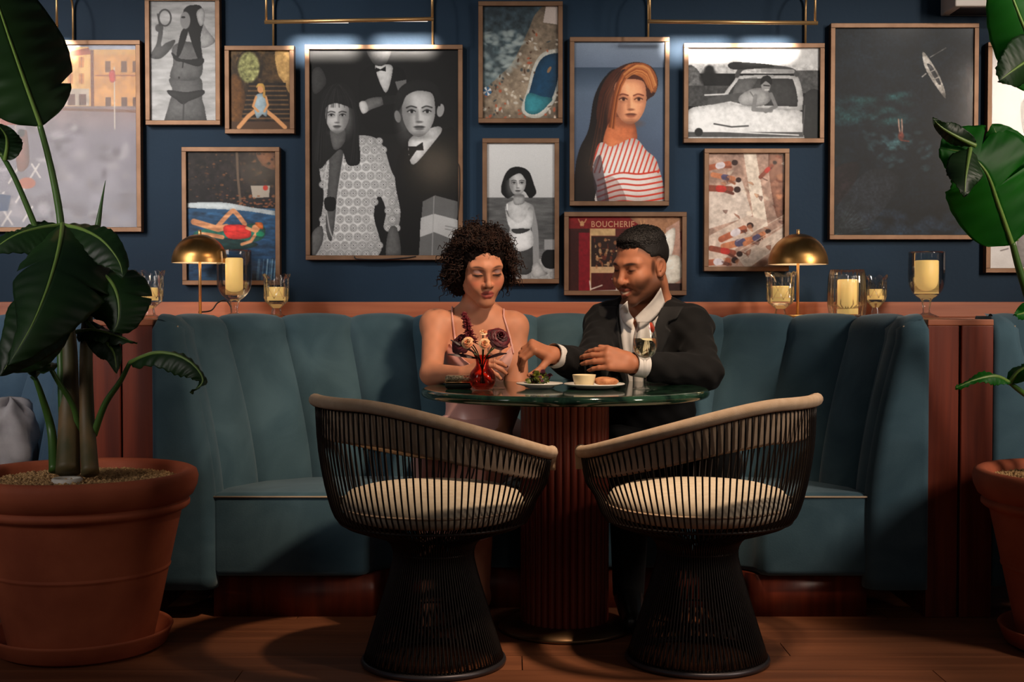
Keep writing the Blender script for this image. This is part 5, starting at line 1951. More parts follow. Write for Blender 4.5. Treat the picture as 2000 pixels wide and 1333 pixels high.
def head_prims(F, man, smile=0.0):
    """skull, face, nose, lips, eyes, ears in head-local metres"""
    P = []
    P.append(F.ell((0, 0.018, 0.036), (0.074, 0.094, 0.078)))
    P.append(F.ell((0, -0.022, -0.022), (0.060 if man else 0.0575, 0.062, 0.083), 0.03))
    jw = 0.052 if man else 0.046
    for s in (-1, 1):
        P.append(F.cap((s * jw, 0.0, -0.055), (s * 0.014, -0.066, -0.099), 0.020, 0.016, 0.03))
        P.append(F.sph((s * 0.043, -0.056, -0.026), 0.020 + 0.004 * smile, 0.024))      # cheekbone
        P.append(F.sph((s * 0.033, -0.066, -0.05), 0.013, 0.03))
        P.append(F.cap((s * 0.012, -0.078, 0.022), (s * 0.046, -0.062, 0.020), 0.0115, 0.010, 0.018))   # brow
    P.append(F.sph((0, -0.073, -0.100), 0.0175 if man else 0.0155, 0.022))     # chin
    P.append(F.ell((0, -0.074, -0.066), (0.026, 0.015, 0.022), 0.02))          # muzzle
    for s in (-1, 1):
        P.append(F.ell((s * 0.033, -0.100, 0.002), (0.019, 0.020, 0.0125), 0.012, 's'))   # eye socket
        P.append(F.sph((s * 0.0325, -0.0685, 0.0005), 0.0150, 0.005))                      # lidded eye
        # lower and upper lid edges
        P.append(F.cap((s * 0.020, -0.0795, -0.0015), (s * 0.046, -0.0715, -0.0025), 0.0030, 0.0025, 0.004))
    # nose
    P.append(F.cap((0, -0.082, 0.012), (0, -0.099, -0.026), 0.0075, 0.0095 if man else 0.008, 0.012))
    P.append(F.sph((0, -0.1015, -0.0335), 0.0120 if man else 0.0105, 0.008))
    for s in (-1, 1):
        P.append(F.sph((s * (0.0145 if man else 0.0125), -0.0905, -0.0375), 0.0088 if man else 0.0075, 0.007))
        P.append(F.sph((s * 0.0070, -0.0985, -0.0455), 0.0036, 0.003, 's'))
    # mouth
    mw = 0.0250 + 0.006 * smile
    up = 0.006 * smile
    zl = -0.066
    bk = 0.006 * smile
    for s in (-1, 1):
        P.append(F.cap((s * 0.004, -0.0890, zl + 0.0050), (s * mw, -0.0790 + bk, zl + up), 0.0046, 0.0022, 0.005))     # upper lip
    P.append(F.cap((-0.008, -0.0882, zl - 0.0080 - 0.004 * smile), (0.008, -0.0882, zl - 0.0080 - 0.004 * smile), 0.0058, 0.0058, 0.006))
    for s in (-1, 1):
        P.append(F.cap((s * 0.008, -0.0880, zl - 0.0080 - 0.004 * smile), (s * mw, -0.079 + bk, zl + up - 0.002), 0.0058, 0.0020, 0.005))
    gap = 0.0012 + 0.0034 * smile
    P.append(F.cap((-mw * .8, -0.089, zl - 0.001 + up * .6), (0, -0.101, zl - 0.001 - 0.002 * smile), gap * .5, gap, 0.003, 's'))
    P.append(F.cap((mw * .8, -0.089, zl - 0.001 + up * .6), (0, -0.101, zl - 0.001 - 0.002 * smile), gap * .5, gap, 0.003, 's'))
    if smile > 0.3:    # folds beside the mouth, lifted cheeks
        for s in (-1, 1):
            P.append(F.cap((s * 0.022, -0.093, -0.042), (s * 0.037, -0.0815, -0.068), 0.0022, 0.0022, 0.008, 's'))
            P.append(F.sph((s * 0.037, -0.068, -0.034), 0.0165, 0.02))
    # ears
    for s in (-1, 1):
        rt = np.array(Matrix.Rotation(-s * 0.35, 3, 'Z') @ Matrix.Rotation(-0.15, 3, 'X'), np.float32)
        P.append(F.ell((s * 0.0765, 0.014, -0.008), (0.0075, 0.0185, 0.031), 0.006, 'u', rt))
        P.append(F.ell((s * 0.0835, 0.009, -0.004), (0.0068, 0.0115, 0.0205), 0.003, 's', rt))
        P.append(F.sph((s * 0.0755, 0.004, -0.033), 0.0075, 0.006))
        P.append(F.cap((s * 0.079, 0.006, -0.016), (s * 0.080, 0.020, 0.008), 0.0032, 0.0028, 0.003))
    # under the jaw into the neck
    P.append(F.cap((0, 0.03, -0.03), (0, 0.034, -0.11), 0.054, 0.05 if man else 0.043, 0.03))
    return P


def hand_prims(o, ax, ay, az, curl, sc=1.0, thumb=(0.6, 0.35), spread=0.06, lists=None):
    """o wrist; ax along the hand, ay to the thumb side, az out of the back of the hand.
    curl: for index..little three bend angles; returns prims and fingertip data"""
    ax, ay, az = [Vector(v).normalized() for v in (ax, ay, az)]
    ay = (ay - ax * ay.dot(ax)).normalized()
    az2 = ax.cross(ay)
    az = az2 if az2.dot(az) > 0 else -az2
    o = Vector(o)

    def W(x, y, z):
        return o + (ax * x + ay * y + az * z) * sc
    P, tips = [], []
    kn = [(0.088, 0.029), (0.091, 0.009), (0.086, -0.011), (0.077, -0.030)]
    ln = [(0.044, 0.026, 0.021), (0.048, 0.030, 0.022), (0.044, 0.028, 0.021), (0.035, 0.021, 0.019)]
    rr = [(0.0098, 0.0088, 0.0080, 0.0068), (0.0100, 0.0090, 0.0082, 0.0070), (0.0096, 0.0086, 0.0078, 0.0066), (0.0086, 0.0076, 0.0070, 0.0060)]
    for i in range(4):
        x, y = kn[i]
        P.append(cap(W(0.012, y * 0.55, 0), W(x, y, 0.002), 0.0135 * sc, 0.0115 * sc, 0.014))
        p = W(x, y, 0.001)
        ang = 0.0
        sp = spread * (1.5 - i)
        for j in range(3):
            ang += curl[i][j]
            d = (ax * (math.cos(ang) * math.cos(sp)) + ay * (math.sin(sp) * math.cos(ang)) - az * math.sin(ang))
            q = p + d * ln[i][j] * sc
            P.append(cap(p, q, rr[i][j] * sc, rr[i][j + 1] * sc, 0.004 if j else 0.006))
            p = q
        tips.append((p, d, (az * math.cos(ang) + ax * math.sin(ang))))
    # palm fullness, heel and thumb mount
    P.append(cap(W(0.02, 0.018, -0.008), W(0.06, 0.018, -0.006), 0.0150 * sc, 0.0130 * sc, 0.014))
    P.append(cap(W(0.02, -0.014, -0.008), W(0.06, -0.018, -0.006), 0.0145 * sc, 0.0120 * sc, 0.014))
    a, b = thumb
    p0 = W(0.022, 0.026, -0.008)
    d1 = (ax * math.cos(a) + ay * math.sin(a) - az * b).normalized()
    p1 = p0 + d1 * 0.040 * sc
    d2 = (d1 + ax * 0.35 - az * 0.25 * b).normalized()
    p2 = p1 + d2 * 0.031 * sc
    d3 = (d2 + ax * 0.25 - ay * 0.15).normalized()
    p3 = p2 + d3 * 0.024 * sc
    P.append(cap(p0, p1, 0.0145 * sc, 0.0112 * sc, 0.012))
    P.append(cap(p1, p2, 0.0108 * sc, 0.0098 * sc, 0.004))
    P.append(cap(p2, p3, 0.0096 * sc, 0.0074 * sc, 0.003))
    tips.append((p3, d3, (az * 0.4 + ay * 0.8)))
    return P, tips


def field_of(prims):
    return lambda p, c, r: ev(prims, p, c, r)


def surf(field, boxes):
    """several boxes of one field at their own fineness, joined into one mesh"""
    VV, QQ, n = [], [], 0
    for lo, hi, h, it in boxes:
        V, Q = sdf_grid(field, lo, hi, h)
        V = relax(V, Q, it, 0.4) if it else V
        for lo2, hi2, h2, _ in boxes:      # a finer box takes over inside itself
            if h2 < h:
                a, b = vec(lo2) + 1.5 * h2, vec(hi2) - 2.5 * h2
                ins = ((V > a) & (V < b)).all(1)
                Q = Q[~ins[Q].all(1)]
        VV.append(V)
        QQ.append(Q + n)
        n += len(V)
    return np.concatenate(VV), np.concatenate(QQ)


def snap(prims, p, d, off=0.0):
    """walk from p along d to the surface"""
    p, d = Vector(p), Vector(d).normalized()
    for _ in range(60):
        e = float(ev(prims, vec(p)[None, :])[0]) - off
        if abs(e) < 0.0004:
            break
        p = p + d * e * 0.8
    return p


def sm(x, a, b):
    t = np.clip((x - a) / (b - a), 0, 1)
    return t * t * (3 - 2 * t)


def blend(c, mask, col):
    c += (np.asarray(col, np.float32)[None, :3] - c) * np.clip(mask, 0, 1)[:, None]


def gauss(u, v, cu, cv, su, sv, p=1.0):
    return np.exp(-(((u - cu) / su) ** 2 + ((v - cv) / sv) ** 2) ** p)


M_SKIN = attr_mat('skin', 0.55, 0.32, Subsurface_Weight=0.12)
M_SKIN.node_tree.nodes['Principled BSDF'].inputs['Subsurface Radius'].default_value = (0.012, 0.004, 0.002)


def face_paint(C, L, man, smile, skin):
    """colours on skin from head-local coordinates: brows, lids, lashes, lips, blush, beard shadow, scalp"""
    x, y, z = L[:, 0], L[:, 1], L[:, 2]
    front = sm(-y, 0.02, 0.05)
    ax = np.abs(x)
    inhead = (z > -0.13) & (z < 0.13) & (np.abs(x) < 0.1) & (y > -0.13) & (y < 0.13)
    f = front * inhead
    dark = srgb(34, 20, 16)
    if not man:
        blend(C, f * gauss(ax, z, 0.042, -0.032, 0.022, 0.016) * 0.45, srgb(196, 96, 74))
        blend(C, f * gauss(ax, z, 0.033, 0.0085, 0.015, 0.0065, 2) * 0.75, srgb(120, 104, 112))    # grey eye shadow
        blend(C, f * gauss(ax, z, 0.033, 0.014, 0.018, 0.006, 2) * 0.5, srgb(84, 52, 48))
        lash = gauss(z - (-0.004 - 0.10 * np.maximum(0, 0.0) + 12.0 * (ax - 0.033) ** 2), ax, 0, 0.033, 0.0028, 0.0155, 2)
        blend(C, f * lash * 0.95, dark)
        brow = gauss(z - (0.0245 - 9.0 * (ax - 0.034) ** 2), ax, 0, 0.034, 0.0038, 0.0195, 2)
        blend(C, f * brow * 0.85, srgb(48, 28, 22))
        lip, lipd = srgb(150, 62, 60), srgb(70, 24, 26)
    else:
        brow = gauss(z - (0.0225 - 7.0 * (ax - 0.033) ** 2), ax, 0, 0.033, 0.0052, 0.0215, 2)
        lash = gauss(z - (0.0005 + 6.0 * (ax - 0.033) ** 2), ax, 0, 0.033, 0.0030, 0.0150, 2)
        blend(C, f * gauss(ax, z, 0.033, 0.004, 0.017, 0.010, 2) * 0.45, srgb(60, 30, 20))
        blend(C, f * lash * 0.95, dark)
        blend(C, f * brow * 0.95, srgb(26, 16, 14))
        # beard: jaw, chin, moustache
        jaw = sm(-z, 0.052, 0.082) * sm(0.05 - y, 0.0, 0.03) * (1 - sm(-z, 0.118, 0.13))
        side = sm(ax, 0.040, 0.054) * sm(-z, 0.012, 0.045) * (1 - sm(-z, 0.118, 0.13)) * sm(0.03 - y, 0.0, 0.02)
        mou = gauss(z - (-0.053 - 8 * x * x), ax, 0, 0.014, 0.0045, 0.02, 2) * front
        chinb = gauss(ax, z, 0, -0.095, 0.03, 0.02, 2) * front
        lipz = gauss(ax, z, 0, -0.067, 0.030, 0.013, 3)
        bd = np.maximum.reduce([jaw * 0.75, side * 0.7, mou * 0.9, chinb * 0.9]) * inhead * (1 - lipz * 0.9)
        blend(C, bd * 0.95, srgb(32, 21, 17))
        lip, lipd = srgb(140, 74, 62), srgb(50, 20, 18)
    up = 0.006 * smile * (x / 0.0235) ** 2
    mw = 0.025 + 0.006 * smile
    zz = z - (-0.066) - up * 0.8
    lipm = (1 - sm(ax, mw - 0.006, mw)) * sm(zz, -0.019 - 0.004 * smile, -0.0145 - 0.004 * smile) * (1 - sm(zz, 0.0085, 0.0125)) * sm(-y, 0.074, 0.08)
    taper = 1 - sm(np.abs(zz + 0.003) - (0.016 * (1 - (ax / mw) ** 1.6)), -0.002, 0.003)
    blend(C, lipm * taper * inhead * 0.85, lip)
    line = gauss(zz + 0.001 + 0.002 * smile * (1 - (ax / mw) ** 2), ax, 0, 0, 0.0018, mw * 0.95, 2) * sm(-y, 0.07, 0.078)
    blend(C, line * inhead * 0.9, lipd)
    if smile > 0.3:
        teeth = gauss(zz + 0.0012 + 0.004 * (1 - (ax / mw) ** 2), ax, 0, 0, 0.0036, mw * 0.6, 3) * sm(-y, 0.066, 0.072)
        blend(C, teeth * inhead, srgb(186, 166, 146))
    blend(C, inhead * gauss(ax, z, 0.0072, -0.0445, 0.0042, 0.0034, 2) * sm(-y, 0.085, 0.09) * 0.9, lipd)
    return C


def tube_mesh(paths, radii, nseg):
    """many thin strands of equal point count: paths (S, n, 3), radii (S, n)"""
    S, n, _ = paths.shape
    t = np.gradient(paths, axis=1)
    t /= np.linalg.norm(t, axis=2, keepdims=True) + 1e-9
    ref = np.array([0.31, 0.57, 0.76], np.float32)
    a = np.cross(t, ref)
    a /= np.linalg.norm(a, axis=2, keepdims=True) + 1e-9
    b = np.cross(t, a)
    an = np.arange(nseg) * 2 * np.pi / nseg
    V = paths[:, :, None, :] + radii[:, :, None, None] * (a[:, :, None, :] * np.cos(an)[None, None, :, None] + b[:, :, None, :] * np.sin(an)[None, None, :, None])
    idx = np.arange(S * n * nseg).reshape(S, n, nseg)
    q = np.stack([idx[:, :-1, :], np.roll(idx, -1, 2)[:, :-1, :], np.roll(idx, -1, 2)[:, 1:, :], idx[:, 1:, :]], -1)
    return V.reshape(-1, 3), q.reshape(-1, 4)
# ================================================================== the woman in the pink dress


def fingernails(parent, tips, r, col_mat):
    for p, d, n in tips:
        c = Vector(p) - Vector(d) * 0.001 + Vector(n).normalized() * r * 0.75
        m = MB()
        t = Vector(d).normalized()
        nn = (Vector(n) - t * Vector(n).dot(t)).normalized()
        s = t.cross(nn)
        rows = []
        for i in range(5):
            u = -0.006 + 0.013 * i / 4
            wdt = 0.0046 * math.sqrt(max(0.05, 1 - ((i - 1.5) / 3.2) ** 2))
            rows.append([c + t * u + s * (wdt * v) + nn * (-0.0022 * v * v + 0.0006) for v in (-1, -.5, 0, .5, 1)])
        m.grid(rows)
        o = m.build('fingernail', col_mat, parent)
        so = o.modifiers.new('thickness', 'SOLIDIFY')
        so.thickness = 0.0008


wo = thing('person', (X(935, 4.38), 4.38, SEAT_Z), 'person with dark curly hair in a pink slip dress, seated behind the flowers', 'person')
HF = Frame(at(940, 523, 4.30), rot_frame(0.30, 0.30, -0.05), 0.99)
W_head = head_prims(HF, False, 0.15)
S1, S2 = at(850, 634, 4.34), at(1004, 638, 4.38)
nb = at(934, 628, 4.385)
E1, H1 = at(843, 731, 4.20), at(904, 731, 4.06)
E2, H2 = at(1012, 752, 4.33), Vector((at(985, 700, 4.1).x, 4.10, 0.60))
cx = nb.x
W_body = [
    cap(nb + Vector((0, 0.01, -0.03)), HF.w((0, 0.034, -0.075)), 0.047, 0.044, 0.03),
    cap(S1 + Vector((0.035, 0, -0.004)), nb, 0.040, 0.046, 0.04),
    cap(S2 + Vector((-0.035, 0, -0.004)), nb, 0.040, 0.046, 0.04),
    ell((cx, 4.385, 0.875), (0.128, 0.088, 0.145), None, 0.05),
    ell((cx, 4.40, 0.70), (0.108, 0.080, 0.16), None, 0.05),
    ell((cx, 4.41, 0.52), (0.160, 0.120, 0.115), None, 0.06),
    sph(at(902, 697, 4.315), 0.048, 0.045), sph(at(968, 699, 4.32), 0.048, 0.045),
    # collar bones
    cap(S1 + Vector((0.06, -0.025, 0.012)), at(925, 628, 4.335), 0.009, 0.010, 0.02), cap(S2 + Vector((-0.05, -0.03, 0.012)), at(948, 628, 4.335), 0.009, 0.010, 0.02),
    # right arm
    sph(S1, 0.049, 0.03), cap(S1, E1, 0.044, 0.035, 0.03), cap(E1, H1, 0.036, 0.024, 0.02),
    # left arm
    sph(S2, 0.047, 0.03), cap(S2, E2, 0.043, 0.036, 0.03), cap(E2, H2, 0.036, 0.024, 0.02),
]
for s, kx in ((-1, -0.115), (1, 0.01)):
    hip, knee, ank = Vector((cx + s * 0.09, 4.40, 0.50)), Vector((cx + kx * 1.2, 4.05, 0.50)), Vector((cx + kx * 1.2, 4.06, 0.075))
    W_body += [cap(hip, knee, 0.082, 0.054, 0.04), cap(knee, ank, 0.054, 0.032, 0.03), cap(ank, ank + Vector((0, -0.15, -0.045)), 0.034, 0.022, 0.02)]
hd = (at(945, 716, 4.01) - H1)
hp1, tips1 = hand_prims(H1, hd, (0.1, 0.8, 0.5), (0.2, -0.45, 0.9), [(0.35, 0.5, 0.3), (0.45, 0.6, 0.3), (0.5, 0.65, 0.35), (0.55, 0.7, 0.4)], 0.86, (0.55, 0.4))
hp2, tips2 = hand_prims(H2, (-0.2, -0.95, -0.1), (-1, 0.2, 0), (0, 0, 1), [(0.3, 0.3, 0.2)] * 4, 0.86)
W_all = W_body + W_head + hp1 + hp2
o = HF.o
b_lo = (cx - 0.36, 3.80, 0.0)
b_hi = (cx + 0.36, 4.60, 1.03)
V, Q = surf(field_of(W_all), [
    (o + vec((-0.12, -0.16, -0.17)), o + vec((0.12, 0.15, 0.15)), 0.0017, 1),
    ((b_lo[0], b_lo[1], 0.0), (b_hi[0], b_hi[1], 1.08), 0.0048, 2),
    (vec(H1) + vec((0.0, -0.12, -0.06)), vec(H1) + vec((0.16, 0.08, 0.12)), 0.0021, 1),
])
SK_W = srgb(190, 128, 98)
C = np.tile(vec(SK_W[:3]), (len(V), 1))
C *= (1 + 0.05 * np.sin(V[:, :1] * 160) * np.sin(V[:, 2:3] * 130))
C = face_paint(C, HF.local(V), False, 0.15, SK_W)
obj('body', V, Q, M_SKIN, wo, True, C)
fingernails(wo, tips1, 0.0062, mat('dark_red_varnish', srgb(70, 14, 22), 0.25))

# earring
MB().lathe([(0.0, -0.006), (0.004, -0.004), (0.0055, 0), (0.004, 0.004), (0, 0.006)], tuple(HF.w((-0.079, 0.0, -0.046))), 12).build('earring', M_BRASS, wo)

# eyelashes: small dark fans under the lowered lids
for s in (-1, 1):
    m = MB()
    for i in range(13):
        u = -1 + 2 * i / 12
        p0 = Vector(HF.w((s * 0.033 + u * 0.0135, -0.0845 + 0.0042 * (u * u) + 0.003 * max(0, u * s), -0.0035 + 0.0025 * u * u)))
        p1 = Vector(HF.w((s * 0.033 + u * 0.0175, -0.0905 + 0.0045 * u * u, -0.0085 + 0.003 * u * u)))
        m.tube([p0, (p0 + p1) / 2, p1], [0.0009, 0.0008, 0.0003], 4)
    m.build('eyelashes', mat('lash_black', srgb(20, 14, 14), 0.6), wo)

# ---- dress: follows the body below a draped neckline
M_SATIN = mat('pink_satin', srgb(214, 158, 146), 0.33, 0.0, 0.5, Sheen_Weight=0.25)
noise_col(M_SATIN, srgb(206, 148, 138), srgb(222, 168, 156), 6, 3)
W_torso = W_body[3:8] + [p for p in W_body[-6:] if True]
W_tor2 = [W_body[i] for i in range(0, 10)]
nk_z0 = at(950, 722, 4.30).z        # lowest point of the cowl
nk_z1 = at(895, 683, 4.33).z        # strap roots


def dress_field(p, c, r):
    d = ev(W_tor2, p, c, r) - 0.0065
    x, y, z = p[:, 0] - cx, p[:, 1], p[:, 2]
    # neckline: V-shaped cowl at the front, lower line at the back
    u = np.clip(np.abs(x - 0.015) / 0.088, 0, 1.6)
    top_f = nk_z0 + (nk_z1 - nk_z0) * u ** 1.5
    top = np.where(y < 4.37, top_f, nk_z0 + 0.02)
    # drape folds under the neckline
    depth = np.clip(top - z, 0, 0.2)
    ph = (z - top_f * 0.85 - nk_z0 * 0.15 - 0.3 * u * 0.05)
    fold = 0.0085 * np.exp(-depth / 0.06) * (np.cos(ph * 150) * 0.6 + 0.7) * (1 - 0.75 * np.clip(u, 0, 1)) * (y < 4.37)
    d = d - fold - 0.004 * np.exp(-(depth / 0.008) ** 2)
    return np.maximum(d, z - top)


V, Q = surf(dress_field, [((cx - 0.2, 4.22, 0.40), (cx + 0.2, 4.52, nk_z1 + 0.02), 0.0034, 2)])
dr = obj('dress_top', V, Q, M_SATIN, wo)


def skirt_field(p, c, r):
    prs = []
    d = ev(W_skirt, p, c, r)
    d = d - 0.006 * np.sin(p[:, 0] * 75 + 3 * np.sin(p[:, 2] * 9)) * np.clip((0.62 - p[:, 2]) * 6, 0.2, 1)
    return np.maximum(d, 0.27 - p[:, 2])


W_skirt = [ell((cx, 4.41, 0.53), (0.172, 0.132, 0.12), None, 0.05), cap((cx - 0.09, 4.40, 0.50), (cx - 0.13, 4.06, 0.50), 0.095, 0.075, 0.09), cap((cx + 0.08, 4.40, 0.50), (cx + 0.01, 4.06, 0.50), 0.095, 0.075, 0.09),
           cap((cx - 0.06, 4.05, 0.49), (cx - 0.06, 4.06, 0.28), 0.10, 0.11, 0.09)]
V, Q = surf(skirt_field, [((cx - 0.36, 3.74, 0.12), (cx + 0.36, 4.58, 0.70), 0.007, 2)])
obj('skirt', V, Q, M_SATIN, wo)
# straps
for a, b, c3 in (((893, 688, 4.31), (888, 650, 4.33), (884, 607, 4.37)), ((1003, 690, 4.32), (995, 655, 4.34), (984, 618, 4.38))):
    pts = []
    ctrl = crom([at(*a), at(*b), at(*c3)], 6)
    for q in ctrl:
        pts.append(snap(W_all, q + Vector((0, -0.12, 0.0)), (0, 1, 0), 0.0025))
    last = pts[-1]
    pts += [snap(W_all, last + Vector((0, 0.03, 0.08)), (0, 0, -1), 0.0025), snap(W_all, last + Vector((0, 0.25, -0.06)), (0, -1, 0), 0.0025)]
    MB().tube(crom(pts, 3), 0.0032, 6).build('strap', M_SATIN, wo)

# ---- curly hair
rng = np.random.default_rng(3)
M_HAIR_W = noise_col(mat('dark_curly_hair', rough=0.6, spec=0.2), srgb(24, 15, 12), srgb(52, 32, 23), 60, 2)
hair_prims = [HF.ell((0, 0.026, 0.046), (0.090, 0.098, 0.080), 0.02), HF.ell((0.06, 0.04, -0.02), (0.05, 0.06, 0.08), 0.04), HF.ell((-0.066, 0.04, -0.022), (0.05, 0.06, 0.085), 0.04)]


def hair_field(p, c, r):
    d = ev(hair_prims, p, c, r)
    L = HF.local(p)
    d = d + 0.006 * np.sin(p[:, 0] * 260) * np.sin(p[:, 1] * 240) * np.sin(p[:, 2] * 250)
    # keep the face open
    fc = np.sqrt((L[:, 0] / 0.058) ** 2 + ((L[:, 2] + 0.03) / 0.092) ** 2)
    mask = (L[:, 1] < -0.012)
    return np.where(mask, np.maximum(d, 0.045 * (1 - fc)), d)


V, Q = surf(hair_field, [(o + vec((-0.2, -0.17, -0.17)), o + vec((0.2, 0.22, 0.18)), 0.004, 1)])
hair = obj('hair', V, Q, mat('hair_underlayer', srgb(20, 13, 11), 0.8, 0, 0.1), wo)
S, NPT = 1400, 26
paths, radii = [], []
while len(paths) < S:
    n = rng.normal(size=3)
    n /= np.linalg.norm(n)
    if n[2] < -0.72:
        continue
    if n[1] < -0.35 and n[2] < 0.52 and abs(n[0]) < 0.72:
        continue
    if n[1] < -0.05 and n[2] < 0.0 and abs(n[0]) < 0.86:
        continue
    if len(paths) < 420:      # fringe along the hairline
        u = rng.uniform(-1, 1)
        n = np.array([u * 0.75, -0.75 + 0.25 * abs(u), rng.uniform(0.55, 1.0)])
        n /= np.linalg.norm(n)
    root = np.array([0.092, 0.100, 0.088]) * n + np.array([0, 0.026, 0.036])
    if len(paths) < 420:
        root = np.array([0.076, 0.088, 0.080]) * n + np.array([0, 0.016, 0.036])
    if n[2] < 0.1:
        root[0] *= 1.08
        root[2] -= 0.02
    out = n * np.array([1, 0.8 if n[1] > 0 else 0.55, 0.9])
    Lg = rng.uniform(0.035, 0.075) * (1.0 if n[2] > 0.2 else 1.25)
    t = np.linspace(0, 1, NPT)
    drop = -0.042 * (0.35 if n[2] > 0.5 else 1.0)
    base = root[None] + out[None] * (Lg * t[:, None] * (0.62 if n[2] > 0 else 0.45)) + np.array([0, 0, drop])[None] * (t ** 1.6)[:, None] + rng.normal(size=3)[None] * 0.012 * t[:, None]
    tg = base[-1] - base[0]
    tg /= np.linalg.norm(tg) + 1e-9
    a = np.cross(tg, [0.3, 0.5, 0.8])
    a /= np.linalg.norm(a)
    b = np.cross(tg, a)
    ph = rng.uniform(0, 6.28)
    tn = rng.uniform(2.2, 3.6) * 2 * np.pi
    hr = rng.uniform(0.0045, 0.0085) * (0.3 + 0.7 * t)
    pth = base + a * (hr * np.cos(ph + tn * t))[:, None] + b * (hr * np.sin(ph + tn * t))[:, None]
    # do not cross the face
    q = pth[(pth[:, 1] < -0.04)]
    if len(q) and ((q[:, 0] > -0.040) & (q[:, 0] < 0.046) & (q[:, 2] < 0.060)).any():
        continue
    paths.append(HF.o + (pth * HF.sc) @ HF.R.T)
    radii.append(np.linspace(0.0027, 0.0011, NPT) * rng.uniform(0.8, 1.2))
V, Q = tube_mesh(np.array(paths, np.float32), np.array(radii, np.float32), 4)
cu = obj('curls', V, Q, M_HAIR_W, hair)
cu['kind'] = 'stuff'

# ================================================================== the man in the black suit
mo = thing('person', (X(1275, 4.44), 4.44, SEAT_Z), 'person with short black hair in a black suit and white shirt, smiling', 'person')
MF = Frame(at(1251, 519, 4.30), rot_frame(-0.86, 0.24, 0.04), 1.03)
M_head = head_prims(MF, True, 1.0)
T1, T2 = at(1182, 634, 4.43), at(1350, 640, 4.30)
mnb = at(1264, 606, 4.40)
tvec = (T2 - T1)
tyaw = math.atan2(tvec.y, tvec.x)
TR = np.array(Matrix.Rotation(tyaw, 3, 'Z'), np.float32)
mcx, mcy = (T1.x + T2.x) / 2, (T1.y + T2.y) / 2 + 0.02
ME1, MH1 = at(1152, 722, 4.19), at(1080, 694, 4.03)
ME2, MH2 = at(1376, 727, 4.17), at(1238, 712, 4.03)
M_body = [
    cap(mnb + Vector((0, 0.0, -0.03)), MF.w((0, 0.034, -0.08)), 0.060, 0.053, 0.03),
    cap(T1, mnb, 0.052, 0.060, 0.05), cap(T2, mnb, 0.052, 0.060, 0.05),
    ell((mcx, mcy, 0.86), (0.165, 0.105, 0.17), TR, 0.05),
    ell((mcx, mcy + 0.01, 0.68), (0.145, 0.10, 0.17), TR, 0.05),
    ell((mcx, mcy + 0.01, 0.53), (0.165, 0.125, 0.11), TR, 0.05),
    sph(T1, 0.055, 0.04), cap(T1, ME1, 0.047, 0.039, 0.03), cap(ME1, MH1, 0.040, 0.028, 0.02),
    sph(T2, 0.055, 0.04), cap(T2, ME2, 0.047, 0.039, 0.03), cap(ME2, MH2, 0.040, 0.028, 0.02),
]
legs = []
for s in (-1, 1):
    hip, knee, ank = Vector((mcx + s * 0.09, 4.42, 0.51)), Vector((mcx + 0.05 + s * 0.14, 4.03, 0.505)), Vector((mcx + 0.05 + s * 0.14, 4.07, 0.08))
    legs += [cap(hip, knee, 0.085, 0.06, 0.04), cap(knee, ank, 0.058, 0.038, 0.03), cap(ank, ank + Vector((0, -0.17, -0.045)), 0.038, 0.026, 0.02)]
# right hand: bent down over the small plate; left hand: resting, fingers pointing left
mh1, mt1 = hand_prims(MH1, (-0.80, -0.50, 0.34), (-0.15, -0.95, -0.25), (-0.15, 0.1, 1.0), [(1.15, 0.75, 0.25), (1.2, 0.8, 0.3), (1.2, 0.9, 0.4), (1.15, 1.0, 0.5)], 0.95, (0.85, 0.95), 0.05)
mh2, mt2 = hand_prims(MH2, (-0.93, -0.18, 0.22), (-0.1, 0.35, 0.92), (-0.1, -0.92, 0.35), [(0.75, 0.35, 0.15), (0.6, 0.35, 0.2), (0.55, 0.35, 0.2), (0.5, 0.4, 0.25)], 1.0, (0.45, 0.5), 0.04)
M_all = M_body + M_head + mh1 + mh2 + legs
o2 = MF.o
V, Q = surf(field_of(M_all), [
    (o2 + vec((-0.15, -0.15, -0.185)), o2 + vec((0.14, 0.15, 0.15)), 0.0017, 1),
    ((mcx - 0.34, 3.78, 0.0), (mcx + 0.36, 4.66, 1.08), 0.0058, 2),
    (vec(MH1) + vec((-0.13, -0.12, -0.12)), vec(MH1) + vec((0.02, 0.07, 0.09)), 0.0021, 1),
    (vec(MH2) + vec((-0.19, -0.10, -0.09)), vec(MH2) + vec((0.02, 0.09, 0.10)), 0.0021, 1),
])
SK_M = srgb(174, 112, 82)
C = np.tile(vec(SK_M[:3]), (len(V), 1))
C *= (1 + 0.05 * np.sin(V[:, :1] * 150) * np.sin(V[:, 2:3] * 140))
C = face_paint(C, MF.local(V), True, 1.0, SK_M)
L = MF.local(V)
# faded sides of the haircut
hz = 0.005 + 0.055 * sm(-L[:, 1], -0.02, 0.075)
sides = sm(L[:, 2], hz - 0.01 - 0.04 * sm(L[:, 1], 0.02, 0.08), hz + 0.03) * sm(L[:, 1], -0.068, -0.05) * (np.abs(L[:, 0]) > 0.045)
sb = gauss(L[:, 1], L[:, 2], -0.012, -0.002, 0.010, 0.028, 2) * (np.abs(L[:, 0]) > 0.06) * (np.abs(L[:, 0]) < 0.0745)
blend(C, np.maximum(sides * 0.9, sb * 0.8), srgb(24, 17, 15))
obj('body', V, Q, M_SKIN, mo, True, C)
fingernails(mo, mt2[:4] + mt1, 0.0072, mat('fingernail', srgb(186, 128, 104), 0.3))

# ---- hair: close curly top, faded sides
M_HAIR_M = mat('black_short_hair', srgb(20, 16, 15), 0.65, 0, 0.3)


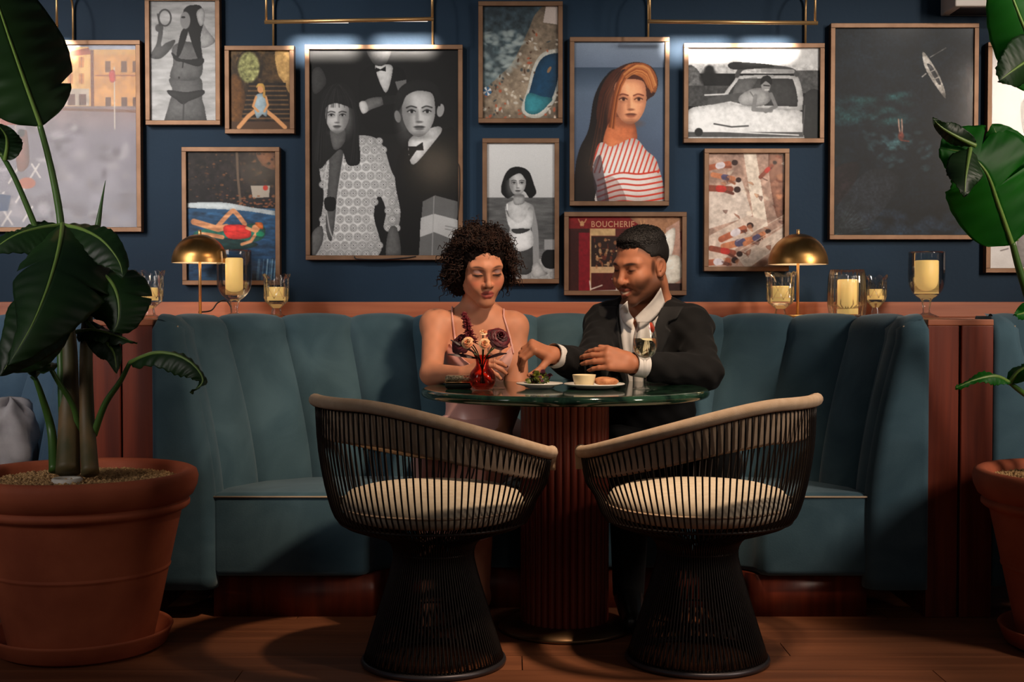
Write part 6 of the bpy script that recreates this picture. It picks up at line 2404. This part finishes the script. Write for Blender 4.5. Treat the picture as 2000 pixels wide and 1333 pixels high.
def mhair_field(p, c, r):
    L = MF.local(p)
    d = ev(mh_prims, p, c, r)
    x, y, z = L[:, 0], L[:, 1], L[:, 2]
    line = 0.070 - 0.052 * sm(y, -0.062, -0.02) - 0.045 * sm(y, 0.01, 0.06)
    line = line + 0.012 * sm(np.abs(x), 0.03, 0.06) * (y < -0.02)
    up = z - line
    th = -0.004 + 0.0065 * sm(up, 0.0, 0.022) + 0.0115 * sm(z, 0.055, 0.105) * sm(up, 0.0, 0.03) + 0.006 * sm(-y, 0.02, 0.07) * sm(z, 0.075, 0.1)
    nz = np.sin(p[:, 0] * 610 + 2 * np.sin(p[:, 2] * 300)) * np.sin(p[:, 1] * 570 + 2 * np.sin(p[:, 0] * 280)) * np.sin(p[:, 2] * 590 + 1)
    return d - th + 0.0030 * nz * sm(th, 0.0, 0.012) + 0.0006 * nz


mh_prims = [MF.ell((0, 0.018, 0.036), (0.074, 0.094, 0.078), 0.01)]
V, Q = surf(mhair_field, [(o2 + vec((-0.15, -0.15, -0.1)), o2 + vec((0.15, 0.16, 0.18)), 0.0019, 0)])
mhair = obj('hair', V, Q, M_HAIR_M, mo)
S, NPT = 1500, 10
paths, radii = [], []
while len(paths) < S:
    n = rng.normal(size=3)
    n /= np.linalg.norm(n)
    if n[2] < 0.45:
        continue
    root = np.array([0.074, 0.094, 0.078]) * n * (1 + 0.13 * sm(np.array(n[2]), 0.35, 0.85)) + np.array([0, 0.018, 0.036])
    t = np.linspace(0, 1, NPT)
    a = np.cross(n, [0.3, 0.5, 0.8])
    a /= np.linalg.norm(a)
    b = np.cross(n, a)
    ph = rng.uniform(0, 6.28)
    pth = root[None] + n[None] * (rng.uniform(0.003, 0.008) * t)[:, None] + a * (0.0026 * np.cos(ph + 9 * t))[:, None] + b * (0.0026 * np.sin(ph + 9 * t))[:, None]
    paths.append(MF.o + (pth * MF.sc) @ MF.R.T)
    radii.append(np.linspace(0.0014, 0.0007, NPT))
V, Q = tube_mesh(np.array(paths, np.float32), np.array(radii, np.float32), 3)
cu = obj('curls', V, Q, M_HAIR_M, mhair)
cu['kind'] = 'stuff'

# ---- suit
M_SUIT = noise_col(mat('black_wool', rough=0.85, spec=0.2, Sheen_Weight=0.03), srgb(14, 14, 15), srgb(19, 19, 20), 30, 4, bump=0.1, bump_scale=500)
M_SHIRT = noise_col(mat('white_shirt', rough=0.7, spec=0.2, Sheen_Weight=0.1), srgb(206, 202, 198), srgb(224, 220, 216), 20, 3)
chest_n = Vector((math.sin(tyaw), -math.cos(tyaw), 0))
chest_x = Vector((math.cos(tyaw), math.sin(tyaw), 0))
mc = Vector((mcx, mcy, 0))


def torso_uv(p):
    q = p - vec(mc)
    return q @ vec(chest_x), q @ vec(chest_n), p[:, 2]


J_prims = [M_body[1], M_body[2], ell((mcx, mcy, 0.87), (0.175, 0.115, 0.165), TR, 0.05), ell((mcx, mcy + 0.005, 0.66), (0.162, 0.115, 0.19), TR, 0.05), ell((mcx, mcy + 0.005, 0.50), (0.185, 0.14, 0.11), TR, 0.04),
           sph(T1, 0.058, 0.04), sph(T2, 0.058, 0.04)]
A1 = [cap(T1, ME1, 0.054, 0.047, 0.03), cap(ME1, MH1 + (ME1 - MH1) * 0.24, 0.050, 0.040, 0.025)]
A2 = [cap(T2, ME2, 0.054, 0.047, 0.03), cap(ME2, MH2 + (ME2 - MH2) * 0.26, 0.050, 0.040, 0.025)]
J_all = J_prims + A1 + A2
zc = mnb.z


def v_open(u, z):
    """half-width signed distance of the front opening; > 0 outside"""
    wdt = 0.030 + 0.045 * np.clip((z - 0.73) / 0.24, 0, 1.3) ** 1.2
    wdt = wdt * sm(z, 0.70, 0.745) - 0.004
    return (np.abs(u - 0.0) - wdt)


def wrinkle(p):
    return 0.0028 * np.sin(p[:, 2] * 90 + 40 * p[:, 0]) * np.sin(p[:, 0] * 55 + 2) + 0.002 * np.sin(p[:, 1] * 120 + p[:, 2] * 60)


def jacket_field(p, c, r):
    d = ev(J_all, p, c, r) - 0.008 + wrinkle(p)
    u, n, z = torso_uv(p)
    arms = np.minimum.reduce([q.fn(p) for q in A1 + A2]) - 0.010
    cut = np.where((n > 0.02), -v_open(u, z), -1.0)
    # collar opening round the neck
    nk = np.linalg.norm((p - vec(mnb + Vector((0, -0.012, 0.0))))[:, :2], axis=1) - 0.066 - 0.35 * np.clip(z - zc + 0.02, -0.1, 0.1)
    top = np.where(z > zc - 0.055, -nk, -1.0)
    body = np.maximum(np.maximum(d, cut), top)
    body = np.maximum(body, 0.40 - z)
    d2 = np.maximum(ev(A1 + A2, p, c, r) - 0.008 + wrinkle(p), 0.022 - np.linalg.norm(p - vec(MH1), axis=1))
    # sleeves end clear of the wrists
    return np.minimum(body, np.where(np.linalg.norm(p - vec(mnb), axis=1) > 0.2, d2, 1.0))


V, Q = surf(jacket_field, [((mcx - 0.36, 3.96, 0.38), (mcx + 0.36, 4.66, 1.06), 0.0042, 2)])
jk = obj('jacket', V, Q, M_SUIT, mo)


def lapel_field(p, c, r):
    d = ev(J_prims, p, c, r) - 0.015
    u, n, z = torso_uv(p)
    t = np.clip((z - 0.73) / (zc + 0.0 - 0.73), 0, 1)
    inner = 0.030 + 0.045 * np.clip((z - 0.73) / 0.24, 0, 1.3) ** 1.2
    wd = 0.006 + 0.062 * t ** 0.8 * (1 - 0.45 * sm(t, 0.72, 0.80) * (1 - sm(t, 0.84, 0.9)))
    au = np.abs(u)
    reg = np.maximum(np.maximum(inner - 0.003 - au, au - inner - wd), np.maximum(0.73 - z, z - zc - 0.012))
    reg = np.maximum(reg, 0.015 - n)
    return np.maximum(np.maximum(d, reg), -(d + 0.016))


V, Q = surf(lapel_field, [((mcx - 0.25, 4.18, 0.70), (mcx + 0.25, 4.6, 1.05), 0.0034, 1)])
obj('lapels', V, Q, noise_col(mat('lapel_wool', rough=0.72, spec=0.25, Sheen_Weight=0.04), srgb(22, 22, 23), srgb(28, 28, 29), 30, 4), jk)

SH = [M_body[1], M_body[2], M_body[3], M_body[4]]


def shirt_field(p, c, r):
    d = ev(SH, p, c, r) - 0.006
    u, n, z = torso_uv(p)
    d = d + 0.0016 * np.sin(u * 200 + z * 30)
    vneck = np.where(n > 0.0, 0.002 + 0.05 * np.clip((z - (zc - 0.075)) / 0.1, 0, 1) - np.abs(u), -1.0)
    vneck = np.where(z > zc - 0.078, vneck, -1.0)
    return np.maximum(np.maximum(np.maximum(d, vneck), np.abs(u) - 0.12), np.maximum(z - zc - 0.02, 0.5 - z))


V, Q = surf(shirt_field, [((mcx - 0.22, 4.2, 0.5), (mcx + 0.22, 4.6, 1.06), 0.0036, 2)])
sh = obj('shirt', V, Q, M_SHIRT, mo)
# placket and buttons
pl = []
for i in range(14):
    z = 0.72 + (zc - 0.11 - 0.72) * i / 13
    q = snap(SH, mc + chest_n * 0.3 + Vector((0, 0, z)), -chest_n, 0.0075)
    pl.append([q - chest_x * 0.012, q + chest_x * 0.012])
    if i % 4 == 1:
        MB().lathe([(0, 0.001), (0.0045, 0.001), (0.0045, -0.001), (0, -0.001)], (0, 0, 0), 12).build('button', mat('shirt_button', srgb(230, 226, 220), 0.3), sh).matrix_world = Matrix.Translation(q + chest_n * 0.002) @ chest_n.to_track_quat('Z', 'Y').to_matrix().to_4x4()
so = MB().grid(pl).build('placket', M_SHIRT, sh).modifiers.new('thickness', 'SOLIDIFY')
so.thickness = 0.002
# collar: two folded flaps lying on the neck and chest, and a band behind the neck
SC_all = M_body[:6] + M_head


def flap(inner, outer):
    rows = []
    A_ = crom([Vector((a, b, 0)) for a, b in inner], 5)
    B_ = crom([Vector((a, b, 0)) for a, b in outer], 5)
    n = len(A_)
    for i in range(n):
        row = []
        for j in range(7):
            t = j / 6
            q = A_[i] * (1 - t) + B_[i] * t
            s0 = at(q.x, q.y, 4.12)
            dv = (s0 - Vector((0, 0, CAM_H))).normalized()
            pt = snap(SC_all, s0, dv, 0.012)
            row.append(pt - dv * (0.007 * math.sin(math.pi * t)))
        rows.append(row)
    o = MB().grid(rows).build('collar', M_SHIRT, sh)
    so = o.modifiers.new('thickness', 'SOLIDIFY')
    so.thickness = 0.003
    so.offset = 1


flap([(1291, 563), (1276, 585), (1258, 603), (1240, 621)], [(1299, 592), (1287, 612), (1268, 630), (1249, 643)])
flap([(1225, 588), (1227, 602), (1231, 614), (1238, 624)], [(1213, 600), (1214, 617), (1220, 632), (1234, 645)])
# cuffs
for e, h_, k in ((ME1, MH1, 0.03), (ME2, MH2, 0.05)):
    d = (h_ - e).normalized()
    c0 = h_ - d * 0.040 + d * 0.0
    c1 = h_ + d * 0.004
    pts = [c0, c0 + (c1 - c0) * 0.5, c1]
    mm = MB()
    mm.tube(pts, [0.040, 0.039, 0.038], 28, caps=False)
    mm.tube(pts[::-1], [0.0355, 0.0365, 0.0375], 28, caps=False)
    n0 = 28
    for kk in range(n0):
        k2 = (kk + 1) % n0
        pass
    mm.build('cuff', M_SHIRT, sh)


def trouser_field(p, c, r):
    return np.maximum(ev(TR_p, p, c, r) - 0.012, 0.07 - p[:, 2])


TR_p = [M_body[5]] + [q for i, q in enumerate(legs) if i % 3 != 2]
V, Q = surf(trouser_field, [((mcx - 0.34, 3.86, 0.05), (mcx + 0.36, 4.64, 0.66), 0.009, 2)])
obj('trousers', V, Q, M_SUIT, mo)
M_SHOE = mat('black_leather', srgb(22, 20, 20), 0.3)
for i in (2, 5):
    V, Q = surf(lambda p, c, r: np.maximum(legs[i].fn(p) - 0.010, 0.004 - p[:, 2]), [(legs[i].c - vec((0.1, 0.17, 0.09)), legs[i].c + vec((0.1, 0.17, 0.12)), 0.006, 2)])
    obj('shoe', V, Q, M_SHOE, mo)
# ================================================================== things on the table
TZ = TABLE_Z
M_PORC = mat('white_porcelain', srgb(224, 220, 212), 0.25)
M_WINEG = clear_glass('wine_glass', 0.02, (0.995, 0.995, 0.99, 1), 1.45, 0.5)


def plate(label, px, Y, half_px):
    x = X(px, Y)
    R = half_px * Y / F_PX
    t = MB().lathe([(0, 0.003), (R * 0.6, 0.002), (R * 0.64, 0.006), (R * 0.97, 0.013), (R, 0.015), (R * 0.98, 0.017), (R * 0.66, 0.010), (R * 0.6, 0.008), (0, 0.0075)], (x, Y, TZ), 64).build('plate', M_PORC)
    return tag(t, label, 'plate', 'white plates on the green table'), x


p1, p1x = plate('small white plate with salad under the reaching hand', 1054, 3.93, 46)
p2, p2x = plate('larger white plate holding the ramekin and bread', 1161, 3.90, 60)
# salad
rng2 = random.Random(4)
sal = thing('salad', (p1x, 3.93, TZ + 0.008), 'small heap of mixed green and purple salad leaves under the hand', 'salad')
cols = [mat('salad_green', srgb(92, 104, 36), 0.4), mat('salad_dark', srgb(52, 66, 30), 0.4), mat('salad_purple', srgb(78, 30, 48), 0.35), mat('salad_yellow', srgb(150, 146, 52), 0.4)]
for i in range(60):
    a, q = rng2.uniform(0, 6.28), rng2.uniform(0, 0.036)
    cx_, cy_, cz_ = p1x - 0.004 + q * math.cos(a) * 1.0, 3.93 + q * math.sin(a) * 0.9, TZ + 0.014 + rng2.uniform(0, 0.032) * (1 - q / 0.045)
    u = Vector((rng2.uniform(-1, 1), rng2.uniform(-1, 1), rng2.uniform(-.2, .9))).normalized()
    v = u.orthogonal().normalized()
    w_ = u.cross(v)
    L_, B_ = rng2.uniform(0.012, 0.026), rng2.uniform(0.006, 0.012)
    rows = [[Vector((cx_, cy_, cz_)) + u * (L_ * s_) + v * (B_ * math.sin(math.pi * (0.1 + 0.8 * s_)) * c_) + w_ * (0.004 * math.sin(s_ * 6 + c_ * 3) + 0.004 * c_ * c_) for c_ in (-1, -.5, 0, .5, 1)] for s_ in (0, .25, .5, .75, 1)]
    for r_ in rows:
        for p_ in r_:
            p_.z = max(p_.z, TZ + 0.0095)
    MB().grid(rows).build('salad_leaf', cols[i % 4], sal)
# ramekin with sauce, bread
x = X(1141, 3.88)
rk = thing('ramekin', (x, 3.88, TZ + 0.0085), 'small cream ramekin of sauce on the larger plate', 'bowl')
MB().lathe([(0, 0.0005), (0.027, 0.0005), (0.0285, 0.003), (0.0355, 0.034), (0.0355, 0.036), (0.0335, 0.036), (0.031, 0.028), (0, 0.027)], (x, 3.88, TZ + 0.0085), 56, lambda a, i: (1 + (0.008 * math.cos(28 * a) if i in (2, 3) else 0), 0)).build('dish', mat('cream_glaze', srgb(226, 208, 166), 0.3), rk)
MB().lathe([(0.0325, 0.031), (0.02, 0.0325), (0, 0.033)], (x, 3.88, TZ + 0.0085), 32).build('sauce', noise_col(mat('brown_crust', rough=0.4), srgb(150, 92, 44), srgb(196, 140, 74), 60, 4), rk)
for i, (px, Y, L_, a_) in enumerate(((1186, 3.88, 0.036, 0.2), (1180, 3.915, 0.034, -0.3))):
    x = X(px, Y)
    m = MB()
    rows = []
    for j in range(13):
        t_ = -1 + 2 * j / 12
        rr_ = 0.0135 * math.sqrt(max(0.02, 1 - t_ * t_))
        rows.append([(x + L_ * t_ * math.cos(a_) - rr_ * 1.4 * math.cos(b) * math.sin(a_), Y + L_ * t_ * math.sin(a_) + rr_ * 1.4 * math.cos(b) * math.cos(a_), TZ + 0.0125 + 0.0125 + rr_ * math.sin(b) - 0.002) for b in [2 * math.pi * k / 14 for k in range(15)]])
    m.grid(rows)
    bb = m.build('bread_piece', noise_col(mat('toasted_crust', rough=0.7), srgb(150, 86, 50), srgb(206, 142, 96), 50, 5, bump=0.4, bump_scale=150))
    tag(bb, ['toasted bread piece at the front of the larger plate', 'toasted bread piece behind, under the resting hand'][i], 'bread', 'bread on the larger plate')


def stemglass(label, px, Y, foot_half, stem_h, bowl_h, bowl_half, rim_half, wine=None, wine_mat=None):
    k = Y / F_PX
    x = X(px, Y)
    t = thing('wine_glass', (x, Y, TZ), label, 'glass', 'stemmed glasses on the table')
    fr, br, rr_ = foot_half * k, bowl_half * k, rim_half * k
    h0, h1 = stem_h * k, (stem_h + bowl_h) * k
    bh = h1 - h0
    prof = [(0, 0.001), (fr * 0.98, 0.001), (fr, 0.0022), (fr * 0.6, 0.004), (fr * 0.2, 0.009), (0.0042, 0.02), (0.0033, 0.05), (0.0033, h0 - 0.012), (0.006, h0), (br * 0.55, h0 + bh * 0.10), (br * 0.88, h0 + bh * 0.24), (br, h0 + bh * 0.42), (br * 0.95, h0 + bh * 0.65), (rr_, h1), (rr_ - 0.0012, h1), (br * 0.93, h0 + bh * 0.65), (br * 0.97, h0 + bh * 0.42), (br * 0.85, h0 + bh * 0.245), (br * 0.5, h0 + bh * 0.11), (0.0, h0 + 0.006)]
    MB().lathe(crom2(prof), (x, Y, TZ), 56).build('glass_body', M_WINEG, t)
    if wine:
        wl = h0 + bh * wine
        MB().lathe(crom2([(0, h0 + 0.008), (br * 0.5, h0 + bh * 0.115), (br * 0.84, h0 + bh * 0.25), (br * 0.955, h0 + bh * 0.42)]) + [(br * 0.94, wl), (0, wl)], (x, Y, TZ), 48).build('wine', wine_mat, t)
    return t, x, h0, bh, br


M_WINE = mat('white_wine', (1.0, 0.93, 0.62, 1), 0.0, Transmission_Weight=1.0, IOR=1.33)
wg, wx_, h0, bh, br = stemglass('tall glass of white wine with an orange garnish, before the suit', 1260, 3.88, 23, 56, 73, 24, 17, 0.6, M_WINE)
gc = at(1273, 640, 3.875)
rows = []
for u in range(9):
    tu = -1 + u / 4
    rr_ = 0.0075 * math.sqrt(max(0.01, 1 - tu * tu)) * (1 + 0.15 * math.sin(5 * u))
    rows.append([(gc.x + rr_ * math.cos(b_) * (1 + 0.2 * math.sin(3 * b_)) - 0.003 * tu, gc.y + 0.6 * rr_ * math.sin(b_), gc.z + 0.016 * tu) for b_ in [2 * math.pi * k / 12 for k in range(13)]])
pt = MB().grid(rows).build('garnish', mat('orange_petal', srgb(226, 70, 34), 0.4), wg)
sg, sx_, sh0, sbh, sbr = stemglass('thin empty stemmed glass half hidden behind the flower vase', 966, 3.90, 20, 60, 44, 15, 13)

# lidded crystal box at the left
bx = X(896, 3.90)
cb = thing('trinket_box', (bx, 3.90, TZ), 'small dark box with a silvery faceted front left of the red vase', 'box')
bw, bd_, bh_ = 0.041, 0.026, 0.042
bevel(MB().box(bx - bw, bx + bw, 3.90 - bd_, 3.90 + bd_, TZ + 0.001, TZ + 0.021).build('lower_case', mat('dark_green_enamel', srgb(24, 36, 30), 0.2), cb, False), 0.008, 4)
bevel(MB().box(bx - bw, bx + bw, 3.90 - bd_, 3.90 + bd_, TZ + 0.0215, TZ + bh_).build('lid', noise_col(mat('silver_facets', rough=0.28, metal=0.8), srgb(110, 104, 84), srgb(210, 200, 170), 220, 2), cb, False), 0.009, 4)
MB().tube([(bx - bw - .001, 3.90 - bd_ - .001, TZ + 0.0213), (bx + bw + .001, 3.90 - bd_ - .001, TZ + 0.0213), (bx + bw + .001, 3.90 + bd_, TZ + 0.0213), (bx - bw - .001, 3.90 + bd_, TZ + 0.0213)], 0.0018, 6, closed=True).build('rim_band', M_BRASS, cb)

# red glass vase
VX, VY = X(942, 3.84), 3.84
vs = thing('vase', (VX, VY, TZ), 'round red glass vase holding the flowers', 'vase')
M_REDG = clear_glass('red_glass', 0.04, (0.92, 0.45, 0.38, 1), 1.45, 0.6)
MB().lathe(crom2([(0, 0.002), (0.02, 0.002), (0.032, 0.010), (0.0395, 0.03), (0.036, 0.052), (0.024, 0.068), (0.019, 0.078), (0.021, 0.095), (0.0255, 0.104), (0.0245, 0.104), (0.018, 0.090), (0.017, 0.078), (0.022, 0.066), (0.034, 0.05), (0.037, 0.03), (0.03, 0.013), (0, 0.007)]), (VX, VY, TZ), 48).build('glass_body', M_REDG, vs)

FG = 'flowers in the red vase'
M_FST = mat('flower_stem', srgb(44, 56, 26), 0.5)


def fstem(t, p):
    b = Vector((VX + (p.x - VX) * -0.12, VY + (p.y - VY) * -0.1, TZ + 0.02))
    MB().tube(bez(b, Vector((VX, VY, TZ + 0.08)), Vector((VX + (p.x - VX) * .4, VY + (p.y - VY) * .4, TZ + 0.12)), p, 10), 0.0018, 6).build('stem', M_FST, t)


def rose(label, px, py, Y, R, mats, facing, npet, seed, ragged=0.0, group=FG):
    p = at(px, py, Y)
    t = thing('flower', p, label, 'flower', group)
    rg = random.Random(seed)
    f = Vector(facing).normalized()
    a = f.orthogonal().normalized()
    b = f.cross(a)
    for i in range(npet):
        q = (i + 0.5) / npet
        rad = R * (0.12 + 0.88 * q ** 0.8)
        ang = i * 2.39996
        open_ = 0.25 + 0.95 * q          # lean outward
        wd = 0.55 + 0.5 * q
        rows = []
        for u in range(6):
            uu = u / 5
            row = []
            for v in range(7):
                vv = -1 + 2 * v / 6
                th = ang + vv * wd * (0.85 + 0.2 * uu)
                r_ = rad * (0.25 + 0.75 * uu ** 0.7) * (1 + ragged * rg.uniform(-1, 1) * uu)
                hgt = R * ((1.0 - 0.55 * q) * math.sin(uu * 1.75) - open_ * 0.35 * uu * uu) * (1 - 0.10 * vv * vv)
                rim_curl = 0.10 * R * max(0, uu - 0.75) * 4 * q
                row.append(p + (a * math.cos(th) + b * math.sin(th)) * (r_ + rim_curl) + f * (hgt - R * 0.45))
            rows.append(row)
        o_ = MB().grid(rows).build('petal', mats[i % len(mats)], t)
    # green cup below
    MB().tube([p - f * R * 0.75, p - f * R * 0.35], [R * 0.18, R * 0.42], 10).build('calyx', M_FST, t)
    fstem(t, p - f * R * 0.6)
    return t


PE = [mat('peach_petal', srgb(232, 172, 122), 0.5), mat('peach_petal_pale', srgb(236, 196, 150), 0.5), mat('peach_petal_deep', srgb(222, 138, 96), 0.5)]
DR = [mat('dark_red_petal', srgb(76, 12, 22), 0.55), mat('dark_red_petal_b', srgb(96, 16, 28), 0.55), mat('maroon_petal', srgb(56, 10, 18), 0.6)]
rose('peach rose on the left of the vase', 913, 668, 3.79, 0.0185, PE, (-0.15, -0.9, 0.4), 14, 1)
rose('peach rose right above the vase mouth', 947, 670, 3.79, 0.0175, PE, (0.1, -0.9, 0.4), 14, 2)
rose('half-open peach rosebud at the top of the bouquet', 944, 648, 3.82, 0.014, PE, (0.1, -0.5, 0.85), 9, 3)
rose('large dark red ruffled bloom on the right of the bouquet', 977, 657, 3.82, 0.036, DR, (0.35, -0.75, 0.55), 30, 4, 0.10)
rose('large maroon ruffled bloom on the left behind the peach rose', 899, 668, 3.86, 0.034, DR, (-0.4, -0.7, 0.5), 28, 5, 0.10)
# feathery red plume
pb = at(922, 672, 3.85)
am = thing('flower', pb, 'feathery dark red plume standing highest in the bouquet', 'flower', FG)
rg = random.Random(9)
tip = at(906, 614, 3.86)
tuf = MB()
for i in range(420):
    u = rg.random() ** 0.8
    c0 = pb + (tip - pb) * u
    d = Vector((rg.uniform(-1, 1), rg.uniform(-1, 1), rg.uniform(-0.3, 0.9))).normalized()
    L_ = rg.uniform(0.010, 0.024) * (1.15 - 0.6 * u)
    e = c0 + d * L_
    tuf.tube([c0, c0 + d * L_ * 0.5 + Vector((0, 0, 0.001)), e], [0.0011, 0.0017, 0.0009], 4)
o_ = tuf.build('plume', mat('plume_red', srgb(110, 20, 34), 0.6), am)
o_['kind'] = 'stuff'
fstem(am, pb)
# dark leaves at the left and green leaf at right
gl = thing('foliage_sprig', at(900, 690, 3.83), 'dark pointed leaves sticking out left under the blooms', 'foliage')
for (x0, y0, x1, y1, ms) in ((935, 700, 874, 692, 'l'), (930, 690, 880, 664, 'l'), (945, 700, 968, 678, 'g'), (940, 705, 926, 690, 'g'), (950, 700, 990, 690, 'l')):
    a_, b_ = at(x0, y0, 3.83), at(x1, y1, 3.80)
    d = b_ - a_
    up = Vector((0, -0.5, 0.85))
    sd = d.cross(up).normalized()
    rows = [[a_ + d * u + sd * (0.011 * math.sin(math.pi * min(1, u * 1.02)) * v) + up * (0.006 * math.sin(u * 3) - 0.004 * v * v) for v in (-1, -.5, 0, .5, 1)] for u in [k / 8 for k in range(9)]]
    MB().grid(rows).build('leaf', mat('dark_maroon_leaf', srgb(40, 16, 20), 0.5) if ms == 'l' else mat('sprig_green', srgb(58, 72, 34), 0.5), gl)

# ================================================================== crumpled grey throw in the neighbouring booth
m = MB()
rows = []
rg = np.random.default_rng(2)
cxy = at(25, 850, 4.2)
hx, hz_ = 0.085, 0.15
NN = 16
ax_ = rg.normal(size=(NN + 1, 2 * NN + 1))
for i in range(NN + 1):
    th = math.pi * i / NN
    row = []
    for j in range(2 * NN + 1):
        ph = 2 * math.pi * (j % (2 * NN)) / (2 * NN)
        q = 1 + 0.10 * math.sin(3 * ph + 2 * th) + 0.08 * math.sin(7 * ph - 4 * th) + 0.05 * math.cos(9 * th + 5 * ph)
        zz_ = SEAT_Z + hz_ * (1 + math.cos(th)) * (1 + 0.06 * math.sin(5 * ph)) * 0.95
        row.append((cxy.x - 0.01 + hx * 1.05 * math.sin(th) ** 0.6 * math.cos(ph) * q, 4.2 + 0.10 * math.sin(th) ** 0.6 * math.sin(ph) * q, zz_ + 0.001))
    rows.append(row)
tag(MB().grid(rows).build('throw_blanket', noise_col(mat('pale_grey_cloth', rough=0.9), srgb(150, 146, 150), srgb(186, 182, 184), 9, 6, bump=0.3, bump_scale=40)), 'crumpled pale grey cloth on the blue bench at far left', 'cloth')

# thin black cord hanging loose at the edge of the largest photograph
cd = thing('black_cord', at(752, 506, WALL_Y - 0.045), 'thin loose black cord along the edge of the largest photo frame', 'cord')
MB().tube(crom([at(692, 501, WALL_Y - 0.039), at(698, 506, WALL_Y - 0.041), at(740, 507, WALL_Y - 0.042), at(790, 504, WALL_Y - 0.041), at(812, 501, WALL_Y - 0.039)], 6), 0.0022, 6).build('lower_strand', M_BLACK, cd)
MB().tube(crom([at(893, 318, WALL_Y - 0.039), at(897, 330, WALL_Y - 0.040), at(897, 380, WALL_Y - 0.040), at(893, 430, WALL_Y - 0.039)], 6), 0.0018, 6).build('side_strand', M_BLACK, cd)
